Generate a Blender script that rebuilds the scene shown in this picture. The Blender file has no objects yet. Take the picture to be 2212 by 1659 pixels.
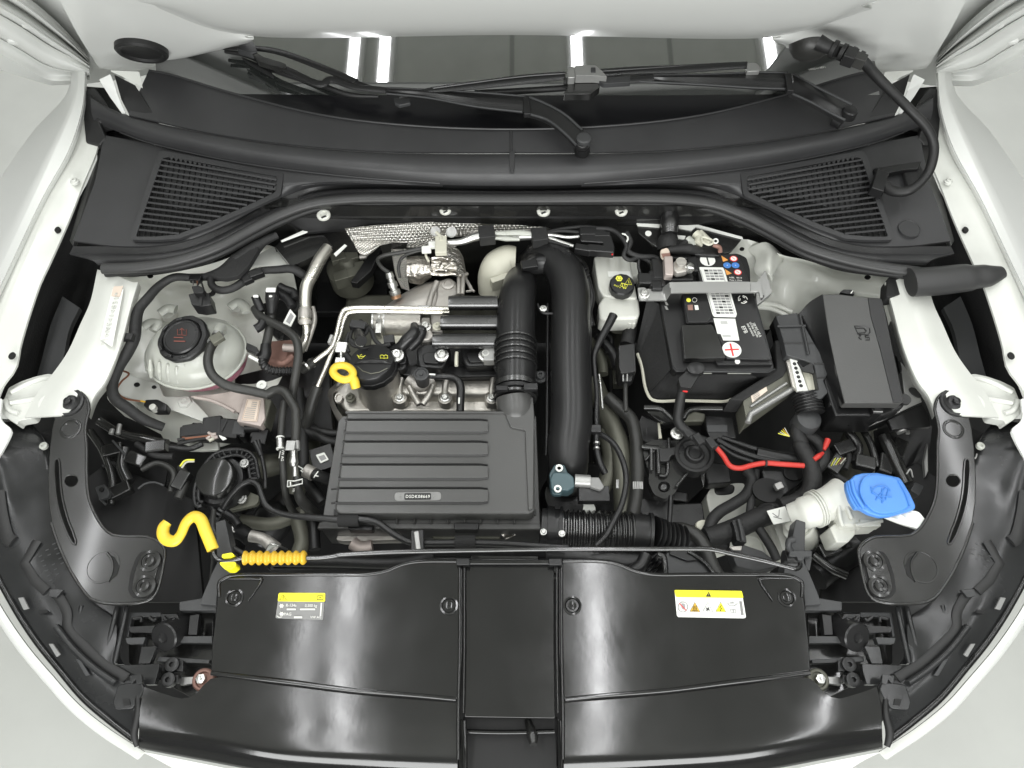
import bpy, bmesh, math, random
from mathutils import Vector, Matrix
from mathutils.geometry import tessellate_polygon
random.seed(7)
S = bpy.context.scene
COL = S.collection
# ---------------------------------------------------------------- camera
F = 1609.0; CX, CY = 1106.0, 829.5
PITCH = math.radians(62); CAMP = Vector((0, -0.587, 2.004))
cd = bpy.data.cameras.new("camera"); cam = bpy.data.objects.new("camera", cd); COL.objects.link(cam)
cam.location = CAMP; cam.rotation_euler = (math.pi/2 - PITCH, 0, 0)
cd.sensor_width = 36; cd.lens = 36*F/2212; cd.clip_start = 0.02; cd.clip_end = 60
S.camera = cam
# ---------------------------------------------------------------- world, lamps, exposure
w = bpy.data.worlds.new("World"); S.world = w; w.use_nodes = True
w.node_tree.nodes["Background"].inputs[0].default_value = (0.95, 0.97, 0.95, 1)
w.node_tree.nodes["Background"].inputs[1].default_value = 0.12
S.view_settings.view_transform = 'Standard'; S.view_settings.look = 'None'; S.view_settings.exposure = 0.0
TUBES = [(-0.83, 6), (-0.67, 10), (0.34, 12), (1.36, 11), (2.0, 8), (-1.8, 9)]  # first tube stands in for a bright window reflected in the glass
for i, (x, pw) in enumerate(TUBES):
    ld = bpy.data.lights.new("ceiling_tube_light", 'AREA'); ld.shape = 'RECTANGLE'; ld.size = 0.05; ld.size_y = 7.0
    ld.energy = pw*3.15; ld.color = (0.985, 0.99, 1.0)
    lo = bpy.data.objects.new("ceiling_tube_light", ld); COL.objects.link(lo); lo.location = (x, 1.8, 2.93)
ld = bpy.data.lights.new("front_fill_light", 'AREA'); ld.shape = 'RECTANGLE'; ld.size = 1.6; ld.size_y = 0.5  # added area light, stands in for the bright unseen front of the room
ld.energy = 88; ld.color = (0.99, 1.0, 0.99); ld.size = 2.6; ld.size_y = 1.0
lo = bpy.data.objects.new("front_fill_light", ld); COL.objects.link(lo); lo.location = (0, -2.4, 1.75); lo.rotation_euler = (math.radians(78), 0, 0)
# ---------------------------------------------------------------- pixel to place
def P(px, py, z):
    a = (px-CX)/F; b = -(py-CY)/F
    d = Vector((a, math.cos(PITCH)+b*math.sin(PITCH), -math.sin(PITCH)+b*math.cos(PITCH)))
    return CAMP + d*((z-CAMP.z)/d.z)
def PP(px, py, pt, n):
    a = (px-CX)/F; b = -(py-CY)/F
    d = Vector((a, math.cos(PITCH)+b*math.sin(PITCH), -math.sin(PITCH)+b*math.cos(PITCH)))
    n = Vector(n); return CAMP + d*((Vector(pt)-CAMP).dot(n)/d.dot(n))
TL = {'A': (0, 0, 1400), 'B': (1300, 0, 1400), 'C': (2632, 0, 1400), 'E': (0, 950, 1400), 'F': (1200, 850, 1200), 'G': (2250, 850, 1200),
      'H': (2632, 1550, 1400), 'I': (0, 1974, 1400), 'J': (1200, 1600, 1400), 'K': (2632, 1974, 1400), 'L': (400, 950, 900), 'N': (700, 1600, 700),
      'O': (2300, 1600, 1000), 'Q': (3000, 1050, 1032), 'D': (0, 0, 4032)}
def T(k, z, *pts):
    x0, y0, w_ = TL[k]; s = w_/4032
    return [(x0*2212/4032+p[0]*s, y0*2212/4032+p[1]*s, p[2] if len(p) > 2 else z) for p in pts]
def mir(pts, c=1106.0): return [(2*c-p[0],)+tuple(p[1:]) for p in pts][::-1]
def W(pts): return [p if isinstance(p, Vector) else P(*p) for p in pts]
# ---------------------------------------------------------------- materials
def mat(name, col, rough=0.5, metal=0.0, bump=0.0, bs=60.0, var=0.0, coat=0.0, ior=1.45, rv=0.0, sss=0.0, emit=0.0, kind='noise', dist=0.002):
    m = bpy.data.materials.new(name); m.use_nodes = True; nt = m.node_tree; b = nt.nodes["Principled BSDF"]
    b.inputs["Base Color"].default_value = (*col, 1); b.inputs["Roughness"].default_value = rough; b.inputs["Metallic"].default_value = metal
    b.inputs["IOR"].default_value = ior; b.inputs["Coat Weight"].default_value = coat; b.inputs["Coat Roughness"].default_value = 0.08
    if sss: b.inputs["Subsurface Weight"].default_value = sss; b.inputs["Subsurface Radius"].default_value = (0.01, 0.01, 0.008); b.inputs["Subsurface Scale"].default_value = 0.6
    if emit: b.inputs["Emission Color"].default_value = (*col, 1); b.inputs["Emission Strength"].default_value = emit
    tc = nt.nodes.new("ShaderNodeTexCoord")
    def noise(sc, det=4):
        n = nt.nodes.new("ShaderNodeTexNoise"); n.inputs["Scale"].default_value = sc; n.inputs["Detail"].default_value = det
        nt.links.new(tc.outputs["Object"], n.inputs["Vector"]); return n
    if var:
        n = noise(9); mx = nt.nodes.new("ShaderNodeMix"); mx.data_type = 'RGBA'
        mr = nt.nodes.new("ShaderNodeMapRange"); mr.inputs[1].default_value = 0.35; mr.inputs[2].default_value = 0.65
        nt.links.new(n.outputs["Fac"], mr.inputs[0]); nt.links.new(mr.outputs[0], mx.inputs[0])
        mx.inputs[6].default_value = (*[c*(1-var) for c in col], 1); mx.inputs[7].default_value = (*[min(1, c*(1+var)) for c in col], 1)
        nt.links.new(mx.outputs[2], b.inputs["Base Color"])
    if rv:
        n = noise(14, 6); mr = nt.nodes.new("ShaderNodeMapRange"); mr.inputs[1].default_value = 0.3; mr.inputs[2].default_value = 0.7
        mr.inputs[3].default_value = max(0.02, rough-rv); mr.inputs[4].default_value = rough+rv
        nt.links.new(n.outputs["Fac"], mr.inputs[0]); nt.links.new(mr.outputs[0], b.inputs["Roughness"])
    if bump:
        bp = nt.nodes.new("ShaderNodeBump"); bp.inputs["Strength"].default_value = bump; bp.inputs["Distance"].default_value = dist
        if kind == 'noise': n = noise(bs, 3); o = n.outputs["Fac"]
        elif kind == 'voronoi':
            n = nt.nodes.new("ShaderNodeTexVoronoi"); n.inputs["Scale"].default_value = bs; nt.links.new(tc.outputs["Object"], n.inputs["Vector"]); o = n.outputs["Distance"]
        elif kind == 'wave':
            n = nt.nodes.new("ShaderNodeTexWave"); n.inputs["Scale"].default_value = bs; n.inputs["Distortion"].default_value = 2.5; n.inputs["Detail"].default_value = 1
            nt.links.new(tc.outputs["Object"], n.inputs["Vector"]); o = n.outputs["Fac"]
        elif kind == 'dimple':
            mp = nt.nodes.new("ShaderNodeMapping"); mp.inputs["Rotation"].default_value = (0, 0, math.radians(40)); mp.inputs["Scale"].default_value = (1, 1.6, 1)
            nt.links.new(tc.outputs["Object"], mp.inputs["Vector"])
            n = nt.nodes.new("ShaderNodeTexVoronoi"); n.inputs["Scale"].default_value = bs; n.inputs["Randomness"].default_value = 0.12; nt.links.new(mp.outputs[0], n.inputs["Vector"]); o = n.outputs["Distance"]
        nt.links.new(o, bp.inputs["Height"]); nt.links.new(bp.outputs[0], b.inputs["Normal"])
    return m
M = dict(
 paint=mat("white_paint", (0.69, 0.70, 0.675), 0.32, coat=0.2, bump=0.02, bs=8),
 inner=mat("inner_body_white_paint", (0.60, 0.61, 0.57), 0.33, var=0.05, bump=0.12, bs=25, coat=0.2),
 crease=mat("creased_white_metal", (0.74, 0.75, 0.69), 0.3, var=0.05, bump=0.9, bs=9, coat=0.25, dist=0.012),
 cowl=mat("dark_grey_grained_plastic", (0.030, 0.030, 0.031), 0.42, bump=0.25, bs=500, dist=0.0006, rv=0.06, var=0.1),
 grey=mat("mid_grey_plastic", (0.040, 0.041, 0.042), 0.45, bump=0.2, bs=400, dist=0.0006, rv=0.08, var=0.12),
 gloss=mat("glossy_black_cover_plastic", (0.010, 0.010, 0.010), 0.12, bump=0.07, bs=120, rv=0.035, ior=1.55, dist=0.0005),
 house=mat("headlamp_grey_plastic", (0.02, 0.0205, 0.021), 0.22, bump=0.12, bs=30, rv=0.1, var=0.12),
 black=mat("black_plastic", (0.010, 0.010, 0.0103), 0.36, bump=0.15, bs=250, dist=0.0006, rv=0.1, var=0.2),
 satin=mat("satin_black_plastic", (0.014, 0.014, 0.0143), 0.31, rv=0.06, bump=0.02, bs=300, dist=0.0004),
 pipeb=mat("semi_gloss_black_pipe", (0.012, 0.012, 0.012), 0.27, rv=0.04, bump=0.01, bs=40, ior=1.9),
 lid=mat("ribbed_lid_grey_plastic", (0.066, 0.066, 0.064), 0.33, bump=0.2, bs=450, dist=0.0005, rv=0.05),
 metalb=mat("black_painted_metal", (0.016, 0.016, 0.0155), 0.2, coat=0.5, bump=0.06, bs=30, rv=0.06, var=0.1),
 rubber=mat("black_rubber", (0.014, 0.014, 0.014), 0.5, bump=0.2, bs=90, rv=0.08, var=0.2),
 seal=mat("rubber_seal", (0.035, 0.035, 0.035), 0.42, bump=0.1, bs=60, rv=0.05),
 hose=mat("grey_black_rubber_hose", (0.03, 0.03, 0.028), 0.42, bump=0.25, bs=60, rv=0.08, var=0.2),
 tape=mat("black_cloth_loom_tape", (0.018, 0.018, 0.018), 0.62, bump=0.6, bs=160, var=0.3),
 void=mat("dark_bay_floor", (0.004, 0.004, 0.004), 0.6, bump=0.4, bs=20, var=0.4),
 felt=mat("black_foam", (0.016, 0.016, 0.016), 0.85, bump=0.5, bs=220, var=0.2),
 alu=mat("cast_aluminium", (0.52, 0.50, 0.46), 0.45, 0.85, bump=0.5, bs=160, var=0.15, rv=0.1),
 alud=mat("dull_cast_aluminium", (0.46, 0.44, 0.41), 0.5, 0.7, bump=0.6, bs=120, var=0.2, rv=0.1),
 pipe=mat("drawn_aluminium_pipe", (0.72, 0.70, 0.64), 0.28, 0.95, bump=0.05, bs=50, rv=0.08),
 steel=mat("brushed_steel", (0.60, 0.60, 0.58), 0.32, 0.95, bump=0.1, bs=200, rv=0.1),
 chrome=mat("polished_rod", (0.10, 0.10, 0.10), 0.2, 0.95, rv=0.05),
 foil=mat("crinkled_foil", (0.62, 0.59, 0.54), 0.34, 1.0, bump=0.9, bs=38, dist=0.02, var=0.08),
 shield=mat("embossed_heat_shield", (0.68, 0.66, 0.62), 0.3, 0.95, bump=1.0, bs=190, kind='dimple', dist=0.004, var=0.1),
 trans=mat("translucent_tank_plastic", (0.42, 0.43, 0.39), 0.28, sss=0.3, var=0.05, bump=0.1, bs=25, coat=0.15),
 white=mat("off_white_plastic", (0.60, 0.605, 0.555), 0.34, sss=0.15, var=0.04, bump=0.05, bs=60),
 beige=mat("beige_plastic", (0.55, 0.54, 0.45), 0.4, bump=0.1, bs=60, var=0.05),
 pink=mat("coolant_pink_plastic", (0.32, 0.12, 0.16), 0.25, sss=0.2),
 dust=mat("dusty_pink_alloy", (0.45, 0.39, 0.36), 0.5, 0.3, bump=0.3, bs=100, var=0.1),
 yellow=mat("yellow_plastic", (0.78, 0.55, 0.05), 0.36, var=0.08), amber=mat("amber_plastic", (0.62, 0.38, 0.03), 0.35, var=0.06),
 lemon=mat("lemon_plastic", (0.85, 0.78, 0.02), 0.35), lprint=mat("yellow_print", (0.75, 0.74, 0.08), 0.5),
 blue=mat("blue_plastic", (0.075, 0.235, 0.62), 0.36, var=0.06, bump=0.04, bs=80), blued=mat("blue_print", (0.06, 0.205, 0.56), 0.5),
 red=mat("red_cable", (0.52, 0.04, 0.03), 0.42), redp=mat("red_print", (0.72, 0.03, 0.03), 0.5), orange=mat("orange_print", (0.75, 0.33, 0.08), 0.5),
 brown=mat("brown_wire", (0.19, 0.075, 0.04), 0.45), rust=mat("rusty_bracket", (0.28, 0.16, 0.13), 0.6, 0.3, bump=0.3, bs=90, var=0.2), copper=mat("copper_washer", (0.55, 0.33, 0.2), 0.4, 0.8),
 teal=mat("teal_sensor_plastic", (0.05, 0.085, 0.095), 0.35), paper=mat("white_label_paper", (0.76, 0.77, 0.73), 0.5), pgrey=mat("grey_print", (0.28, 0.28, 0.28), 0.5),
 ink=mat("black_print", (0.02, 0.02, 0.02), 0.5), wprint=mat("white_print", (0.72, 0.72, 0.68), 0.5), dimp=mat("faint_print", (0.24, 0.24, 0.23), 0.5),
 sticker=mat("silver_grey_sticker", (0.2, 0.2, 0.195), 0.35), tpink=mat("warm_label", (0.66, 0.56, 0.47), 0.5), ired=mat("faded_red_print", (0.2, 0.065, 0.05), 0.6),
 glass=mat("tinted_windscreen_glass", (0.03, 0.033, 0.031), 0.03, ior=3.4), frit=mat("black_glass_border", (0.006, 0.006, 0.007), 0.3),
 floor=mat("pale_floor", (0.56, 0.57, 0.54), 0.4, var=0.02, bump=0.03, bs=6), ceil=mat("grey_ceiling_panel", (0.74, 0.75, 0.70), 0.6, var=0.04),
 seam=mat("ceiling_seam", (0.40, 0.41, 0.38), 0.6), lamp=mat("lamp_diffuser", (1, 1, 0.97), 0.5, emit=5.0), glow=mat("window_daylight", (0.95, 1, 0.97), 0.5, emit=2.2),
 olive=mat("olive_cast_metal", (0.13, 0.13, 0.105), 0.5, 0.3, bump=0.3, bs=60, var=0.2),
 bgrey=mat("grey_bracket_steel", (0.36, 0.36, 0.35), 0.38, 0.6, bump=0.05, bs=200),
 chromeline=mat("bright_trim", (0.75, 0.76, 0.72), 0.15, coat=0.5),
)
# ---------------------------------------------------------------- objects
WL = {}
def tag(o, label=None, cat=None, group=None, kind=None):
    if label: o['label'] = label
    if cat: o['category'] = cat
    if group: o['group'] = group
    if kind: o['kind'] = kind
    return o
def thing(name, label, cat, at, group=None):
    o = bpy.data.objects.new(name, None); COL.objects.link(o); o.empty_display_size = 0.02
    o.location = P(*at) if not isinstance(at, Vector) else at
    WL[o.name] = o.location.copy(); return tag(o, label, cat, group)
def link(name, verts, faces, m, par=None, bev=0.0, seg=2, ang=38, flat=False, subs=0):
    vs = [Vector(v) for v in verts]
    c = sum(vs, Vector())/max(1, len(vs))
    me = bpy.data.meshes.new(name); me.from_pydata([v-c for v in vs], [], faces); me.update()
    bm = bmesh.new(); bm.from_mesh(me); bmesh.ops.recalc_face_normals(bm, faces=bm.faces); bm.to_mesh(me); bm.free()
    o = bpy.data.objects.new(name, me); COL.objects.link(o)
    me.materials.append(M[m] if isinstance(m, str) else m)
    if not flat:
        me.polygons.foreach_set('use_smooth', [True]*len(me.polygons)); me.set_sharp_from_angle(angle=math.radians(ang))
    if bev:
        b = o.modifiers.new("bevel", 'BEVEL'); b.width = bev; b.segments = seg; b.limit_method = 'ANGLE'; b.angle_limit = math.radians(ang); b.harden_normals = True
    if par is not None: o.parent = par; o.location = c-WL[par.name]
    else: o.location = c
    WL[o.name] = c; return o
def cr(pts, n, closed=False):
    pts = [Vector(p) for p in pts]; m = len(pts)
    if m < 3 and not closed:
        return [pts[0].lerp(pts[-1], i/n) for i in range(n+1)]
    out = []; segs = m if closed else m-1
    for i in range(segs):
        p1 = pts[i]; p2 = pts[(i+1) % m]
        p0 = pts[(i-1) % m] if closed or i > 0 else p1*2-p2
        p3 = pts[(i+2) % m] if closed or i+2 < m else p2*2-p1
        # centripetal-ish tangents
        d0 = max((p1-p0).length, 1e-6)**.5; d1 = max((p2-p1).length, 1e-6)**.5; d2 = max((p3-p2).length, 1e-6)**.5
        t1 = ((p1-p0)/d0-(p2-p0)/(d0+d1)+(p2-p1)/d1)*d1; t2 = ((p2-p1)/d1-(p3-p1)/(d1+d2)+(p3-p2)/d2)*d1
        for k in range(n):
            t = k/n; a = 2*t**3-3*t*t+1; b = t**3-2*t*t+t; c = -2*t**3+3*t*t; d = t**3-t*t
            out.append(p1*a+t1*b+p2*c+t2*d)
    if not closed: out.append(pts[-1])
    return out
def resample(pts, n, smooth=True):
    q = cr(pts, 8) if smooth and len(pts) > 2 else [Vector(p) for p in pts]
    L = [0]
    for a, b in zip(q, q[1:]): L.append(L[-1]+(b-a).length)
    out = []; j = 0
    for i in range(n):
        t = L[-1]*i/(n-1)
        while j < len(L)-2 and L[j+1] < t: j += 1
        s = (t-L[j])/max(L[j+1]-L[j], 1e-9); out.append(q[j].lerp(q[j+1], min(1, s)))
    return out
def rnd(pts, r, n=4):
    """round the corners of a pixel outline, r in display pixels"""
    out = []; m = len(pts)
    for i in range(m):
        a, b, c = (Vector(pts[(i+k) % m][:3]) for k in (-1, 0, 1))
        u = a-b; v = c-b; rr = min(r, u.length*.45, v.length*.45)
        if u.length < 1e-6 or v.length < 1e-6: continue
        p = b+u.normalized()*rr; q = b+v.normalized()*rr
        for k in range(n+1):
            t = k/n; out.append(tuple(p*(1-t)**2+b*2*t*(1-t)+q*t*t))
    return out
def smooth(pts, n=4): return [tuple(v) for v in cr([Vector(p[:3]) for p in pts], n, True)]
def tube(name, m, par, pts, r, seg=10, n=5, rib=None, caps=True, closed=False, oval=1.0, thin=True, **k):
    c0 = W(pts); rs = r if isinstance(r, (list, tuple)) else [r]*len(c0)
    path = cr(c0, n, closed); 
    nn = len(path)
    def rad(i):
        t = i/n; j = min(int(t), len(rs)-1); j2 = (j+1) % len(rs) if closed else min(j+1, len(rs)-1)
        return rs[j]*(1-(t-j))+rs[j2]*(t-j)
    R = [rad(i)*(.84 if rad(i) < .028 else .93) for i in range(nn)] if thin else [rad(i) for i in range(nn)]
    if rib:
        pit, amp = rib; L = [0]
        for a, b in zip(path, path[1:]): L.append(L[-1]+(b-a).length)
        cnt = max(8, int(L[-1]/pit*6)); np_, nR = [], []; j = 0
        for i in range(cnt+1):
            t = L[-1]*i/cnt
            while j < len(L)-2 and L[j+1] < t: j += 1
            s = (t-L[j])/max(L[j+1]-L[j], 1e-9); np_.append(path[j].lerp(path[j+1], s))
            ph = (i % 6); nR.append((R[j]*(1-s)+R[j+1]*s)+amp*(1, 1, .2, -1, -1, .2)[ph])
        path, R = np_, nR; nn = len(path)
    vs, fs = [], []; up = None
    for i, p in enumerate(path):
        if closed: tg = (path[(i+1) % nn]-path[i-1]).normalized()
        else: tg = (path[min(i+1, nn-1)]-path[max(i-1, 0)]).normalized()
        if up is None:
            up = Vector((0, 0, 1)) if abs(tg.z) < .9 else Vector((0, 1, 0))
        x = tg.cross(up)
        if x.length < 1e-4: x = tg.cross(Vector((1, 0, 0)))
        x.normalize(); up = x.cross(tg).normalized()
        for k2 in range(seg):
            a = 2*math.pi*k2/seg; vs.append(p+(x*math.cos(a)+up*math.sin(a)*oval)*R[i])
    for i in range(nn if closed else nn-1):
        i2 = (i+1) % nn
        for k2 in range(seg):
            k3 = (k2+1) % seg; fs.append((i*seg+k2, i*seg+k3, i2*seg+k3, i2*seg+k2))
    if caps and not closed: fs += [tuple(range(seg)), tuple(range((nn-1)*seg, nn*seg))]
    return link(name, vs, fs, m, par, ang=50, **k)
JC = [0]
def plate(name, m, par, pts, t=0.004, bev=0.0015, holes=(), seg=2, up=None, **k):
    """outline at its own heights, thickness t downwards (or along up)"""
    JC[0] += 1; jt = Vector((0, 0, (JC[0]*.37 % 1)*.0005 if bev else 0)); top = [v+jt for v in W(pts)]; hs = [[v+jt for v in W(h)] for h in holes]; dn = Vector((0, 0, -t)) if up is None else Vector(up).normalized()*-t
    allv = list(top); loops = [list(range(len(top)))]
    for h in hs: loops.append(list(range(len(allv), len(allv)+len(h)))); allv += h
    N = len(allv)
    if hs:
        bt_ = bmesh.new(); bv = [bt_.verts.new(v) for v in allv]; be = [bt_.edges.new((bv[p], bv[q])) for lp in loops for p, q in zip(lp, lp[1:]+lp[:1])]
        bt_.verts.index_update(); bmesh.ops.triangle_fill(bt_, use_beauty=True, use_dissolve=False, edges=be)
        fs = [tuple(v.index for v in f.verts) for f in bt_.faces]; bt_.free()
    else: fs = [tuple(loops[0])]
    fs = fs+[tuple(i+N for i in reversed(f)) for f in fs]
    for lp in loops:
        for a, b in zip(lp, lp[1:]+lp[:1]): fs.append((a, b, b+N, a+N))
    return link(name, allv+[v+dn for v in allv], fs, m, par, bev=bev, seg=seg, **k)
def loft(name, m, par, rows, nu=24, nv=4, t=0.003, lin=True, linu=False, bev=0, ang=40, down=(0, 0, -1), **k):
    R = [resample(W(r), nu, not linu) for r in rows]
    cols = []
    for j in range(nu):
        c = [r[j] for r in R]; cols.append([c[i].lerp(c[i+1], q/nv) for i in range(len(c)-1) for q in range(nv)]+[c[-1]] if lin else cr(c, nv))
    nr = len(cols[0]); vs = [cols[j][i] for i in range(nr) for j in range(nu)]
    fs = [(i*nu+j, i*nu+j+1, (i+1)*nu+j+1, (i+1)*nu+j) for i in range(nr-1) for j in range(nu-1)]
    if t:
        N = len(vs); d = Vector(down).normalized()*t; vs = vs+[v+d for v in vs]; fs = fs+[tuple(x+N for x in reversed(f)) for f in fs]
        for i in range(nr-1): fs.append((i*nu, (i+1)*nu, (i+1)*nu+N, i*nu+N)); fs.append((i*nu+nu-1, (i+1)*nu+nu-1, (i+1)*nu+nu-1+N, i*nu+nu-1+N))
        for j in range(nu-1): fs.append((j, j+1, j+1+N, j+N)); a = (nr-1)*nu; fs.append((a+j, a+j+1, a+j+1+N, a+j+N))
    return link(name, vs, fs, m, par, bev=bev, ang=ang, **k)
def lathe(name, m, par, at, prof, axis=(0, 0, 1), seg=24, sx=1.0, rot=0.0, cog=None, ang=35, bev=0, **k):
    """prof: (radius, height along axis) from base up, heights relative to at"""
    c = P(*at) if not isinstance(at, Vector) else at; az = Vector(axis).normalized()
    ax = az.cross(Vector((0, 1, 0)));
    if ax.length < .01: ax = Vector((1, 0, 0))
    ax.normalize(); ay = az.cross(ax)
    vs, fs = [], []
    for r, h in prof:
        for i in range(seg):
            a = 2*math.pi*i/seg; rr = r*(1+(cog[1] if cog and (i*cog[0]//seg) % 2 and cog[2] <= h else 0)) if cog else r
            x, y = rr*math.cos(a)*sx, rr*math.sin(a); x, y = x*math.cos(rot)-y*math.sin(rot), x*math.sin(rot)+y*math.cos(rot)
            vs.append(c+ax*x+ay*y+az*h)
    n = len(prof)
    for j in range(n-1):
        for i in range(seg): i2 = (i+1) % seg; fs.append((j*seg+i, j*seg+i2, (j+1)*seg+i2, (j+1)*seg+i))
    fs += [tuple(range(seg)), tuple(range((n-1)*seg, n*seg))]
    return link(name, vs, fs, m, par, ang=ang, bev=bev, **k)
def box(name, m, par, at, sx, sy, sz, rz=0, rx=0, ry=0, bev=0.0015, **k):
    """box whose top centre is at the place; sizes in metres"""
    JC[0] += 1; c = (P(*at) if not isinstance(at, Vector) else at.copy())+Vector((0, 0, (JC[0]*.37 % 1)*.0012 if bev else 0))
    R = Matrix.Rotation(math.radians(rz), 3, 'Z') @ Matrix.Rotation(math.radians(rx), 3, 'X') @ Matrix.Rotation(math.radians(ry), 3, 'Y')
    vs = [c+R @ Vector((x*sx/2, y*sy/2, z*sz)) for z in (0, -1) for x, y in ((-1, -1), (1, -1), (1, 1), (-1, 1))]
    return link(name, vs, [(0, 1, 2, 3), (7, 6, 5, 4), (0, 4, 5, 1), (1, 5, 6, 2), (2, 6, 7, 3), (3, 7, 4, 0)], m, par, bev=bev, **k)
def bolt(par, at, r=0.006, m='steel', axis=(0, 0, 1), name='bolt'):
    o = lathe(name, m, par, at, [(r*1.5, -.004), (r*1.5, 0), (r*1.05, .0006), (r, .0008), (r, r*.8), (r*.8, r*.95), (r*.45, r*.95), (r*.4, r*.55), (r*.01, r*.55)], axis, seg=18, ang=25)
    return o
def circ(px, py, z, r, n=20, sy=0.94, rot=0):
    out = []
    for i in range(n):
        a = 2*math.pi*i/n; x, y = r*math.cos(a), r*sy*math.sin(a); out.append((px+x*math.cos(rot)-y*math.sin(rot), py+x*math.sin(rot)+y*math.cos(rot), z))
    return out
def rect(x0, y0, x1, y1, z): return [(x0, y0, z), (x1, y0, z), (x1, y1, z), (x0, y1, z)]
def text(s, par, at, size, m='wprint', rot=0, name='lettering', n=(0, 0, 1), ext=0.0002, sx=1.0, kern=1.0, al='CENTER'):
    """size = letter height in metres, rot in degrees in the surface, counter-clockwise"""
    cu = bpy.data.curves.new(name, 'FONT'); cu.body = s; cu.size = size*1.15; cu.extrude = ext; cu.align_x = al; cu.align_y = 'CENTER'; cu.space_character = kern; cu.resolution_u = 2
    tmp = bpy.data.objects.new("tmp", cu); COL.objects.link(tmp); bpy.context.view_layer.update()
    dg = bpy.context.evaluated_depsgraph_get(); me = bpy.data.meshes.new_from_object(tmp.evaluated_get(dg)); bpy.data.objects.remove(tmp)
    me.name = name; me.materials.clear(); me.materials.append(M[m]); n = Vector(n).normalized()
    q = Vector((0, 0, 1)).rotation_difference(n).to_matrix().to_4x4() @ Matrix.Rotation(math.radians(rot), 4, 'Z') @ Matrix.Diagonal((sx, 1, 1, 1))
    me.transform(q); o = bpy.data.objects.new(name, me); COL.objects.link(o); c = (P(*at) if not isinstance(at, Vector) else at)+n*.0004
    if par is not None: o.parent = par; o.location = c-WL[par.name]
    else: o.location = c
    WL[o.name] = c; return o
def flatp(name, m, par, pts, lift=0.0006, t=0.0005, up=None):
    ps = [v+(Vector(up).normalized() if up else Vector((0, 0, 1)))*lift for v in W(pts)]
    return plate(name, m, par, ps, t=t, bev=0, up=up)
def line(name, m, par, pts, wd=0.001, z=None, closed=False, lift=0.0008):
    """thin raised print line"""
    ps = [v+Vector((0, 0, lift)) for v in W(pts)]
    return tube(name, m, par, ps, wd/2, seg=4, n=1, closed=closed)
# ================================================================ setting
def struct(o): return tag(o, kind='structure')
def slab(name, m, x0, x1, y0, y1, z, t=.05, par=None):
    return link(name, [(x, y, zz) for zz in (z, z-t) for x, y in ((x0, y0), (x1, y0), (x1, y1), (x0, y1))], [(0, 1, 2, 3), (7, 6, 5, 4), (0, 4, 5, 1), (1, 5, 6, 2), (2, 6, 7, 3), (3, 7, 4, 0)], m, par)
struct(slab('floor', 'floor', -6, 6, -5, 7, 0))
ce = struct(slab('ceiling', 'ceil', -6, 6, -5, 7, 3.05))
for i in range(-5, 6): struct(slab('ceiling_joint', 'seam', i*.85-.012, i*.85+.012, -4.9, 6.9, 3.0, .004))
for i, (x, pw) in enumerate(TUBES):
    t = thing('ceiling_light', 'long white strip light fixed under the ceiling above the car', 'light', Vector((x, .6, 3.0)), 'ceiling strip lights')
    slab('housing', 'paper', x-.05, x+.05, -1.7, 5.3, 2.99, .04, t)
# ================================================================ windscreen
WS = (P(1106, 232, 1.0), (0, -math.sin(math.radians(4)), math.cos(math.radians(4))))
def onws(pts, lift=0):
    n = Vector(WS[1]).normalized(); return [PP(x, y, WS[0]+n*lift, n) for x, y in pts]
ws = thing('windscreen', 'dark tinted windscreen glass reflecting ceiling strips, seen between raised hood and cowl', 'windscreen', onws([(1106, 180)])[0])
n_ = WS[1]
plate('glass', 'glass', ws, onws([(330, 60), (1880, 60), (1900, 205), (1690, 206), (1400, 206), (1106, 206), (800, 206), (503, 203), (340, 190)]), .004, 0, up=n_)
plate('glass_border', 'frit', ws, onws([(503, 203.4), (800, 206.4), (1400, 206.4), (1709, 203.4), (1600, 226), (1518, 252), (1325, 275), (1106, 285), (887, 275), (694, 252), (600, 226)], .0005), .004, 0, up=n_)  # border also paints the dark band where the ceiling reflection ends
text('16N5414831', ws, onws([(1765, 148)], .001)[0], .006, 'wprint', 12, 'serial_number', n=n_)
# ================================================================ hood
HN = Vector((0, -.866, .5)); H0 = P(1106, 74, 1.094)
H0 = PP(1106, 74, Vector((0, .62, 0)), (0, 1, 0))
HD = Vector((0, -.5, .866)); HNn = Vector((0, -.866, -.5))
def onh(pts, off=0): return [PP(p[0], p[1], H0+HNn*(off+(p[2] if len(p) > 2 else 0)), HNn) for p in pts]
hood = thing('hood', 'raised white bonnet seen from below, above the windscreen', 'hood', H0)
# skin behind everything, in several swept rows
plate('outer_skin', 'paint', hood, onh([(-140, -160), (2350, -160), (2350, 90), (2212, 150), (2100, 188), (2010, 186), (1900, 168), (1700, 110), (1680, 72), (530, 72), (500, 110), (300, 168), (190, 182), (110, 186), (0, 152), (-140, 70)], -.022), .01, .003, up=HNn)
loft('centre_panel', 'paint', hood, [onh([(180, -60), (600, -50), (1106, -52), (1650, -50), (2100, -60)], .05), onh([(290, 0), (600, 15), (1106, 20), (1620, 15), (1920, -5)], .05), onh([(330, 10), (480, 50), (600, 62), (1106, 58), (1620, 62), (1780, 48), (1860, 12)], .043), onh([(340, 16), (460, 60), (560, 74), (1106, 70), (1660, 75), (1740, 62), (1880, 18)], .03), onh([(343, 18), (458, 64), (562, 79.5), (1106, 75.5), (1658, 81.5), (1742, 67), (1883, 20)], 0)], nu=48, nv=4, lin=False, t=0, ang=80)
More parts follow.
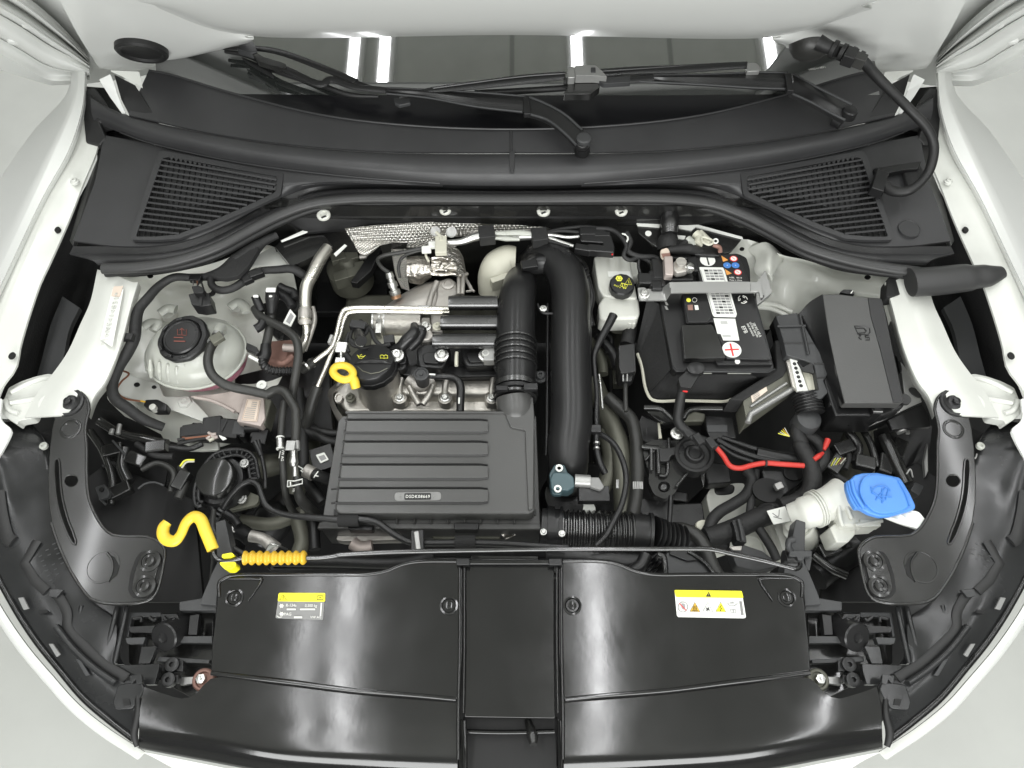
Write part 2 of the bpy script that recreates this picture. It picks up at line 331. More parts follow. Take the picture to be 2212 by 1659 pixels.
for s in (0, 1):
    f = (lambda q: mir(q, 1108)) if s else (lambda q: q)
    g = loft('rear_corner_panel', 'paint', hood, [onh(f([(100, -60), (300, -5), (430, 48), (545, 82)]), .012), onh(f([(160, 60), (330, 75), (430, 90), (548, 84)]), .016), onh(f([(190, 110), (300, 125), (400, 118), (545, 88)]), .012), onh(f([(215, 148), (282, 154), (380, 130), (540, 92)]), 0)], nu=24, nv=6, lin=False, t=.004, down=-HNn, ang=80)
    for k, (a, b, o1, o2) in enumerate([(0, 34, .0, .022), (36, 70, .01, .034), (74, 118, .018, .03), (120, 152, .01, -.01)]):
        # swept rim folds from the frame edge to the hinge corner
        r0 = [(-60, -70+a*1.0), (40, -14+a*1.0), (110, 40+a*.88), (160, 90+a*.55), (192, 128+a*.25)]
        r1 = [(-60, -70+b*1.0), (40, -14+b*1.0), (110, 40+b*.88), (160, 90+b*.55), (194, 130+b*.28)]
        rm = [((p[0]+q[0])/2, (p[1]+q[1])/2) for p, q in zip(r0, r1)]
        loft('rim_fold', 'paint', hood, [onh(f(r0), o1), onh(f(rm), o2), onh(f(r1), o1-.008)], nu=20, nv=5, lin=False, t=.004, down=-HNn, ang=80)
    for (x, y, r) in [(60, 62, 7), (118, 98, 9), (28, 96, 5)]:
        lathe('stamped_dimple', 'paint', hood, onh(f([(x, y)]), .03)[0], [(.010, -.006), (.008, -.002), (.004, -.001), (.0005, -.001)], HNn, seg=16)
cc = onh([(306, 102)], .014)[0]
pl = lathe('rubber_plug', 'rubber', hood, cc, [(.046, -.01), (.046, .010), (.042, .014), (.037, .013), (.034, .009), (.02, .007), (.0006, .0065)], HNn, seg=32)
# ---------------------------------------------------------------- hinge arms
for s in (0, 1):
    f = (lambda q: mir(q, 1106)) if s else (lambda q: q)
    t = hood
    plate('hinge_arm', 'paint', t, f([(214, 172, 1.05), (238, 160, 1.06), (250, 195, 1.02), (270, 242, .99), (262, 243, .99), (235, 205, 1.01)]), .006, .001)
    plate('hinge_plate', 'inner', t, f([(238, 152, 1.06), (300, 155, 1.05), (307, 188, 1.02), (290, 180, 1.02), (262, 162, 1.05)]), .004, .001)
    plate('hinge_cover', 'black', t, f([(246, 160, 1.03), (292, 184, 1.01), (342, 262, .99), (280, 250, .99), (262, 215, 1.0)]), .006, .001)
# ================================================================ cowl
cw = thing('cowl_cover', 'dark grey plastic scuttle panel across the car below the windscreen', 'cowl panel', (1106, 340, .98))
def sym(h, c=1106):
    """left half up to the middle -> full row"""
    return list(h)+[(2*c-p[0],)+tuple(p[1:]) for p in reversed(h[:-1])]
R0 = sym([(322, 150, 1.012), (365, 158, 1.012), (503, 199, 1.008), (694, 246, 1.004), (887, 269, 1.002), (1106, 277, 1.002)])
R1 = sym([(278, 248, .992), (486, 292, .992), (764, 323, .992), (1106, 328, .992)])
loft('upper_panel', 'cowl', cw, [R0, R1], nu=60, nv=3, t=.004)
tube('glass_edge_lip', 'cowl', cw, [(p[0], p[1]+2, p[2]+.003) for p in R0], .0022, seg=6)
R1b = sym([(194, 206, .985), (238, 234, .985), (278, 250, .985), (486, 294, .985), (764, 326, .985), (1106, 332, .985)])
R1c = sym([(196, 212, .99), (240, 240, .99), (280, 255, .99), (487, 299, .99), (764, 330, .99), (1106, 335.5, .99)])
R2 = sym([(203, 262, .962), (250, 280, .962), (319, 306, .962), (521, 351, .962), (764, 382, .962), (956, 396, .962), (1106, 398, .962)])
loft('front_band', 'cowl', cw, [R1b, R1c, [(p[0], p[1], p[2]) for p in sym([(197, 240, .982), (246, 262, .982), (298, 283, .982), (502, 327, .984), (764, 358, .984), (1106, 369, .984)])], R2], nu=60, nv=3, t=.004, lin=False, ang=60)
R2b = sym([(212, 268, .953), (255, 284, .953), (319, 308, .955), (521, 353, .957), (764, 384, .96), (956, 397, .962), (1106, 399, .962)])
R3 = sym([(158, 532, .93), (250, 531, .93), (347, 529, .93), (417, 513, .93), (500, 477, .93), (556, 447, .932), (660, 405, .938), (760, 396, .945), (956, 398, .95), (1106, 400, .95)])
R3a = sym([(185, 400, .945), (285, 421, .948), (420, 425, .95), (560, 420, .95), (640, 398, .952), (760, 391, .955), (956, 397.5, .957), (1106, 399.5, .957)])
def trap(nm, L_, R_):
    return loft(nm, 'cowl', cw, [L_, R_], nu=24, nv=6, t=.004)
# side flats (left and right), as ruled surfaces from the crease to the groove
for s in (0, 1):
    f = (lambda q: mir(q)) if s else (lambda q: q)
    sd = loft('side_flat', 'cowl', cw, [f([(225, 292, .951), (319, 310, .955), (521, 354, .957), (764, 385, .958), (956, 398, .96)]), f([(206, 390, .942), (300, 400, .944), (430, 400, .948), (600, 400, .95), (740, 392, .955), (956, 399, .958)]), f([(158, 520, .93), (250, 531, .93), (347, 529, .93), (417, 513, .93), (500, 477, .93), (556, 447, .932), (660, 405, .938), (760, 396, .945), (956, 400, .954)])], nu=40, nv=6, lin=True, t=.004, ang=80)
    plate('side_wall', 'black', cw, f([(203, 262, .95), (228, 292, .95), (206, 390, .94), (158, 532, .925), (150, 520, .90), (178, 420, .90), (215, 330, .92), (196, 300, .92)]), .01, .002)
    plate('gap_filler', 'black', cw, f([(192, 236, .925), (330, 296, .93), (335, 330, .93), (215, 335, .92)]), .006)
    plate('corner_filler', 'black', cw, f([(186, 186, .95), (236, 190, .95), (262, 240, .94), (300, 262, .94), (250, 285, .93), (188, 300, .92)]), .006)
    plate('end_boot', 'rubber', cw, f([(186, 190, .985), (205, 188, .99), (224, 215, .99), (236, 236, .985), (262, 250, .98), (215, 262, .97), (230, 300, .95), (216, 312, .95), (184, 306, .95), (180, 250, .96)]), .03, .004)
    if s: lathe('moulded_disc', 'cowl', cw, f([(247, 493, .937)])[0], [(.020, -.006), (.020, .0002), (.0185, .0002), (.018, -.0005), (.0005, -.0005)], seg=24)
R4 = sym([(150, 548, .918), (250, 548, .918), (355, 545, .918), (430, 527, .918), (560, 464, .92), (670, 418, .925), (770, 408, .93), (1106, 412, .935)])
loft('groove_step', 'black', cw, [sym([(158, 532, .926), (250, 532, .926), (347, 530, .926), (417, 514, .926), (556, 448, .926), (660, 406, .934), (760, 397, .942), (1106, 401, .948)]), R4], nu=60, nv=2, t=.004)
R5 = sym([(200, 562, .925), (330, 556, .925), (440, 532, .925), (570, 468, .927), (680, 422, .932), (775, 412.5, .937), (1106, 415, .942)])
loft('seal_carrier', 'cowl', cw, [R4, R5, sym([(210, 570, .92), (345, 563, .92), (455, 538, .92), (580, 476, .92), (684, 430, .925), (775, 421, .93), (1106, 422, .935)])], nu=60, nv=3, t=.004, lin=False)
tube('moulded_seam', 'cowl', cw, [(1104, 279, 1.004), (1104, 326, .994), (1104, 330, .994)], .0025, seg=6)
plate('centre_clip', 'cowl', cw, [(1100, 326, .996), (1112, 326, .996), (1112, 338, .992), (1110, 372, .988), (1102, 372, .988), (1100, 338, .992)], .004, .001)
tube('edge_bead', 'cowl', cw, [(p[0], p[1], p[2]+.001) for p in sym([(260, 285, .962), (319, 306, .962), (521, 351, .962), (764, 382, .962), (956, 396, .962)][:-1]+[(940, 395, .962)])][:5] if 0 else [(260, 286, .963), (319, 307, .963), (521, 351.5, .963), (764, 382, .963), (950, 396, .962)], .0016, seg=6)
tube('edge_bead', 'cowl', cw, mir([(260, 286, .963), (319, 307, .963), (521, 351.5, .963), (764, 382, .963), (950, 396, .962)]), .0016, seg=6)
# vents
def inpoly(x, y, poly):
    c = False; n = len(poly)
    for i in range(n):
        a, b = poly[i], poly[i-1]
        if (a[1] > y) != (b[1] > y) and x < (b[0]-a[0])*(y-a[1])/(b[1]-a[1])+a[0]: c = not c
    return c
def clipseg(p, q, poly, n=160):
    ins = [i/n for i in range(n+1) if inpoly(p[0]+(q[0]-p[0])*i/n, p[1]+(q[1]-p[1])*i/n, poly)]
    if len(ins) < 4: return None
    return [(p[0]+(q[0]-p[0])*t_, p[1]+(q[1]-p[1])*t_) for t_ in (ins[0], ins[-1])]
VO = T('A', 0, (1005, 935), (1765, 1075), (1745, 1215), (1560, 1300), (1300, 1415), (1110, 1485), (960, 1495), (820, 1492), (812, 1470), (975, 970))
VI = T('A', 0, (1045, 975), (1725, 1098), (1715, 1195), (1540, 1278), (1280, 1392), (1100, 1460), (960, 1472), (845, 1472), (1010, 985))
def ventz(y): return .958+(y-325)/(518-325)*(-.022)
for s in (0, 1):
    f = (lambda q: mir(q)) if s else (lambda q: q)
    v = thing('air_intake_grille', 'dark grey slatted intake grille on the %s of the cowl panel' % ('right' if s else 'left'), 'grille', f([(450, 430, .94)])[0])
    zz = lambda q, dz=0: [(p[0], p[1], ventz(p[1])+dz) for p in q]
    plate('grille_well', 'void', v, f(zz(VI, -.0035)), .002, 0)
    plate('frame', 'cowl', v, f(zz(rnd(VO, 6), .004)), .006, .0015, holes=[f(zz(rnd(VI, 5), .004))])
    for i in range(15):
        y0 = 338+i*12.2; q = clipseg((290, y0-16+i*.15), (630, y0+46-i*1.9), VI)
        if q: tube('slat', 'cowl', v, f(zz(q, .0042)), .0023, seg=4, n=1, thin=False)
    for i in range(27):
        x0 = 292+i*12.4; q = clipseg((x0+14, 330), (x0-20, 520), VI)
        if q: tube('cross_rib', 'black', v, f(zz(q, -.0006)), .0013, seg=4, n=1)
    for i in range(22):
        x = 370+i*10.2; y = 341+i*2.2
        link('tooth', [v_ for p in ((x-4, y-3), (x+4, y-1), (x+.5, y+8)) for v_ in [P(*f([(p[0], p[1], ventz(p[1])+.0045)])[0])]]+[P(*f([(p[0], p[1], ventz(p[1]))])[0]) for p in ((x-4, y-3), (x+4, y-1), (x+.5, y+8))], [(0, 1, 2), (5, 4, 3), (0, 3, 4, 1), (1, 4, 5, 2), (2, 5, 3, 0)], 'cowl', v)
# hood seal
se = thing('hood_seal', 'long black rubber seal curving along the front edge of the cowl', 'rubber seal', (1106, 433, .94))
tube('seal_bead', 'seal', se, [(222, 580, .925), (300, 577, .925), (380, 564, .925), (470, 534, .925), (540, 497, .925), (600, 466, .928), (670, 441, .932), (764, 430, .937), (900, 429, .938), (1106, 430, .94), (1312, 429, .938), (1448, 430, .937), (1542, 441, .932), (1612, 466, .928), (1672, 497, .925), (1742, 534, .925), (1832, 562, .925), (1912, 578, .925), (1985, 588, .925)], .0125, seg=14, oval=.8)
tube('seal_lip', 'rubber', se, [(228, 590, .912), (380, 577, .912), (475, 548, .912), (550, 508, .912), (610, 478, .914), (680, 452, .918), (770, 442, .925), (900, 441, .925), (1106, 442, .925), (1312, 441, .925), (1442, 442, .925), (1532, 452, .918), (1602, 478, .914), (1662, 508, .912), (1737, 548, .912), (1832, 577, .912), (1985, 598, .912)], .009, seg=10)
tube('seal_end', 'seal', se, T('Q', .93, (1255, 132), (1450, 122), (1700, 95), (1900, 75), (2030, 45)), [.030, .030, .029, .026, .014], seg=18, oval=.7)
plate('seal_foot', 'felt', se, rnd(T('Q', .90, (1060, 90), (1255, 60), (1240, 170), (1210, 230), (1050, 260)), 6), .03, .004)
# ================================================================ fenders
for s in (0, 1):
    f = (lambda q: mir(q, 1105)) if s else (lambda q: q)
    side = 'right' if s else 'left'
    fe = thing('fender', 'white painted wing with a flanged edge along the %s side of the bay' % side, 'fender', f([(100, 600, .9)])[0])
    loft('outer_panel', 'paint', fe, [f([(152, 120, .97), (150, 190, .93), (70, 285, .86), (0, 385, .82), (-120, 560, .78), (-260, 850, .74), (-300, 1100, .72)]), f([(166, 130, .99), (166, 200, .98), (105, 350, .96), (40, 490, .94), (-50, 680, .92), (-130, 850, .9), (-170, 1040, .88)]), f([(184, 150, .995), (178, 230, .985), (150, 320, .965), (95, 420, .95), (30, 555, .94), (-50, 730, .93), (-100, 900, .91), (-120, 1040, .89)]), f([(186, 150, .985), (182, 232, .975), (156, 322, .955), (101, 422, .94), (36, 556, .93), (-43, 730, .92), (-93, 900, .9), (-110, 1040, .88)])], nu=40, nv=6, lin=True, t=.004, ang=50)
    loft('mounting_flange', 'inner', fe, [f([(183, 250, .955), (152, 335, .945), (100, 430, .935), (36, 560, .925), (-42, 735, .91), (-95, 900, .9)]), f([(206, 262, .95), (212, 312, .943), (180, 396, .935), (149, 476, .927), (104, 576, .918), (87, 612, .915), (45, 743, .905), (34, 795, .90), (5, 835, .90), (-30, 900, .89)])], nu=40, nv=2, t=.004, down=(0, 0, -1))
    for (x, y, r) in [(158, 393, 6), (124, 496, 7), (24, 767, 8), (-12, 850, 6)]:
        lathe('flange_hole', 'void', fe, f([(x, y, .9365-(y-390)*.00006)])[0], [(.0052*r/6, -.004), (.0052*r/6, .0022-(y-390)*.00001), (.0001, .0022-(y-390)*.00001)], seg=16, sx=.8)
    bolt(fe, f([(161, 391, .945)])[0], .005, 'inner')
    # dark gap liner
    ln = thing('wheelhouse_liner', 'black felt liner in the gap inside the %s wing flange' % side, 'liner', f([(140, 640, .85)])[0])
    loft('liner_sheet', 'felt', ln, [f([(215, 300, .93), (215, 340, .92), (170, 430, .90), (104, 570, .88), (45, 745, .87), (0, 860, .86)]), f([(235, 330, .87), (222, 470, .84), (200, 560, .80), (160, 660, .76), (110, 790, .76), (60, 900, .8)]), f([(260, 345, .85), (250, 480, .84), (235, 600, .83), (200, 700, .80), (160, 790, .78), (120, 900, .8)])], nu=24, nv=6, lin=False, t=.004, ang=80)
    loft('liner_rib', 'grey', ln, [f([(135, 640, .835), (110, 700, .83), (92, 770, .825), (75, 830, .82)]), f([(172, 665, .83), (150, 710, .825), (138, 770, .82), (128, 830, .82)])], nu=10, nv=2, t=.01)
    # inner rail
    ra = thing('inner_rail', 'white painted inner wing rail curving down the %s side of the bay' % side, 'body rail', f([(180, 780, .88)])[0])
    Lr = T('E', .895, (606, 175), (560, 380), (500, 515), (420, 690), (330, 820), (240, 930), (150, 1095))
    Rr = T('E', .895, (858, 255), (815, 400), (760, 610), (715, 740), (650, 880), (590, 960), (545, 1075))
    Mr = [((a[0]*.55+b[0]*.45), (a[1]*.55+b[1]*.45), .905) for a, b in zip(Lr, Rr)]
    R2r = [(b[0]*.88+a[0]*.12, b[1], .897) for a, b in zip(Lr, Rr)]
    loft('rail_top', 'inner', ra, [f(Lr), f(Mr), f(R2r), f(Rr)], nu=40, nv=4, t=.004, lin=False, ang=60)
    loft('rail_side', 'inner', ra, [f(Rr), f([(p[0]+6, p[1]+10, .85) for p in Rr])], nu=30, nv=2, t=.003)
    lathe('spot_recess', 'inner', ra, f([(106, 870, .8985)])[0], [(.017, -.002), (.017, .001), (.011, .001), (.010, -.0006), (.005, -.0006), (.004, .0012), (.0005, .0012)], seg=22)
    # cast corner of white
    Qm = lambda z, *p: f(mir(T('Q', z, *p), 1105))
    plate('rail_corner', 'inner', ra, rnd(Qm(.872, (1712, 925), (1790, 902), (1900, 925), (2020, 965), (2130, 1020), (2175, 1130), (2195, 1230), (2130, 1290), (2060, 1335), (2045, 1300), (1930, 1280), (1850, 1110), (1750, 970)), 6), .02, .004)
    for q in [((1740, 950), (1820, 940), (1960, 985), (2110, 1060)), ((1890, 1110), (2000, 1130), (2110, 1150)), ((2040, 1240), (2120, 1210), (2160, 1130))]: tube('pressed_rib', 'inner', ra, Qm(.873, *q), .006, seg=8)
    loft('edge_lip', 'paint', fe, [f([(-60, 850, .90), (-40, 905, .89), (-20, 960, .89), (-20, 1000, .88), (-50, 1100, .88)]), f([(4, 862, .89), (2, 905, .885), (25, 930, .885), (18, 950, .88), (0, 985, .88), (-8, 1010, .88)])], nu=20, nv=3, t=.004)
# left rail markings
for ra_ in [o for o in COL.objects if o.name == 'inner_rail']:
    d = P(*T('E', .907, (660, 620))[0]); e = P(*T('E', .907, (735, 345))[0]); an = math.degrees(math.atan2(e.y-d.y, e.x-d.x))
    flatp('vin_window', 'paper', ra_, T('E', .9065, (625, 610), (700, 300), (770, 300), (700, 660)), .0008)
    flatp('vin_sticker', 'tpink', ra_, T('E', .9065, (712, 282), (765, 282), (750, 345), (700, 345)), .0014)
    flatp('vin_sticker_fade', 'tpink', ra_, T('E', .9065, (708, 290), (770, 280), (745, 350), (695, 345)), .002)
    text('*16N5414831*', ra_, T('E', .909, (690, 480))[0], .0105, 'inner', an, 'stamped_number', sx=1.2, kern=1.25, ext=.0008)
# ================================================================ bay floor, firewall
by = P(1106, 446, .93).y
_fl = [(60, 560), (20, 800), (50, 950), (80, 1150), (170, 1340), (262, 1500), (330, 1590), (700, 1640), (1106, 1660)]
_fl = [P(x, y, .4) for x, y in _fl+[(2212-x, y) for x, y in _fl[::-1][1:]]]; _n = len(_fl)
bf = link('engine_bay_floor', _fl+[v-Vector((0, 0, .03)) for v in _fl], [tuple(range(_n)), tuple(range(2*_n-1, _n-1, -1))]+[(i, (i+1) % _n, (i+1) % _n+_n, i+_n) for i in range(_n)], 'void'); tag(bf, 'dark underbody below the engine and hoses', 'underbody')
fw = thing('firewall', 'black bulkhead behind the engine, under the cowl seal', 'bulkhead', Vector((0, by, .7)))
link('panel', [(-.62, by, .93), (.62, by, .93), (.62, by+.01, .42), (-.62, by+.01, .42)]+[(-.62, by+.02, .93), (.62, by+.02, .93), (.62, by+.03, .42), (-.62, by+.03, .42)], [(0, 1, 2, 3), (7, 6, 5, 4), (0, 4, 5, 1)], 'metalb', fw)
plate('ledge', 'black', fw, rnd([(600, 468, .90), (680, 446, .915), (760, 440, .92), (1106, 440, .92), (1450, 440, .92), (1530, 446, .915), (1590, 470, .90), (1480, 486, .885), (1300, 478, .885), (1106, 474, .885), (800, 482, .885), (745, 492, .885), (660, 500, .885)], 5), .01, .002)
for (x, y, r) in [(699, 466, 17), (962, 455, 15), (1174, 457, 17), (1342, 457, 16)]:
    lathe('push_clip', 'white', fw, (x, y-2, .918), [(.00075*r, -.003), (.00075*r, .001), (.0006*r, .003), (.0004*r, .003), (.00035*r, .001), (.0001, .001)], seg=18)
    box('clip_slot', 'ink', fw, (x, y+2, .9225), .0011*r*.5, .0002*r, .001, 30, bev=0)
# bracket area left of firewall
plate('side_bracket', 'metalb', fw, rnd(T('L', .875, (1670, 60), (1760, -20), (2150, -60), (2250, 60), (2150, 90), (1960, 190), (1830, 240), (1800, 200), (1680, 55)), 6), .015, .003)
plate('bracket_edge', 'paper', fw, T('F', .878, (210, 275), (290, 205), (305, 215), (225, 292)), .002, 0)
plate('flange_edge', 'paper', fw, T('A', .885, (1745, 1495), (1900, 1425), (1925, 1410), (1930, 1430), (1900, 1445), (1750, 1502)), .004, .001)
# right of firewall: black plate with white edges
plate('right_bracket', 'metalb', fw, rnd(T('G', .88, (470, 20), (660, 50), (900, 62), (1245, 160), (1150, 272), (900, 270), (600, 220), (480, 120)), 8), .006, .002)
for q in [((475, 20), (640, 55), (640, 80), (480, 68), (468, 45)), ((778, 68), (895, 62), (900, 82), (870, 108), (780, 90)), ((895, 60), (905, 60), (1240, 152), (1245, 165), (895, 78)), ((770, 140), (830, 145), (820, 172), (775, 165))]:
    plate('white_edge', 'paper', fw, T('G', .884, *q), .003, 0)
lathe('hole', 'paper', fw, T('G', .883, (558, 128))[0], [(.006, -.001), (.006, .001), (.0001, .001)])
# ---------------------------------------------------------------- inner body, strut towers
sl = thing('strut_tower', 'white creased inner body and strut tower around the coolant tank', 'strut tower', (420, 780, .75))
ring = [T('L', .84, (-20, 330), (300, 345), (700, 300), (1150, 190), (1500, 40), (1660, 50), (1760, 150)), T('L', .80, (180, 420), (450, 440), (800, 420), (1150, 400), (1450, 300), (1620, 240), (1830, 240)),
        T('L', .77, (220, 800), (500, 700), (800, 560), (1150, 520), (1400, 430), (1650, 370), (1880, 420)), T('L', .76, (200, 1000), (500, 1000), (800, 900), (1150, 800), (1450, 700), (1650, 800), (1920, 850)),
        T('L', .74, (120, 1250), (400, 1250), (800, 1250), (1150, 1250), (1500, 1100), (1700, 1150), (1850, 1100)), T('L', .74, (60, 1480), (350, 1420), (700, 1480), (1050, 1560), (1400, 1500), (1600, 1450), (1700, 1400)),
        T('L', .73, (60, 1530), (300, 1700), (700, 1760), (1050, 1800), (1300, 1800), (1500, 1700), (1600, 1600)), T('L', .70, (300, 1750), (450, 1860), (750, 1950), (1000, 2000), (1250, 1950), (1400, 1850), (1500, 1750))]
loft('tower_panel', 'crease', sl, ring, nu=36, nv=6, lin=False, t=.004, ang=80)
plate('tower_flange', 'inner', sl, rnd(T('L', .775, (190, 1240), (270, 1290), (560, 1380), (600, 1500), (700, 1500), (860, 1510), (950, 1600), (1040, 1700), (1010, 1760), (700, 1640), (400, 1560), (180, 1490), (140, 1420), (160, 1330)), 6), .004, .0015)
for (x, y, r) in [(342, 1388, 26), (508, 1412, 20), (12, 1450, 30), (470, 335, 26), (55, 1300, 22)]:
    lathe('hole', 'void', sl, T('L', .7765 if y > 1300 and x > 100 else .842, (x, y))[0], [(r*.00017, -.002), (r*.00017, .001), (.0001, .001)], seg=16, sx=1.2)
lathe('stamped_nut', 'inner', sl, T('L', .777, (805, 1555))[0], [(.014, -.002), (.012, .002), (.006, .003), (.005, .001), (.0004, .001)], seg=6)
for (x, y, r) in [(645, 690, 70), (1310, 620, 80)]:
    lathe('stamped_boss', 'crease', sl, T('L', .79, (x, y))[0], [(r*.00022, -.01), (r*.0002, .001), (r*.00014, .003), (r*.0001, .003), (r*.00008, .0005), (.0004, .0005)], seg=24)
plate('white_gusset', 'inner', sl, T('L', .85, (1495, 140), (1660, 50), (1815, 240), (1480, 240), (1380, 300)), .003, .001)
sr = thing('strut_tower', 'white painted inner body behind the battery and fuse box', 'strut tower', (1750, 600, .75))
loft('tower_panel', 'crease', sr, [T('G', .85, (1120, 290), (1230, 170), (1370, 200), (1520, 280), (1700, 320), (1950, 400), (2250, 440), (2500, 470)), T('G', .82, (1200, 350), (1310, 320), (1400, 330), (1550, 360), (1750, 380), (1980, 480), (2250, 500), (2480, 560)), T('G', .80, (1290, 430), (1390, 400), (1440, 420), (1580, 470), (1750, 500), (1950, 560), (2150, 580), (2400, 620)), T('G', .76, (1300, 660), (1400, 640), (1500, 680), (1600, 700), (1700, 620), (1900, 620), (2100, 640), (2350, 700)), T('G', .70, (1350, 800), (1420, 820), (1480, 800), (1600, 800), (1700, 800), (1900, 800), (2100, 800), (2300, 800))], nu=36, nv=6, lin=False, t=.004, ang=80)
loft('tower_crease', 'crease', sr, [T('G', .835, (1270, 240), (1340, 300), (1330, 400), (1400, 450)), T('G', .86, (1410, 190), (1440, 240), (1440, 300), (1430, 420)), T('G', .835, (1530, 280), (1540, 320), (1480, 400), (1460, 480))], nu=12, nv=5, lin=False, t=.003, ang=60)
for (x, y, r) in [(1238, 240, 12), (2150, 445, 15)]:
    lathe('hole', 'void', sr, T('G', .862, (x, y))[0], [(r*.0003, -.002), (r*.0003, .001), (.0001, .001)], seg=16, sx=1.2)
for q in [((1350, 640), (1480, 650), (1600, 700)), ((1340, 665), (1460, 680), (1590, 740))]:
    tube('stamped_bead', 'crease', sr, T('G', .79, *q), .006, seg=8)
# ================================================================ front panels
gl = lambda q, s: mir(q, 1103) if s else q
CZ = .905
LC = T('I', CZ, (1360, 505), (1440, 458))+[(600, 1240, CZ), (720, 1240, CZ), (790, 1240, CZ), (832, 1233, CZ), (870, 1218, CZ), (905, 1212, CZ), (1000, 1211, CZ), (1000, 1300, CZ), (1000, 1400, CZ), (995, 1510, CZ), (920, 1504, CZ), (764, 1489, CZ)]+T('I', CZ, (1800, 1115), (1310, 1058), (1318, 900), (1340, 700))
for s in (0, 1):
    side = 'right' if s else 'left'
    c = thing('radiator_cover', ('glossy black radiator cover with the white hazard label' if s else 'glossy black radiator cover with the grey refrigerant label'), 'cover panel', gl([(740, 1350, CZ)], s)[0])
    plate('panel', 'gloss', c, gl(rnd(LC, 5), s), .006, .003, seg=3)
    tube('raised_rim', 'gloss', c, gl([(474, 1290, CZ), (474, 1258, CZ), (484, 1250, CZ), (502, 1243, CZ), (600, 1241, CZ), (720, 1241, CZ), (790, 1241, CZ), (832, 1234, CZ), (870, 1219, CZ), (905, 1213, CZ), (990, 1212, CZ)], s), .0035, seg=8)
    tube('pressed_rib', 'gloss', c, gl(T('I', CZ+.001, (1425, 480), (1610, 480), (1630, 485), (1545, 620)), s), [.002, .003, .003, .001], seg=8, n=3)
    for (x, y, big) in [T('I', 1, (1460, 600))[0], T('J', 0, (897, 1240))[0]]:
        lathe('screw_recess', 'gloss', c, gl([(x, y, CZ)], s)[0], [(.0135, -.003), (.0132, .0018), (.0105, .0022), (.009, .0006), (.006, .0006), (.0055, .003), (.003, .0035), (.0004, .0035)], seg=22)
        box('screw_slot', 'void', c, gl([(x, y, CZ+.0037)], s)[0], .007, .0012, .001, 45, bev=0); box('screw_slot', 'void', c, gl([(x, y, CZ+.0037)], s)[0], .007, .0012, .001, -45, bev=0)
    tube('side_bead', 'gloss', c, gl([(993, 1216, CZ+.001), (993, 1400, CZ+.001), (990, 1540, CZ), (990, 1640, CZ-.01)], s), .003, seg=8)
    tube('side_bead', 'gloss', c, gl([(1003, 1216, CZ+.001), (1003, 1400, CZ+.001), (1001, 1540, CZ)], s), .002, seg=8)
    tube('lower_rib', 'gloss', c, gl(T('I', CZ-.002, (1315, 1068), (1800, 1125), (2200, 1175))+[(900, 1502, CZ-.002), (985, 1510, CZ-.002)], s), .004, seg=8)
cp = thing('latch_cover', 'glossy black flat centre panel between the two radiator covers', 'cover panel', (1100, 1380, .9))
plate('panel', 'gloss', cp, rnd([(1006, 1216, .899), (1197, 1216, .899), (1197, 1400, .899), (1199, 1552, .899), (1003, 1549, .899), (1006, 1400, .899)], 3), .006, .002)
plate('rear_lip', 'gloss', cp, [(995, 1208, .91), (1210, 1208, .91), (1212, 1219, .91), (992, 1219, .91)], .008, .002)
for x in (1000, 1200): box('clip_tab', 'black', cp, (x, 1213, .917), .02, .01, .008)
# lower (grille top) panel
gp = thing('grille_top_panel', 'wide glossy black panel in front of the radiator covers', 'cover panel', (1106, 1600, .88))
for s in (0, 1):
    loft('half_panel', 'gloss', gp, [gl([(312, 1484, .895), (355, 1499, .896), (400, 1509, .897), (425, 1497, .898), (456, 1466, .899), (600, 1480, .899), (764, 1500, .899), (900, 1512, .899), (988, 1518, .899)], s), gl([(303, 1530, .893), (420, 1540, .896), (600, 1560, .897), (800, 1575, .897), (988, 1580, .897)], s), gl([(300, 1590, .885), (420, 1600, .89), (600, 1632, .89), (800, 1648, .888), (988, 1656, .887)], s), gl([(299, 1617, .865), (420, 1640, .865), (600, 1672, .865), (800, 1690, .86), (988, 1700, .86)], s)], nu=40, nv=6, lin=False, t=.005, ang=75)
    plate('drop_wall', 'gloss', gp, gl([(988, 1555, .89), (1002, 1553, .89), (1000, 1700, .86), (988, 1700, .86)], s), .03, .002)
slot = plate('latch_recess', 'void', gp, [(1000, 1548, .86), (1204, 1548, .86), (1204, 1720, .86), (1000, 1720, .86)], .02)
tube('latch_lever', 'metalb', gp, [(1140, 1556, .87), (1150, 1590, .885), (1152, 1608, .89)], [.006, .010, .006], seg=10)
for x in (1003, 1212): tube('recess_edge', 'gloss', gp, [(x, 1556, .893), (x+2, 1620, .885), (x+2, 1665, .875)], .004, seg=8)
tube('recess_edge', 'gloss', gp, [(1006, 1580, .875), (1080, 1582, .875), (1198, 1580, .875)], .004)
bu = thing('front_bumper', 'white painted bumper edge around the front of the bay', 'bumper', (1106, 1690, .8))
loft('front_strip', 'paint', bu, [[(300, 1622, .85), (420, 1646, .85), (650, 1688, .85), (1106, 1720, .85), (1560, 1688, .85), (1790, 1646, .85), (1912, 1622, .85)], [(340, 1640, .84), (450, 1700, .83), (650, 1760, .82), (1106, 1800, .82), (1560, 1760, .82), (1770, 1700, .83), (1870, 1640, .84)]], nu=40, nv=3, t=.004)
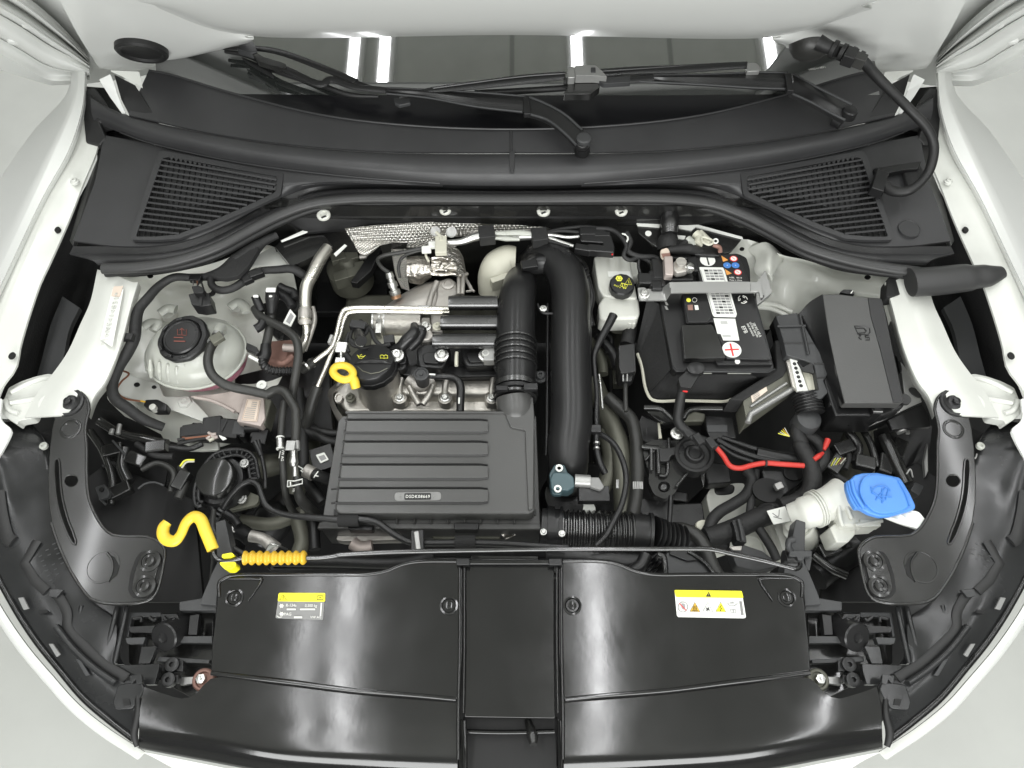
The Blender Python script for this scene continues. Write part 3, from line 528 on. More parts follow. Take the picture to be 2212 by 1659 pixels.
# ================================================================ headlamp housings
for s in (0, 1):
    side = 'right' if s else 'left'; f = lambda q: mir(q, 1106) if s else q
    h = thing('headlamp_housing', 'dark grey plastic headlamp top at the %s front corner' % side, 'headlamp', f([(150, 1300, .87)])[0])
    inner_ = [(60, 905, .83), (100, 960, .855), (118, 1060, .865), (150, 1180, .87), (190, 1290, .87), (250, 1345, .872), (245, 1440, .875), (262, 1466, .878), (300, 1478, .88), (302, 1514, .88)]
    mid = [(10, 905, .845), (40, 980, .868), (65, 1070, .872), (95, 1180, .876), (130, 1300, .877), (175, 1390, .88), (205, 1440, .88), (240, 1490, .882), (285, 1525, .884), (298, 1550, .884)]
    outer = [(-60, 900, .87), (-50, 1000, .87), (-45, 1100, .87), (-15, 1210, .872), (30, 1300, .872), (80, 1378, .872), (130, 1440, .872), (185, 1505, .873), (250, 1560, .873), (292, 1592, .872)]
    loft('top_shell', 'house', h, [f(inner_), f(mid), f([(a[0]*.5+b[0]*.5, a[1]*.5+b[1]*.5, .879) for a, b in zip(mid, outer)]), f(outer)], nu=50, nv=5, lin=False, t=.004, ang=75)
    tube('edge_gasket', 'gloss', h, f([(p[0]-3, p[1]+4, p[2]-.001) for p in outer]), .006, seg=8)
    # step lip line
    o2 = [(-75, 1160, .86), (-42, 1228, .86), (5, 1316, .86), (58, 1394, .86), (112, 1458, .86), (168, 1520, .86), (232, 1572, .86), (284, 1606, .86), (312, 1624, .86)]
    b2 = thing('bumper_corner', 'white painted bumper edge strip beside the %s headlamp' % side, 'bumper', f([(100, 1460, .86)])[0])
    loft('bright_edge', 'chromeline', b2, [f(o2), f([(p[0]-9, p[1]+10, .862) for p in o2])], nu=40, nv=2, t=.004)
    loft('corner_skin', 'paint', b2, [f([(p[0]-8.5, p[1]+9.5, .861) for p in o2]), f([(p[0]-14, p[1]+15, .85) for p in o2]), f([(p[0]-13, p[1]+14, .70) for p in o2])], nu=40, nv=4, lin=False, t=.003, ang=75)
    tube('end_boot', 'rubber', h, f([(298, 1500, .885), (299, 1540, .888), (290, 1585, .885), (296, 1612, .88)]), [.005, .007, .006, .004], seg=8)
    # zigzag channel: raised strips, coloured black for the shade of a recess
    ch = [(0, 1060, .882), (-4, 1100, .882), (18, 1150, .882)]
    tube('gasket_channel', 'ink', h, f(T('I', .8805, (230, 245), (150, 385), (215, 490), (290, 560))), .0085, seg=8, n=1, oval=.3)
    tube('gasket_channel', 'ink', h, f(T('I', .8795, (345, 560), (415, 690), (420, 790), (520, 900), (640, 1010), (790, 1100))), .008, seg=8, oval=.3)
    tube('moulded_ridge', 'house', h, f(T('I', .883, (350, 780), (460, 920), (590, 1040), (720, 1130))), .006, seg=8)
    for q in [((110, 600), (145, 595), (180, 665), (145, 675)), ((300, 885), (330, 885), (375, 950), (350, 968)), ((470, 980), (500, 985), (560, 1080), (530, 1085))]:
        plate('clip_slot', 'grey' if q[0][0] == 470 else 'sticker', h, f(T('I', .886, *q)), .004, .001)
    plate('latch_block', 'house', h, f(rnd(T('I', .889, (735, 1140), (880, 1120), (900, 1170), (860, 1250), (820, 1290), (715, 1300), (700, 1250)), 5)), .014, .002)
    plate('latch_hole', 'void', h, f(T('I', .8905, (760, 1230), (805, 1230), (810, 1265), (770, 1270))), .002, 0)
    plate('latch_hook', 'house', h, f(rnd(T('I', .893, (805, 1085), (880, 1075), (885, 1130), (850, 1140), (845, 1105), (815, 1140)), 3)), .006, .001)
    plate('small_hole', 'void', h, f(rnd(T('I', .8868, (235, 680), (290, 672), (300, 690), (250, 702)), 2)), .003, 0)
    plate('ridge_block', 'house', h, f(rnd(T('I', .886, (310, 545), (395, 548), (350, 600), (300, 590)), 3)), .006, .001)
    # inner wall of housing
    loft('inner_wall', 'house', h, [f(T('I', .868, (505, 600), (640, 640), (790, 640))), f(T('I', .862, (440, 820), (600, 900), (740, 960))), f(T('I', .86, (610, 960), (690, 1010), (770, 1015)))], nu=16, nv=5, lin=False, t=.004, ang=75)
    for q in [((510, 650), (470, 830)), ((730, 660), (660, 950)), ((790, 660), (715, 1010))]: tube('wall_rib', 'house', h, f(T('I', .872, *q)), .0045, seg=8, n=1)
    for i in range(3):
        for k in range(6 if not s else 3):
            if (i+k*2) % 7 == 5: continue
            x, y = 250+i*42+k*13-(40 if s else 0), 340-i*38+k*30
            box('moulded_mark', 'pgrey' if 0 else 'grey', h, f(T('I', .8862, (x, y)))[0], .0015, .0045, .0006, 62 if s else -62, bev=0)
    # dark wheel-side cavity body and chevrons
    loft('upper_shell', 'felt', h, [f(T('E', .86, (0, 1250), (0, 1450), (0, 1700))), f(T('E', .85, (180, 1220), (200, 1500), (260, 1700))), f(T('E', .83, (330, 1160), (320, 1500), (310, 1700)))], nu=12, nv=5, lin=False, t=.004)
    tube('gasket_channel', 'ink', h, f(T('I', .882, (-10, -60), (10, 90), (50, 230), (80, 250))), .011, seg=8, oval=.3)  # black raised strip, shade of a recessed channel put into its colour
    lathe('washer', 'trans', h, f(T('E', .868, (270, 1272)))[0], [(.0065, -.004), (.0065, .001), (.003, .002), (.0025, .0), (.0003, .0)], seg=18)
    # metal brace
    b = thing('lamp_brace', 'black metal brace plate with long slot, %s' % ('nearest the blue filler cap' if s else 'left of the yellow rod hook'), 'bracket', f([(150, 1050, .9)])[0])
    out = [(118, 905), (114, 880), (120, 862), (135, 848), (155, 843), (175, 848), (188, 862), (193, 885), (188, 905), (184, 930), (187, 960), (187, 1000), (188, 1040), (192, 1075), (203, 1105), (222, 1138), (245, 1156), (290, 1159), (320, 1160), (345, 1172), (357, 1190), (354, 1215), (345, 1260), (335, 1285), (318, 1298), (280, 1304), (225, 1303), (196, 1293), (176, 1270), (152, 1232), (128, 1180), (111, 1130), (104, 1085), (103, 1030), (107, 970), (112, 930)]
    slot_ = [(121, 992), (118, 1000), (119, 1040), (124, 1085), (137, 1130), (156, 1172), (163, 1176), (164, 1168), (148, 1125), (136, 1080), (131, 1040), (129, 1000), (126, 992)]
    hl = circ(153, 1038, 0, 14, 16, .9)
    zf = .9
    z3 = lambda q, z: [(p[0], p[1], z) for p in q]
    plate('plate', 'metalb', b, f(z3(out, zf)), .005, .003, seg=3, holes=[f(z3(slot_, zf)), f(z3(hl, zf))])
    tube('rolled_edge', 'metalb', b, f(z3(out[5:32], zf-.001)), .003, seg=8, n=2)
    tube('slot_rim', 'metalb', b, f(z3(slot_, zf+.0005)), .002, seg=6, n=2, closed=True)
    lathe('round_boss', 'metalb', b, f([(153, 927, zf)])[0], [(.018, -.002), (.017, .001), (.0155, .0018), (.0135, .0018), (.012, .0006), (.0004, .0006)], seg=28)
    lathe('grommet', 'satin', b, f([(150, 870, zf)])[0], [(.026, -.003), (.025, .0025), (.021, .0035), (.019, .0015), (.015, .001), (.012, .004), (.0065, .0045), (.006, .009), (.002, .01), (.0003, .01)], seg=28, sx=.95)
    plate('fastener_recess', 'void', b, f(rnd(T('I', .9012, (880, 310), (985, 310), (1005, 380), (960, 560), (920, 605), (830, 605), (795, 560), (810, 450), (845, 350)), 10)), .003, 0)
    plate('fastener_pad', 'metalb', b, f(rnd(T('I', .9035, (895, 322), (975, 322), (990, 380), (945, 555), (905, 592), (845, 590), (815, 550), (828, 460), (860, 365)), 10)), .003, .0015)
    for q in ((932, 372), (900, 528)):
        lathe('bolt', 'metalb', b, f(T('I', .9035, q))[0], [(.0165, -.001), (.016, .0015), (.012, .002), (.0115, .0005), (.0085, .0005), (.008, .005), (.0045, .0055), (.004, .003), (.0003, .003)], seg=24)
    lathe('stamped_ring', 'metalb', b, f([(222, 1224, zf)])[0], [(.0255, -.001), (.025, .001), (.0225, .001), (.022, -.0002), (.0003, -.0002)], seg=30)
    plate('crescent_cut', 'void', b, f(z3([(231, 1195), (247, 1203), (257, 1222), (252, 1242), (238, 1254), (243, 1236), (243, 1215)], zf+.0012)), .002, 0)
    tube('crescent_edge', 'metalb', b, f(z3([(231, 1194), (243, 1212), (243, 1236), (234, 1257)], zf+.001)), .0022, seg=6)
    for q in ([(210, 1295), (200, 1250), (215, 1180)],): pass
    # dark wheel bay side behind brace
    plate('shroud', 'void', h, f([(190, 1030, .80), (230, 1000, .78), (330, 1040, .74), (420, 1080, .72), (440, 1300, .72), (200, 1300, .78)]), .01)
# lamp adjuster cavities
for s in (0, 1):
    f = lambda q: mir(q, 1103) if s else q
    a = thing('lamp_adjuster', 'black plastic adjuster brackets in the opening %s the radiator covers' % ('right of' if s else 'left of'), 'bracket', f([(370, 1400, .84)])[0])
    z = .85
    plate('upper_shelf', 'grey', a, f(rnd(T('I', .872, (1115, 625), (1270, 600), (1345, 650), (1345, 678), (1115, 680)), 3)), .02, .001)
    plate('tray', 'metalb', a, f(rnd(T('I', .83, (800, 690), (1330, 690), (1320, 1100), (1190, 1220), (800, 1010)), 4)), .006, .001)
    for q, mm, zz in [(((805, 690), (1000, 690), (1000, 720), (820, 720), (800, 840), (785, 840)), 'grey', .862), (((800, 780), (1000, 770), (980, 820), (810, 815)), 'black', .868), (((780, 850), (905, 845), (890, 888), (790, 885)), 'grey', .872), (((1100, 840), (1320, 838), (1320, 882), (1105, 880)), 'grey', .866), (((985, 965), (1305, 985), (1300, 1010), (975, 998)), 'grey', .86), (((740, 1020), (990, 1010), (985, 1060), (960, 1140), (900, 1140), (740, 1060)), 'house', .872), (((880, 905), (975, 900), (930, 1010), (860, 1010)), 'house', .874), (((1040, 980), (1140, 990), (1140, 1060), (1040, 1050)), 'black', .868), (((1020, 1070), (1110, 1080), (1110, 1130), (1010, 1120)), 'black', .868), (((1110, 1095), (1215, 1090), (1220, 1130), (1120, 1145)), 'bgrey', .85), (((1000, 700), (1100, 700), (1130, 760), (1010, 770)), 'black', .87), (((1180, 710), (1240, 700), (1225, 830), (1170, 830)), 'black', .868)]:
        plate('bracket_web', mm, a, f(rnd(T('I', zz, *q), 2)), .012, .0012)
    for q in ((1070, 1015), (1045, 1110)): lathe('boss', 'black', a, f(T('I', .872, q))[0], [(.010, -.01), (.010, .001), (.007, .002), (.0035, .002), (.003, -.003), (.0003, -.003)], seg=18)
    c0, c1 = P(*f(T('I', .83, (1180, 760)))[0]), P(*f(T('I', .878, (1015, 848)))[0]); ax = (c1-c0)
    lathe('adjuster_barrel', 'satin', a, c0, [(.021, 0), (.0215, ax.length-.002), (.0195, ax.length), (.008, ax.length+.0005), (.0065, ax.length-.002), (.0003, ax.length-.003)], axis=ax, seg=28)
    for q in [((830, 730), (880, 725), (880, 750)), ((930, 720), (960, 740), (975, 730)), ((1020, 720), (1050, 750), (1090, 730))]: tube('clip', 'black', a, f(T('I', .874, *q)), .003, seg=6)
    lathe('end_washer', 'olive' if s else 'rust', a, f(T('I', .855, (1265, 1110)))[0], [(.016, -.01), (.016, 0), (.014, .002), (.011, .002), (.010, -.002), (.0003, -.002)], seg=24)
    lathe('bolt', 'steel', a, f(T('I', .858, (1252, 1105)))[0], [(.007, -.003), (.007, .004), (.003, .005), (.0003, .004)], seg=6)
    # side post between brace and cover
    plate('support_post', 'grey', a, f(rnd(T('I', .88, (1340, 130), (1400, 110), (1440, 300), (1475, 400), (1475, 455), (1430, 470), (1360, 500), (1345, 648), (1240, 640), (1270, 560), (1320, 440), (1350, 380)), 3)), .03, .002)
# ================================================================ engine
Z = .80
en = thing('engine', 'silver and black four cylinder engine block in the middle of the bay', 'engine', (980, 830, .7))
plate('block_body', 'olive', en, T('F', .70, (300, 560), (1400, 560), (1450, 900), (1450, 1500), (250, 1500), (200, 1200)), .2, .01)
plate('cam_cover', 'alu', en, rnd(T('F', .775, (255, 1140), (420, 1170), (640, 1130), (700, 1190), (1000, 1180), (1400, 1170), (1420, 1250), (1400, 1420), (300, 1420), (230, 1330), (215, 1230)), 8), .06, .008, seg=3)
loft('cover_dome', 'alu', en, [T('F', .78, (715, 1180), (960, 1165), (1200, 1165), (1400, 1160)), T('F', .795, (712, 1230), (960, 1215), (1200, 1220), (1400, 1215)), T('F', .795, (715, 1290), (960, 1290), (1200, 1290), (1400, 1290)), T('F', .775, (720, 1350), (960, 1350), (1200, 1350), (1400, 1350))], nu=30, nv=5, lin=False, t=.01)
for x in (700, 1030, 1370):
    tube('cover_rib', 'alu', en, T('F', .797, (x, 1180), (x-12, 1250), (x-14, 1340)), .0075, seg=10)
    lathe('bolt_boss', 'alu', en, T('F', .80, (x-12, 1318))[0], [(.014, -.02), (.013, 0), (.010, .002), (.009, -.002), (.0003, -.002)], seg=22)
    bolt(en, T('F', .803, (x-12, 1318))[0], .0055)
loft('end_flange', 'alu', en, [T('F', .765, (330, 1100), (230, 1210), (170, 1270), (190, 1390), (250, 1500)), T('F', .78, (360, 1150), (260, 1230), (205, 1290), (225, 1380), (285, 1470))], nu=24, nv=3, t=.02, ang=60)
lathe('flange_hole', 'alu', en, T('F', .785, (245, 1320))[0], [(.010, -.006), (.010, .001), (.007, .001), (.0065, -.002), (.0003, -.002)], sx=.7, seg=20)
bolt(en, T('F', .785, (330, 1318))[0], .006, 'olive')
# filler neck
c0, c1 = P(*T('F', .775, (560, 1260))[0]), P(*T('F', .835, (500, 1110))[0]); ax = c1-c0
lathe('filler_neck', 'alu', en, c0-ax*.4, [(.050, 0), (.046, .02), (.0415, .04), (.041, ax.length*1.4)], ax, seg=32)
for i in range(9):
    pass
# split lug with hose fitting
for q in (((760, 1240), (790, 1300), (830, 1370)), ((930, 1230), (900, 1300), (855, 1370))): tube('lug_rib', 'alu', en, T('F', .805, *q), .007, seg=8)
tube('split_lug', 'alud', en, T('F', .800, (750, 1190), (840, 1240), (930, 1190)), .013, seg=12)
# black coils / cam rail
for i, (q, z) in enumerate([(((810, 960), (870, 925), (1000, 925), (1060, 960), (1050, 1000), (1030, 1060), (1000, 1110), (830, 1100), (815, 1040)), .83), (((1130, 960), (1160, 930), (1380, 930), (1380, 1080), (1170, 1090), (1140, 1030)), .83), (((620, 960), (700, 955), (740, 990), (745, 1060), (730, 1110), (650, 1120), (620, 1050)), .825)]):
    plate('ignition_coil', 'satin', en, rnd(T('F', z, *q), 8), .03, .005, seg=3)
    plate('coil_top', 'black', en, rnd(T('F', z+.006, *[((x-q[0][0]-110)*.6+q[0][0]+110, (y-1020)*.45+1030) for x, y in q]), 4), .008, .002)
for q in ((668, 1010), (993, 1010), (1313, 1010)):
    bolt(en, T('F', .845, q)[0], .0085)
plate('cam_rail', 'black', en, T('F', .806, (600, 1080), (1400, 1080), (1400, 1165), (1000, 1175), (760, 1165), (600, 1130)), .03, .004)
plate('dark_base', 'black', en, T('F', .79, (600, 870), (1400, 870), (1400, 1100), (600, 1100)), .03, .004)
tube('connector_tab', 'beige', en, T('F', .842, (1103, 990), (1100, 1040), (1100, 1090)), .004, seg=6)
box('connector_head', 'bgrey', en, T('F', .852, (1338, 1003))[0], .02, .026, .02)
# exhaust manifold / turbo
loft('turbo_heatshield', 'alud', en, [T('F', .80, (590, 650), (720, 560), (860, 490), (960, 470)), T('F', .83, (640, 660), (760, 580), (880, 510), (975, 470)), T('F', .835, (690, 690), (810, 620), (905, 560), (1010, 470)), T('F', .83, (760, 690), (870, 660), (960, 600), (1060, 470)), T('F', .82, (900, 690), (980, 690), (1040, 640), (1105, 500))], nu=24, nv=5, lin=False, t=.005, ang=60)
plate('manifold_flange', 'alud', en, rnd(T('F', .838, (955, 480), (1000, 460), (1060, 458), (1100, 475), (1110, 570), (1060, 580), (1040, 690), (930, 690), (960, 580)), 6), .02, .004)
lathe('stamped_boss', 'alud', en, T('F', .84, (1040, 495))[0], [(.013, -.003), (.012, .001), (.008, .002), (.007, -.0005), (.0003, -.0005)], seg=24)
tube('shield_ridge', 'alud', en, T('F', .84, (960, 480), (925, 560), (900, 650), (890, 700)), .007, seg=8)
tube('turbo_body', 'alu', en, T('F', .80, (505, 785), (580, 785), (700, 785), (850, 785)), [.030, .0315, .0315, .031], seg=28, n=3)
for x in (510, 560, 590): tube('clamp_band', 'steel', en, T('F', .80, (x-6, 785), (x+6, 785)), .0335, seg=28, n=1)
plate('actuator_bracket', 'alud', en, rnd(T('F', .835, (845, 735), (910, 735), (912, 820), (940, 870), (900, 900), (845, 900)), 5), .02, .003)
bolt(en, T('F', .838, (875, 800))[0], .007); bolt(en, T('F', .838, (962, 800))[0], .006, 'beige')
plate('gasket_plate', 'alud', en, T('F', .825, (915, 715), (1000, 715), (1000, 840), (915, 840)), .01, .002)
box('clamp_foot', 'steel', en, T('F', .835, (535, 800))[0], .012, .03, .02, 0)
plate('underside_dark', 'black', en, T('F', .76, (500, 850), (920, 850), (920, 960), (640, 960), (500, 930)), .02, .003)
box('vacuum_block', 'beige', en, T('F', .81, (600, 900))[0], .06, .02, .02)
# black plastic lever shaped tube
tube('breather_elbow', 'satin', en, T('F', 0, (795, 790, .85), (790, 850, .855), (740, 900, .85), (690, 955, .84), (600, 980, .83)), [.008, .013, .013, .012, .010], seg=12)
tube('breather_elbow', 'satin', en, T('F', 0, (800, 820, .85), (850, 830, .845), (830, 880, .84), (760, 960, .83)), [.008, .011, .012, .010], seg=12)
# loom knot left of the cap
for q, r in [(((370, 780), (440, 790), (450, 830), (420, 870)), .006), (((345, 830), (330, 880), (350, 940), (420, 945), (440, 900)), .004), (((400, 760), (480, 830), (510, 900), (560, 950)), .005), (((320, 850), (300, 920), (320, 990)), .004), (((300, 1010), (340, 1060), (360, 1120)), .007), (((330, 900), (420, 960), (520, 960), (620, 930)), .006)]:
    tube('loom_branch', 'tape', en, T('F', .845, *q), r, seg=8)
tube('solenoid', 'satin', en, T('F', 0, (380, 790, .84), (410, 910, .865)), [.010, .0125], seg=16, n=2)
tube('chrome_ring', 'steel', en, T('F', .85, (370, 900), (380, 935), (420, 940), (445, 905)), .0025, seg=6)
box('black_connector', 'satin', en, T('F', .86, (385, 785))[0], .03, .016, .015, -12)
box('black_connector', 'satin', en, T('F', .85, (610, 890))[0], .02, .016, .015, 10)
# front top hose with round pressure valve
lathe('pressure_valve', 'grey', en, T('F', .845, (845, 1150))[0], [(.012, -.03), (.0135, -.004), (.0135, .002), (.010, .003), (.009, .001), (.004, .001), (.0035, .004), (.0003, .004)], seg=24)
tube('fuel_hose', 'satin', en, T('F', 0, (880, 1165, .835), (960, 1165, .835), (1060, 1170, .835), (1110, 1195, .835), (1130, 1240, .833), (1130, 1330, .83), (1128, 1420, .825)), [.005, .006, .008, .009, .009, .009, .008], seg=12)
box('hose_print', 'paper', en, T('F', .8435, (925, 1150))[0], .011, .003, .001, -3, bev=0)
box('hose_print', 'paper', en, T('F', .841, (1120, 1340))[0], .003, .012, .001, 0, bev=0)
# oil cap
oc = thing('oil_filler_cap', 'round black oil filler cap with yellow oil can symbol', 'cap', c1)
lathe('cap_rim', 'black', oc, c1, [(.044, -.006), (.045, 0), (.045, .006), (.044, .007)], ax, seg=60, cog=(30, -.02, -1))
ct = c1+ax.normalized()*.006
lathe('cap_body', 'satin', oc, ct, [(.042, 0), (.0415, .012), (.040, .0145), (.034, .0155), (.0004, .0158)], ax, seg=40)
an_ = ax.normalized()
def oncap(X, Y, h=.0165): return PP(*T('F', 0, (X, Y))[0][:2], ct+an_*h, an_)
tube('grip_ridge', 'satin', oc, [oncap(360, 1075), oncap(420, 1060), oncap(500, 1055), oncap(580, 1060), oncap(625, 1072)], [.001, .005, .006, .005, .001], seg=8)

def capline(par, m, pts, wd, fn=oncap, closed=False): return tube('printed_symbol', m, par, [fn(*p) for p in pts], wd, seg=4, n=1, closed=closed)
capline(oc, 'lprint', [(380, 1010), (395, 1020), (430, 1020), (440, 1012)], .0008)
capline(oc, 'lprint', [(385, 1012), (395, 1032), (415, 1034), (430, 1020)], .0008); capline(oc, 'lprint', [(400, 1012), (415, 1005)], .0008)
for x in (548, 574, 600): capline(oc, 'lprint', [(x, 1012), (x+2, 1035)], .0008)
capline(oc, 'lprint', [(548, 1012), (562, 1009), (574, 1014), (588, 1009), (600, 1014)], .0008); capline(oc, 'lprint', [(550, 1034), (562, 1031), (576, 1036), (588, 1031), (602, 1035)], .0008)
capline(oc, 'olive', [(385, 1095), (420, 1125), (480, 1145), (540, 1135), (600, 1105)], .0012)
# dipstick
dp = thing('oil_dipstick', 'yellow ring handled oil dipstick standing left of the oil cap', 'dipstick', T('F', .86, (300, 1150))[0])
rg = T('F', .865, (205, 1130), (225, 1095), (270, 1085), (320, 1100), (350, 1140), (335, 1175), (290, 1190), (235, 1170))
tube('ring_handle', 'yellow', dp, rg, .0085, seg=12, n=4, closed=True, oval=.75)
tube('handle_stem', 'yellow', dp, T('F', 0, (335, 1160, .865), (358, 1200, .86), (372, 1250, .852)), [.010, .0105, .0095], seg=12, oval=.8)
tube('guide_wire', 'steel', dp, T('F', .85, (262, 985), (265, 1020), (262, 1050)), .0025, seg=6)
box('guide_clip', 'steel', dp, T('F', .85, (255, 1052))[0], .018, .014, .02)
# ---------------------------------------------------------------- twin metal pipes
tp = thing('coolant_pipe_pair', 'pair of bare aluminium pipes bending down left of the engine', 'pipe', T('F', .85, (500, 680))[0])
tube('upper_pipe', 'pipe', tp, T('F', 0, (1050, 672, .862), (700, 668, .862), (340, 668, .862), (290, 680, .86), (262, 730, .857), (225, 880, .852), (190, 960, .848), (110, 1025, .84), (60, 1065, .835)), .0052, seg=10, n=4)
tube('lower_pipe', 'pipe', tp, T('F', 0, (1050, 700, .855), (700, 697, .855), (350, 697, .855), (312, 710, .853), (285, 760, .85), (250, 880, .845), (195, 1000, .838), (150, 1110, .832), (88, 1250, .825)), .0052, seg=10, n=4)
box('pipe_clip', 'bgrey', tp, T('F', .862, (185, 890))[0], .006, .018, .01, -12)
box('pipe_clip', 'bgrey', tp, T('F', .868, (862, 655))[0], .022, .004, .01)
box('pipe_bracket', 'steel', tp, T('F', .85, (265, 950))[0], .02, .022, .006, -5)
tube('hose_end', 'hose', tp, T('F', 0, (70, 1055, .838), (30, 1085, .83), (-20, 1120, .82)), .0095, seg=12)
for q in ((50, 1070), (10, 1090)): tube('hose_clamp', 'steel', tp, T('F', .832, (q[0]-6, q[1]+5), (q[0]+6, q[1]-5)), .0108, seg=14, n=1)
tube('lower_hose', 'hose', tp, T('F', 0, (95, 1235, .826), (60, 1330, .81), (30, 1440, .79), (0, 1560, .75)), [.010, .012, .012, .012], seg=12)
# ---------------------------------------------------------------- three black runner tubes
for i, (x0, x1, y0, y1) in enumerate([(1045, 1400, 563, 703), (988, 1400, 705, 845), (930, 1400, 848, 970)]):
    yc = (y0+y1)/2; tube('duct_runner', 'pipeb', None, T('F', .865-.004*i, (x0, yc), (x0+20, yc), (1200, yc), (x1, yc)), [.0158, .0165, .0165, .0165][:4] if i else [.0158, .0162, .0162, .0162], seg=26, n=3)
for i, o in enumerate([o for o in COL.objects if o.name.startswith('duct_runner')]):
    tag(o, ['shortest and rearmost of the three glossy black duct tubes on the engine', 'middle of the three glossy black duct tubes on the engine', 'longest and frontmost of the three glossy black duct tubes on the engine'][i], 'duct', 'three parallel black duct tubes')
# ---------------------------------------------------------------- intake pipes
ip = thing('intake_pipe', 'wide black intake pipe with ribbed neck entering the air filter lid', 'air duct', T('F', .86, (1530, 900))[0])
tube('pipe_body', 'satin', ip, T('F', 0, (1570, 440, .82), (1562, 500, .845), (1545, 580, .866), (1535, 700, .868), (1530, 900, .868), (1530, 1150, .868), (1528, 1230, .866)), [.030, .034, .0365, .0375, .0375, .0375, .037], seg=32)
for y in (925, 968, 1011, 1055, 1098): tube('neck_ring', 'pipeb', ip, T('F', .868, (1530, y-5), (1530, y+5)), .0412, seg=36, n=1)
tube('clamp_collar', 'pipeb', ip, T('F', .866, (1530, 1228), (1530, 1262)), .0405, seg=36, n=1)
tube('clamp_collar', 'black', ip, T('F', .864, (1530, 1275), (1530, 1300)), .0415, seg=36, n=1)
tube('clamp_collar', 'pipeb', ip, T('F', .862, (1530, 1312), (1530, 1330)), .0395, seg=36, n=1)
box('collar_lug', 'black', ip, T('F', .905, (1640, 1235))[0], .024, .012, .01); box('collar_lug', 'black', ip, T('F', .905, (1430, 1245))[0], .02, .008, .01)
tube('outlet_nose', 'lid', ip, T('F', 0, (1520, 1320, .862), (1530, 1400, .857), (1545, 1470, .842), (1550, 1540, .82)), [.034, .034, .032, .024], seg=30)
lathe('side_tab', 'steel', ip, T('F', .885, (1732, 673))[0], [(.0065, -.003), (.0065, .001), (.003, .0015), (.0025, -.001), (.0003, -.001)], seg=18)
tube('tab_stalk', 'black', ip, T('F', .88, (1690, 640), (1720, 700), (1800, 708)), .0025, seg=6)
bolt(ip, T('F', .84, (1710, 1165))[0], .008, 'grey')
bp_ = thing('charge_pipe', 'tall smooth black pipe running forward right of the ribbed duct', 'air duct', T('F', .85, (1930, 1000))[0])
tube('pipe_body', 'satin', bp_, T('F', 0, (1600, 350, .82), (1690, 300, .845), (1790, 310, .862), (1880, 400, .868), (1925, 540, .87), (1930, 750, .87), (1930, 1100, .868), (1935, 1500, .862))+T('J', 0, (1640, 240, .855), (1640, 360, .84), (1620, 480, .80)), [.024, .030, .035, .038, .0385, .038, .038, .038, .037, .036, .034], seg=36)
tube('side_flange', 'black', bp_, T('F', .84, (1765, 640), (1762, 1000), (1755, 1660))+T('J', .83, (1500, 300)), .004, seg=8)
tube('mould_seam', 'satin', bp_, T('F', .858, (2040, 560), (2068, 800), (2068, 1300), (2060, 1640)), .004, seg=8)
loft('elbow_cover', 'black', bp_, [T('F', .87, (1570, 330), (1620, 280), (1720, 240), (1800, 250)), T('F', .89, (1580, 370), (1640, 330), (1740, 300), (1820, 330)), T('F', .87, (1590, 420), (1680, 400), (1760, 400), (1800, 480))], nu=16, nv=5, lin=False, t=.01, ang=60)
tube('flange_ring', 'black', bp_, T('F', 0, (1610, 300, .84), (1600, 400, .845), (1640, 470, .83)), .012, seg=12)
box('release_clip', 'black', bp_, T('F', .89, (1630, 345))[0], .03, .018, .012, 10)
# beige elbow
be = tube('resonator_elbow', 'beige', None, T('F', 0, (1355, 560, .79), (1370, 440, .82), (1410, 370, .835), (1480, 330, .84), (1530, 330, .84)), [.028, .033, .036, .034, .030], seg=26)
tag(be, 'beige plastic elbow duct behind the black intake pipe', 'duct')
tube('band', 'alud', be, T('F', .845, (1440, 300), (1475, 400), (1485, 470)), .006, seg=8)
box('beige_strap', 'beige', be, T('F', .85, (1440, 440))[0], .05, .012, .03, 22)
# pressure sensor
ps = thing('pressure_sensor', 'small teal grey pressure sensor at the front end of the charge pipe', 'sensor', T('J', .86, (1600, 470))[0])
plate('sensor_body', 'teal', ps, rnd(T('J', .885, (1545, 408), (1640, 410), (1675, 440), (1680, 500), (1640, 525), (1535, 515), (1525, 450)), 4), .03, .003)
plate('sensor_flange', 'teal', ps, rnd(T('J', .875, (1555, 360), (1615, 360), (1640, 420), (1600, 550), (1540, 548), (1520, 420)), 5), .012, .002)
for q in ((1583, 383), (1574, 512)): lathe('mount_ring', 'paper', ps, T('J', .886, q)[0], [(.006, -.002), (.006, .0005), (.0035, .0005), (.003, -.002), (.0003, -.002)], seg=16)
tube('sensor_neck', 'bgrey', ps, T('J', .872, (1680, 462), (1775, 468)), .0125, seg=16, n=2)
plate('sensor_plug', 'sticker', ps, rnd(T('J', .878, (1775, 440), (1830, 440), (1865, 500), (1840, 520), (1775, 500)), 3), .02, .003)
box('plug_latch', 'black', ps, T('J', .87, (1800, 540))[0], .05, .025, .02)
pb = lathe('pipe_end_cup', 'black', None, T('J', .79, (1640, 560))[0], [(.045, -.06), (.05, -.02), (.047, 0), (.040, .008), (.0005, .01)], seg=32); tag(pb, 'round black pipe end below the teal sensor', 'duct')
wt = thing('toothed_clip', 'white toothed hose clip below the teal sensor', 'clip', T('J', .8, (1770, 630))[0])
plate('clip_body', 'paper', wt, T('J', .83, (1735, 600), (1790, 595), (1808, 625), (1812, 665), (1730, 655)), .01, .001)
for i in range(6): plate('clip_tooth', 'paper', wt, T('J', .83, (1735+i*13, 653), (1742+i*13, 653), (1742+i*13, 675), (1737+i*13, 675)), .006, 0)
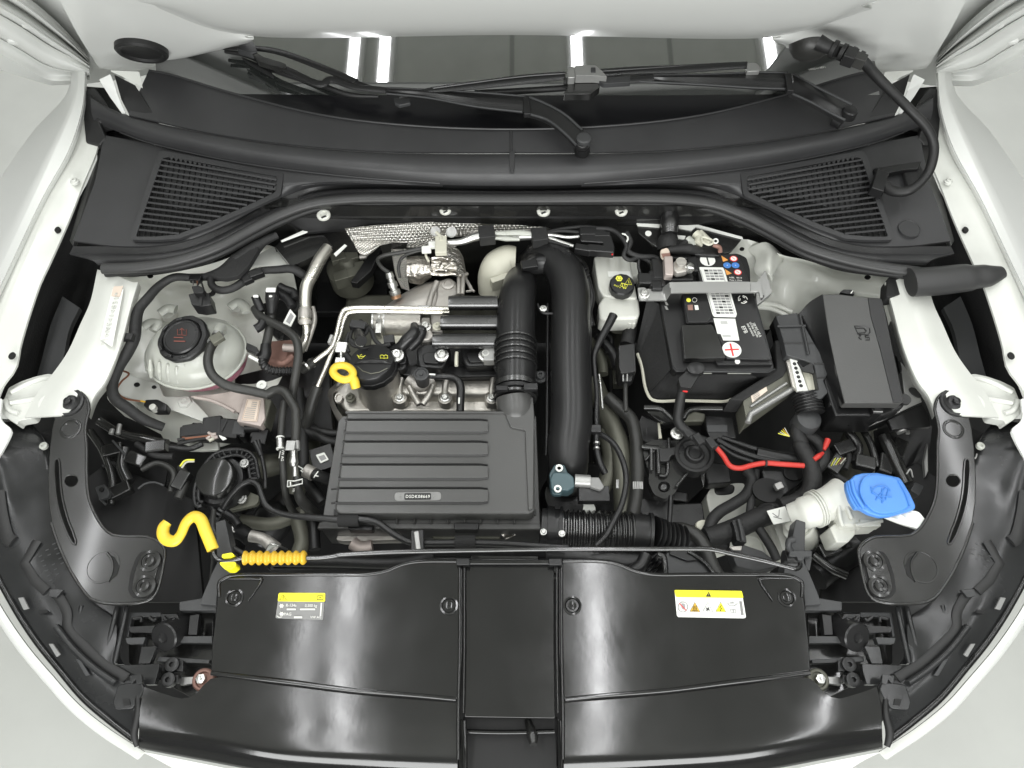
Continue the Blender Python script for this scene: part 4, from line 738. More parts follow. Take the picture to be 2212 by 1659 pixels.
# ================================================================ air filter box
ab = thing('air_filter_box', 'large dark grey air filter box with a ribbed rectangular lid', 'air filter box', (950, 1020, .8))
lo_ = T('J', .872, (262, 40), (1250, 40), (1420, 60), (1428, 640), (190, 640))
lz = .872
plate('box_base', 'lid', ab, rnd(T('J', .835, (210, 90), (235, 60), (1440, 60), (1460, 620), (1468, 760), (95, 758), (110, 700)), 3), .09, .003)
plate('lid', 'lid', ab, rnd(T('J', lz, (262, 32), (1240, 36), (1260, 52), (1425, 52), (1432, 300), (1430, 650), (1395, 668), (210, 664), (188, 640), (215, 400)), 5), .034, .006, seg=3)
for i, (a, b) in enumerate([(86, 160), (222, 302), (365, 448), (512, 598)]):
    xl = lambda y: 262-(y-32)*.115
    plate('raised_rib', 'lid', ab, rnd(T('J', lz+.0065, (xl(a)+6, a+3), (1095, a+3), (1140, a+8), (1140, b-8), (1095, b-3), (xl(b)+8, b-3)), 1.2), .012, .002)
    for yy in (a, b):
        tube('rib_groove_shade', 'ink', ab, T('J', lz+.0015, (xl(yy)-4, yy), (1090, yy), (1140, yy)), [.0036, .0036, .0012], seg=4, n=1)  # black strips paint the shade in the grooves between the ribs
tube('lid_edge_bead', 'lid', ab, T('J', lz+.001, (255, 38), (1240, 40), (1262, 56)), .0028, seg=6, n=1)
plate('raised_corner', 'lid', ab, rnd(T('J', lz+.004, (1250, -60), (1420, -60), (1428, 50), (1422, 640), (1390, 645), (1375, 300), (1370, 150), (1280, 130), (1250, 60)), 4), .03, .004)
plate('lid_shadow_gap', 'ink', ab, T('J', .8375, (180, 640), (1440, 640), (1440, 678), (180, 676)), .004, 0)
for x in (465, 572, 680, 785, 888, 992, 1095, 1198, 1302):
    plate('stiffener', 'lid', ab, T('J', .845, (x-4, 664), (x+4, 664), (x+3, 728), (x-2, 728)), .014, .0008)
plate('front_lip', 'lid', ab, T('J', .838, (90, 720), (1465, 728), (1478, 765), (75, 760)), .012, .002)
plate('clip_block', 'black', ab, T('J', .846, (925, 722), (1085, 722), (1080, 768), (930, 768)), .02, .002); plate('clip_block', 'black', ab, T('J', .846, (265, 735), (430, 740), (420, 770), (270, 768)), .02, .002)
for y in (515, 602): tube('side_clip_wire', 'ink', ab, T('J', .855, (165, y), (200, y-3)), .002, seg=6)
stk = rnd(T('J', lz+.0068, (560, 538), (848, 534), (848, 584), (560, 588)), 9)
flatp('serial_sticker', 'sticker', ab, stk, .0006); 
line('sticker_border', 'dimp', ab, stk, .0008, closed=True)
flatp('sticker_window', 'ink', ab, rnd(T('J', lz+.0072, (620, 542), (786, 540), (786, 581), (620, 583)), 3), .0009)
text('DSDK08669', ab, T('J', lz+.0088, (703, 562))[0], .0062, 'wprint', 0, sx=.95, kern=1.15)
text('X', ab, T('J', lz+.0088, (802, 560))[0], .0055, 'dimp', 0); text('18', ab, T('J', lz+.0088, (596, 562))[0], .005, 'dimp', 90)
# ================================================================ rear: heat shields, looms
hs = thing('heat_shield', 'long strip of embossed silver heat shield along the bulkhead', 'heat shield', T('F', .85, (1000, 120))[0])
loft('shield_strip', 'shield', hs, [T('F', .885, (290, 90), (600, 62), (1000, 42), (1500, 35), (2000, 25), (2140, 40)), T('F', .868, (320, 140), (620, 118), (1000, 105), (1500, 95), (2000, 75), (2145, 65)), T('F', .85, (350, 185), (560, 185), (780, 185), (1000, 150), (1500, 130), (1950, 105)), T('F', .835, (400, 270), (480, 290), (520, 240), (620, 190), (700, 185), (750, 180))][:3], nu=50, nv=5, lin=False, t=.003, ang=70)
loft('shield_tail', 'shield', hs, [T('F', .85, (350, 180), (560, 180), (750, 178)), T('F', .845, (370, 230), (480, 230), (560, 195)), T('F', .84, (400, 275), (440, 285), (500, 250))], nu=16, nv=4, lin=True, t=.003)
loft('shield_lobe', 'shield', hs, [T('F', .845, (750, 178), (900, 165), (1090, 180)), T('F', .84, (740, 225), (900, 220), (1100, 220)), T('F', .82, (630, 240), (640, 260), (690, 270))][:2], nu=16, nv=4, t=.003)
loft('turbo_wrap', 'shield', hs, [T('F', .80, (625, 240), (640, 330), (660, 430), (700, 520)), T('F', .81, (740, 240), (740, 330), (745, 430), (760, 540))], nu=16, nv=4, t=.003)
loft('turbo_wrap', 'shield', hs, [T('F', .83, (960, 235), (1040, 225), (1110, 240), (1150, 300)), T('F', .81, (960, 300), (1060, 290), (1140, 330), (1170, 400)), T('F', .79, (1000, 430), (1080, 430), (1160, 470), (1200, 540))], nu=16, nv=5, lin=False, t=.003)
for q, r in (((948, 112), 30), ((1064, 118), 32)):
    lathe('stud_washer', 'bgrey', hs, T('F', .882, q)[0], [(r*.00032, -.004), (r*.00032, .001), (r*.0002, .002), (.0003, .002)], axis=(0, -.5, .86), seg=22)
fo = thing('foil_wrapped_pipe', 'crumpled shiny foil covered pipe above the turbo', 'foil wrap', T('F', .83, (900, 360))[0])
loft('foil_left', 'foil', fo, [T('F', .84, (735, 300), (820, 290), (905, 295)), T('F', .86, (740, 350), (830, 345), (910, 350)), T('F', .85, (740, 420), (830, 420), (915, 420)), T('F', .82, (760, 480), (840, 490), (920, 440))], nu=14, nv=5, lin=False, t=.003, ang=60)
loft('foil_right', 'foil', fo, [T('F', .84, (905, 310), (1000, 290), (1100, 330), (1125, 350)), T('F', .868, (920, 340), (1000, 330), (1080, 355), (1110, 365)), T('F', .866, (915, 375), (1000, 380), (1070, 385), (1100, 390)), T('F', .84, (925, 415), (1000, 412), (1090, 410), (1095, 412))], nu=18, nv=5, lin=False, t=.003, ang=30)
for q in [((940, 330), (990, 345), (970, 370)), ((1010, 380), (1060, 345), (1100, 350)), ((930, 400), (980, 385), (1050, 400)), ((920, 310), (990, 300), (1080, 325))]: tube('foil_crease', 'foil', fo, T('F', .868, *q), .003, seg=6)
tube('foil_edge', 'foil', fo, T('F', .853, (915, 420), (1000, 425), (1100, 418), (1130, 440)), .004, seg=6)
for x in (1118, 1148): tube('drain_pipe', 'alud', fo, T('F', 0, (x+30, 420, .84), (x+4, 440, .845), (x, 500, .85), (x-4, 570, .85)), .0045, seg=8)
for q in [((1160, 430), (1200, 520), (1230, 550)), ((1180, 470), (1210, 540), (1170, 550))]: tube('thin_line', 'alud', fo, T('F', .835, *q), .003, seg=6)
# lambda sensor
la = thing('lambda_sensor', 'metal lambda sensor with a grey cable left of the turbo shield', 'sensor', T('F', .85, (640, 480))[0])
s0, s1 = P(*T('F', .83, (665, 590))[0]), P(*T('F', .865, (610, 410))[0]); ax2 = s1-s0; L2 = ax2.length
lathe('sensor_body', 'steel', la, s0, [(.008, 0), (.009, L2*.1), (.0105, L2*.12), (.0105, L2*.28), (.007, L2*.3), (.007, L2*.4), (.0095, L2*.42), (.0095, L2*.6), (.0065, L2*.63), (.0065, L2*.78), (.008, L2*.8), (.007, L2), (.001, L2)], ax2, seg=20)
lathe('seal_ring', 'copper', la, s0, [(.0095, -.002), (.0098, L2*.08)], ax2, seg=20)
tube('sensor_cable', 'hose', la, T('F', 0, (610, 410, .865), (560, 375, .868), (530, 320, .868), (570, 290, .868), (700, 265, .87), (820, 240, .872), (900, 228, .874), (960, 220, .875)), .0045, seg=10)
tube('sensor_cable', 'hose', la, T('F', 0, (690, 450, .85), (680, 370, .86), (710, 300, .865), (800, 260, .868), (900, 245, .87)), .0035, seg=8)
for q in ((882, 236), (932, 204)): box('white_clip', 'paper', la, T('F', .882, q)[0], .018, .014, .008, 4)
tube('cable_tie', 'beige', la, T('F', .87, (880, 245), (880, 290), (900, 330)), .003, seg=6)
box('beige_clip', 'beige', la, T('F', .89, (988, 205))[0], .022, .04, .012, 3)
tube('clip_arm', 'beige', la, T('F', .89, (955, 120), (985, 150), (990, 180)), .004, seg=8)
# silver loom across the back
lm = thing('rear_loom', 'silver sleeved cable loom lying across the embossed heat shield', 'cable loom', T('F', .88, (1400, 150))[0])
tube('sleeve', 'steel', lm, T('F', 0, (1020, 195, .878), (1130, 190, .88), (1250, 150, .884), (1350, 140, .886), (1500, 145, .888), (1680, 140, .89)), [.006, .008, .010, .010, .012, .010], seg=14)
tube('sleeve', 'trans', lm, T('F', .896, (1350, 128), (1450, 130), (1560, 125), (1670, 135)), [.004, .008, .008, .006], seg=10)
tube('sleeve', 'trans', lm, T('F', .896, (1370, 160), (1460, 165), (1560, 170)), [.003, .006, .004], seg=10)
for q in [((1680, 125), (1760, 125), (1850, 110), (2050, 125)), ((1690, 145), (1800, 140), (1900, 155), (2050, 145)), ((1680, 155), (1780, 165), (1870, 195), (1950, 220)), ((1700, 130), (1900, 90), (2080, 80), (2200, 110)), ((1700, 160), (1800, 190), (1920, 225))]:
    tube('loom_wire', 'steel' if q[0][1] in (145, 155) else 'tape', lm, T('F', .89, *q), .0042, seg=8)
for x, y in ((1320, 110), (1705, 130)): box('tape_band', 'tape', lm, T('F', .904, (x, y))[0], .03, .03, .025, 8)
for q in [(2090, 110, .05, .018, 0), (2110, 160, .055, .02, -5), (2150, 235, .05, .016, -6), (2020, 225, .03, .014, -12), (2200, 190, .02, .03, 10), (2160, 130, .03, .012, 0)]:
    box('loom_connector', 'satin', lm, T('F', .9, q[:2])[0], q[2], q[3], .018, q[4], bev=.002)
tube('red_wire', 'redp', lm, T('G', .895, (270, 240), (290, 265), (300, 280)), .003, seg=6)
tube('white_wire', 'paper', lm, T('G', .9, (365, 130), (400, 140), (410, 165), (400, 190)), .0022, seg=6)
tube('loom_lead', 'tape', lm, T('G', 0, (180, 90, .9), (290, 100, .9), (360, 150, .9), (400, 220, .895), (380, 290, .89), (420, 320, .885), (500, 300, .88), (560, 330, .875), (600, 380, .87)), .005, seg=8)
tube('loom_lead', 'tape', lm, T('G', 0, (400, 120, .9), (430, 190, .895), (410, 250, .89), (480, 290, .885), (600, 300, .88), (640, 320, .88)), .006, seg=8)
tube('loom_lead', 'black', lm, T('G', 0, (490, 300, .88), (490, 380, .87), (520, 450, .86), (560, 500, .85)), .004, seg=8)
# dark pipes and clutter behind the turbo / beside charge pipe
cl = thing('vacuum_hose', 'black vacuum hose curving down the right side of the charge pipe', 'hose', T('F', .83, (2080, 500))[0])
tube('hose_body', 'satin', cl, T('F', 0, (1930, 330, .85), (2010, 370, .85), (2030, 420, .85), (2060, 500, .848), (2080, 600, .845), (2060, 700, .84), (2080, 800, .83)), [.009, .008, .010, .009, .009, .009, .009], seg=12)
tube('hose_body', 'hose', cl, T('F', 0, (1890, 260, .84), (1980, 310, .84), (2040, 400, .84), (2010, 480, .84), (2030, 600, .835)), .008, seg=10)
for q in ((2015, 375), (2030, 425)): box('hose_joint', 'black', cl, T('F', .862, q)[0], .018, .012, .012, 30)
rb = thing('rear_bracket', 'black bracket struts and grey metal pump body behind the engine at left', 'bracket', T('F', .75, (400, 400))[0])
plate('dark_strut', 'black', rb, T('F', .80, (520, 200), (740, 180), (750, 215), (560, 230), (480, 400), (380, 490), (330, 480), (430, 330)), .02, .002)
plate('dark_panel', 'black', rb, T('F', .68, (80, 200), (600, 200), (600, 700), (80, 700)), .02, .002)
lathe('pump_body', 'olive', rb, T('F', .77, (310, 350))[0], [(.045, -.06), (.045, -.01), (.035, 0), (.02, .01), (.012, .02), (.0005, .02)], seg=24)
for q in [(240, 290, .03), (340, 280, .025), (360, 400, .03), (260, 430, .03), (400, 360, .02)]: box('pump_lug', 'olive', rb, T('F', .79, q[:2])[0], q[2], .022, .03, 20)
tube('ac_pipe', 'alud', rb, T('F', 0, (400, 300, .79), (450, 295, .79), (480, 300, .78)), .006, seg=8)
# ================================================================ coolant tank
ct_ = thing('coolant_tank', 'round translucent coolant expansion tank with a black screw cap', 'coolant tank', (424, 765, .80))
C = P(424, 763, .82)
def ell(nm, m, c, rx, ry, rz, z0, z1, nseg=40, nz=12, par=ct_, wob=0):
    vs, fs = [], []
    for j in range(nz+1):
        th = z0+(z1-z0)*j/nz
        for i in range(nseg):
            a = 2*math.pi*i/nseg; k = 1+wob*math.cos(a*14)*max(0, math.sin(-a))*math.cos(th)**2*(1 if th > 0.1 else 0)
            vs.append(c+Vector((rx*math.cos(th)*math.cos(a)*k, ry*math.cos(th)*math.sin(a)*k, rz*math.sin(th)*k)))
    for j in range(nz):
        for i in range(nseg): i2 = (i+1) % nseg; fs.append((j*nseg+i, j*nseg+i2, (j+1)*nseg+i2, (j+1)*nseg+i))
    fs += [tuple(range(nseg)), tuple(range(nz*nseg, nz*nseg+nseg))]
    return link(nm, vs, fs, m, par, ang=60)
ell('tank_dome', 'trans', C, .0895, .073, .050, 0, math.pi*.49, 56, 14, wob=.006)
ell('tank_base', 'pink', C+Vector((.006, -.004, -.004)), .086, .069, .055, -math.pi*.45, 0)
sm = [C+Vector((.0915*math.cos(a), .075*math.sin(a), .001)) for a in [2*math.pi*i/28 for i in range(28)]]
tube('weld_seam', 'trans', ct_, sm, .0035, seg=8, n=1, closed=True)
# shoulder lugs
for q in [((400, 830), (470, 790), (540, 800), (500, 870)), ((560, 700), (640, 650), (720, 660)), ((1240, 640), (1320, 590), (1390, 640), (1400, 690))]:
    tube('mount_lug', 'trans', ct_, T('L', .83, *q), .011, seg=10, oval=.6)
for i in range(6):
    x = 470+i*85; tube('moulded_flute', 'trans', ct_, T('L', 0, (x, 1150+abs(i-3)*-22+60, .858), (x+5, 1240+(3-abs(i-3))*12, .846), (x+12, 1320+(3-abs(i-3))*18, .832)), [.003, .006, .003], seg=8)
ca = Vector((-.10, -.06, 1)).normalized(); cc = P(*T('L', .868, (795, 945))[0])
lathe('neck', 'trans', ct_, cc-ca*.012, [(.045, -.006), (.043, .006), (.0405, .012)], ca, seg=36)
cap_ = thing('coolant_cap', 'black ridged screw cap with faded red warning print on the coolant tank', 'cap', cc)
lathe('cap_skirt', 'black', cap_, cc, [(.045, -.008), (.0465, -.003), (.0465, .003), (.044, .006), (.037, .0065), (.036, .003), (.033, .002)], ca, seg=48, cog=(20, -.022, -1), ang=30)
lathe('cap_crown', 'satin', cap_, cc, [(.034, .0), (.034, .008), (.032, .0105), (.0295, .0105), (.0285, .0095), (.0004, .010)], ca, seg=40)
for a in (-150, -115, -75, -30, 20, 60, 110, 150):
    v = Vector((math.cos(math.radians(a)), math.sin(math.radians(a)), 0)); box('grip_lug', 'satin', cap_, cc+v*.040+Vector((0, 0, .0075)), .014, .005, .006, a+90, bev=.002)
def oncap2(X, Y): return PP(*T('L', 0, (X, Y))[0][:2], cc+ca*.0108, ca)
for q in [((735, 850), (735, 905), (820, 910), (820, 855)), ((755, 860), (775, 840), (800, 862)), ((775, 850), (778, 905))]: capline(cap_, 'ired', q, .0009, oncap2)
capline(cap_, 'ired', [(700, 930), (790, 932)], .0012, oncap2); capline(cap_, 'ired', [(700, 965), (810, 968)], .0014, oncap2)
# level sensor plug
lp = thing('level_sensor_plug', 'black square connector plugged on top of the coolant tank', 'connector', T('L', .87, (950, 560))[0])
plate('plug_body', 'satin', lp, rnd(T('L', .905, (838, 510), (940, 490), (1040, 500), (1062, 615), (960, 630), (870, 615)), 3), .03, .003)
plate('plug_head', 'black', lp, rnd(T('L', .918, (870, 435), (940, 428), (990, 450), (985, 500), (890, 505)), 3), .015, .002)
box('plug_slot', 'ink', lp, T('L', .907, (958, 570))[0], .005, .022, .001, 5, bev=0)
for x in (885, 925): tube('plug_wire', 'steel' if x == 885 else 'brown', lp, T('L', 0, (x, 385, .91), (x+2, 430, .917)), .0012, seg=6)
tube('plug_lead', 'rubber', lp, T('L', 0, (1090, 440, .88), (1080, 500, .88), (1045, 520, .89)), .005, seg=8)
tube('latch_wire', 'black', lp, T('L', 0, (930, 430, .92), (955, 380, .915), (990, 470, .915)), .002, seg=6)
# tank hose
tube('nipple', 'trans', ct_, T('L', 0, (1150, 850, .862), (1125, 880, .875), (1105, 915, .878)), [.014, .011, .010], seg=14)
hz = thing('coolant_hose', 'grey black rubber hose curving from the tank nipple to the engine', 'hose', T('L', .87, (1030, 1200))[0])
tube('hose_body', 'hose', hz, T('L', 0, (1118, 905, .877), (1085, 980, .880), (1045, 1060, .882), (1030, 1180, .880), (1070, 1290, .872), (1180, 1380, .862), (1300, 1420, .855), (1450, 1450, .85), (1620, 1490, .845)), [.010, .0098, .0095, .0098, .0098, .0098, .0098, .0098, .0095], seg=16)
tube('wire_clamp', 'steel', hz, T('L', .882, (1078, 1000), (1100, 915))[:1]+T('L', .8835, (1120, 930)), .001) if 0 else None
for (x, y) in ((1125, 905), (1080, 975)): tube('hose_clamp', 'bgrey', hz, T('L', 0, (x+6, y-12, .88), (x-6, y+12, .8805)), .0118, seg=18, n=1)
box('clamp_lug', 'olive', hz, T('L', .895, (1110, 930))[0], .022, .018, .01, 40)
h2 = thing('coolant_hose', 'pair of long rubber hoses running forward beside the air filter box', 'hose', T('L', .84, (1850, 1500))[0])
tube('hose_body', 'hose', h2, T('L', 0, (1600, 1480, .845), (1680, 1440, .85), (1760, 1450, .852), (1830, 1540, .85), (1880, 1640, .848))+T('N', 0, (1470, 120, .846), (1475, 260, .844), (1465, 430, .84)), [.0095, .0095, .009, .009, .009, .009, .009, .009], seg=14)
tube('hose_body', 'hose', h2, T('N', 0, (1330, -60, .835), (1305, 100, .835), (1290, 250, .834), (1285, 400, .832), (1300, 600, .828), (1315, 850, .82), (1345, 1100, .80), (1400, 1250, .78), (1480, 1350, .75)), .0072, seg=14)
tube('hose_body', 'hose', h2, T('N', 0, (1480, 880, .83), (1490, 1000, .825), (1530, 1150, .81), (1620, 1260, .79), (1720, 1340, .76)), [.008, .0095, .011, .011, .011], seg=14)
tube('fitting', 'steel', h2, T('N', 0, (1440, 560, .84), (1440, 590, .84), (1442, 700, .838), (1445, 725, .838), (1455, 740, .836), (1460, 880, .834)), [.0075, .0055, .0095, .0075, .004, .005], seg=14, n=2)
box('grey_tag', 'bgrey', h2, T('N', .852, (1402, 485))[0], .016, .018, .004, 0); tube('steel_sleeve', 'bgrey', h2, T('N', .84, (1480, 440), (1482, 540)), .007, seg=12)
tube('steel_sleeve', 'steel', h2, T('N', .832, (1272, 400), (1278, 520)), .0078, seg=14, n=1)
for y in (388, 528): tube('white_ring', 'paper', h2, T('N', .833, (1276, y-6), (1276, y+6)), .0084, seg=16, n=1)
tube('wire_clamp', 'paper', h2, T('N', 0, (1370, 925, .842), (1365, 1000, .84), (1450, 985, .846), (1550, 960, .838), (1548, 905, .84), (1450, 930, .848)), .0014, seg=6, n=1, closed=True)
tube('wire_clamp', 'paper', h2, T('N', .847, (1400, 940), (1405, 990)), .0014, seg=6, n=1)
text('VW AG', h2, T('N', .8365, (1305, 610))[0], .0055, 'wprint', -86); box('print_bar', 'wprint', h2, T('N', .836, (1268, 600))[0], .001, .013, .0006, -2, bev=0)
text('101', h2, T('N', .838, (1440, 1045))[0], .0045, 'wprint', -88)
h3 = thing('radiator_hose', 'thick dark hose with a wire clip left of the air filter box', 'hose', T('N', .78, (1700, 850))[0])
tube('hose_body', 'rubber', h3, T('N', 0, (1560, 780, .80), (1640, 820, .80), (1800, 880, .79), (1950, 940, .77)), .0125, seg=16)
tube('foil_band', 'alud', h3, T('N', 0, (1590, 795, .80), (1690, 845, .80)), .0145, seg=16, n=1)
tube('clip_wire', 'paper', h3, T('N', .818, (1500, 745), (1560, 780), (1530, 800), (1555, 820)), .0013, seg=6, n=1); tube('clip_wire', 'paper', h3, T('N', .818, (1745, 810), (1690, 890), (1700, 860), (1750, 870)), .0013, seg=6, n=1)
for q, r in [(((1600, 300), (1700, 350), (1850, 420), (2000, 460)), .010), (((1640, 240), (1760, 300), (1900, 330), (2000, 340)), .008), (((1500, -200), (1540, 100), (1560, 500), (1600, 900), (1800, 1200)), .012)]:
    tube('dark_hose', 'rubber', h3, T('N', .76, *q), r, seg=12)
lb = thing('data_label', 'small white square sticker on the dark hose beside the air filter box', 'label', T('N', .80, (1795, 640))[0])
plate('sticker', 'paper', lb, rnd(T('N', .80, (1715, 605), (1822, 570), (1880, 662), (1775, 708)), 2), .003, .0005)
plate('label_print', 'pgrey', lb, T('N', .8006, (1750, 625), (1820, 600), (1850, 650), (1785, 680)), .0006, 0)
box('dark_mount', 'black', lb, T('N', .797, (1800, 640))[0], .04, .045, .06, 20)
# ---------------------------------------------------------------- looms over strut tower
wl = thing('wiring_loom', 'thick black taped wiring loom looping left around the coolant tank', 'cable loom', T('L', .87, (340, 700))[0])
tube('loom_trunk', 'tape', wl, T('L', 0, (1700, -60, .90), (1560, 10, .90), (1440, 110, .895), (1330, 210, .89), (1180, 310, .885), (1000, 345, .88), (850, 350, .88), (700, 350, .88), (560, 430, .878), (440, 560, .878), (360, 660, .878), (330, 800, .876), (318, 930, .874), (250, 1080, .87), (160, 1230, .866), (105, 1400, .86), (130, 1520, .855), (260, 1620, .85), (400, 1720, .84), (600, 1800, .82)), [.008, .010, .018, .023, .017, .0085, .0085, .009, .0095, .0105, .011, .012, .012, .0115, .011, .0105, .0115, .0115, .011, .009], seg=14)
plate('loom_channel', 'felt', wl, rnd(T('L', .908, (1080, 290), (1200, 235), (1300, 130), (1440, 80), (1530, 60), (1420, 240), (1330, 330), (1200, 360), (1100, 350)), 6), .012, .003)
tube('loom_branch', 'tape', wl, T('L', 0, (1060, 360, .885), (1065, 420, .885), (1130, 470, .885), (1240, 465, .885), (1360, 400, .885), (1450, 320, .882), (1560, 285, .88), (1700, 275, .875), (1850, 270, .87), (1960, 330, .86)), [.008, .008, .0085, .0085, .009, .009, .0085, .009, .010, .010], seg=12)
box('loom_clip', 'black', wl, T('L', .90, (1400, 340))[0], .018, .022, .012, 30); box('loom_clip', 'black', wl, T('L', .902, (1490, 300))[0], .026, .014, .014, 25)
for q in [(905, 350), (240, 915)]: box('tape_tab', 'black', wl, T('L', .89, q)[0], .022, .013, .012, -5)
tube('brown_wire', 'brown', wl, T('L', 0, (200, 1250, .80), (265, 1285, .80), (190, 1360, .80), (150, 1440, .80), (200, 1510, .795), (380, 1550, .79)), .0022, seg=6)
gc = thing('ground_connector', 'small black connector with a white stud below the coolant tank', 'connector', T('L', .79, (520, 1590))[0])
plate('plug', 'black', gc, rnd(T('L', .80, (420, 1530), (540, 1525), (640, 1580), (620, 1640), (500, 1640), (400, 1590)), 4), .02, .003)
lathe('stud', 'white', gc, T('L', .805, (500, 1610))[0], [(.006, -.01), (.006, .004), (.0003, .005)], seg=12); tube('pin', 'amber', gc, T('L', .80, (380, 1545), (425, 1555)), .002, seg=6)
# ---------------------------------------------------------------- pipes right of tank
ac = thing('air_conditioning_pipe', 'fat bare aluminium pipe with a crimped sleeve right of the tank', 'pipe', T('L', .86, (1970, 600))[0])
tube('pipe_body', 'pipe', ac, T('L', 0, (2190, 60, .87), (2110, 180, .872), (2040, 320, .872), (1985, 430, .87), (1970, 560, .866), (1970, 660, .862)), [.013, .0145, .014, .0135, .013, .013], seg=18)
tube('crimp_sleeve', 'alud', ac, T('L', 0, (1970, 660, .862), (1970, 780, .858), (1972, 800, .856)), [.0148, .0148, .012], seg=20, n=2)
for y in (675, 770): tube('crimp_ring', 'pipe', ac, T('L', .861, (1970, y-8), (1970, y+8)), .0155, seg=20, n=1)
tube('lower_pipe', 'pipe', ac, T('L', 0, (1975, 790, .856), (1985, 880, .85), (1965, 960, .84), (1930, 1060, .82)), .0085, seg=14)
tube('side_pipe', 'alud', ac, T('L', 0, (2040, 640, .85), (2060, 760, .845), (2020, 900, .83), (1960, 1060, .82)), .006, seg=10)
bh = thing('breather_hose', 'grey hose bending down with black quick connectors right of the tank', 'hose', T('L', .86, (1800, 860))[0])
tube('hose_body', 'hose', bh, T('L', 0, (1490, 650, .85), (1540, 730, .855), (1660, 790, .86), (1790, 860, .862), (1880, 950, .862), (1905, 1080, .858), (1885, 1250, .85), (1860, 1400, .84), (1840, 1560, .82)), [.011, .010, .009, .009, .009, .009, .009, .009, .009], seg=14)
tube('vertical_hose', 'hose', bh, T('L', 0, (1650, 560, .86), (1650, 700, .85), (1620, 870, .845), (1590, 1020, .84)), [.010, .009, .0095, .010], seg=14)
tube('quick_connector', 'satin', bh, T('L', 0, (1650, 480, .872), (1650, 560, .868), (1645, 700, .855)), [.014, .015, .009], seg=16)
tube('quick_connector', 'satin', bh, T('L', 0, (1485, 530, .868), (1520, 610, .86), (1550, 680, .855)), [.009, .010, .009], seg=14)
for q, s_ in (((1635, 465), .018), ((1490, 527), .010)): box('white_lock', 'paper', bh, T('L', .888 if s_ > .015 else .880, q)[0], s_, s_*.5, .004, 0)
box('white_lock', 'paper', bh, T('L', .886, (1635, 530))[0], .006, .004, .003)
tube('lower_joint', 'black', bh, T('L', 0, (1590, 1000, .848), (1585, 1080, .845), (1560, 1160, .84)), [.011, .013, .012], seg=14)
tube('corrugated_hose', 'satin', bh, T('L', 0, (1550, 1130, .845), (1580, 1210, .845), (1660, 1250, .842), (1860, 1255, .84)), .0085, seg=14, rib=(.006, .001))
plate('tank_clip', 'black', bh, T('L', .86, (1400, 975), (1500, 1020), (1530, 1070), (1490, 1090), (1390, 1040)), .012, .002); plate('white_clip', 'paper', bh, T('L', .85, (1430, 1090), (1520, 1140), (1510, 1165), (1415, 1115)), .006, .001)
bb = thing('back_cavity_parts', 'black plastic bracket and valve behind the pipes right of the tank', 'bracket', T('L', .75, (1750, 700))[0])
plate('dark_panel', 'metalb', bb, T('L', .80, (1560, 600), (1900, 520), (1960, 700), (1960, 1000), (1700, 950), (1600, 850)), .01, .002)
for q in [((1720, 440), (1780, 470), (1860, 500), (1880, 560)), ((1700, 500), (1800, 560), (1850, 640)), ((1490, 850), (1540, 820), (1560, 780))]: tube('dark_arm', 'black', bb, T('L', .86, *q), .010, seg=10)
plate('warning_tag', 'paper', bb, T('L', .86, (1755, 790), (1825, 655), (1880, 720), (1830, 825)), .002, 0); plate('tag_print', 'pgrey', bb, T('L', .8608, (1785, 775), (1830, 690), (1860, 725), (1820, 800)), .0004, 0)
box('rusty_block', 'rust', bb, T('L', .80, (1740, 1060))[0], .05, .045, .03, 5); tube('rusty_pipe', 'dust', bb, T('L', .82, (1760, 1030), (1870, 1035)), .009, seg=12); tube('rusty_pipe', 'rust', bb, T('L', .81, (1640, 1150), (1760, 1180), (1850, 1110)), .007, seg=10)
lathe('white_ring', 'paper', bb, T('L', .84, (1548, 1392))[0], [(.009, -.004), (.009, .001), (.003, .001), (.003, -.002), (.0003, -.002)], seg=16)
plate('dark_shelf', 'black', bb, T('L', .74, (1280, 1300), (1900, 1150), (2200, 1100), (2250, 1900), (1550, 1900), (1250, 1600)), .02, .004)
# pinkish alloy bracket + control unit
pk = thing('control_unit', 'pinkish grey metal control unit with a paper label in front of the tank', 'control unit', T('E', .80, (1580, 1050))[0])
plate('mount_arm', 'dust', pk, rnd(T('L', .805, (850, 1500), (1100, 1480), (1280, 1450), (1400, 1480), (1570, 1510), (1560, 1700), (1300, 1650), (1150, 1570), (1000, 1530)), 5), .006, .002)
plate('unit_body', 'dust', pk, rnd(T('E', .82, (1515, 975), (1640, 965), (1650, 1100), (1620, 1150), (1470, 1120)), 3), .04, .003)
plate('unit_side', 'olive', pk, T('E', .815, (1645, 965), (1690, 985), (1650, 1130), (1615, 1150)), .04, .003)
flatp('paper_label', 'tpink', pk, T('E', .821, (1538, 982), (1622, 988), (1600, 1122), (1502, 1115)))
for i in range(9): flatp('label_print', 'pgrey', pk, T('E', .822, (1545-i*3.5+24*(i < 3), 1000+i*12), (1600-i*2.5, 1004+i*12), (1600-i*2.5, 1007+i*12), (1545-i*3.5+24*(i < 3), 1003+i*12)), t=.0003)
line('label_border', 'brown', pk, T('E', .8215, (1542, 988), (1616, 993), (1596, 1115), (1508, 1108)), .0006, closed=True)
tube('arm_edge', 'dust', pk, T('L', .808, (900, 1510), (1060, 1540), (1200, 1600), (1290, 1650)), .004, seg=8)
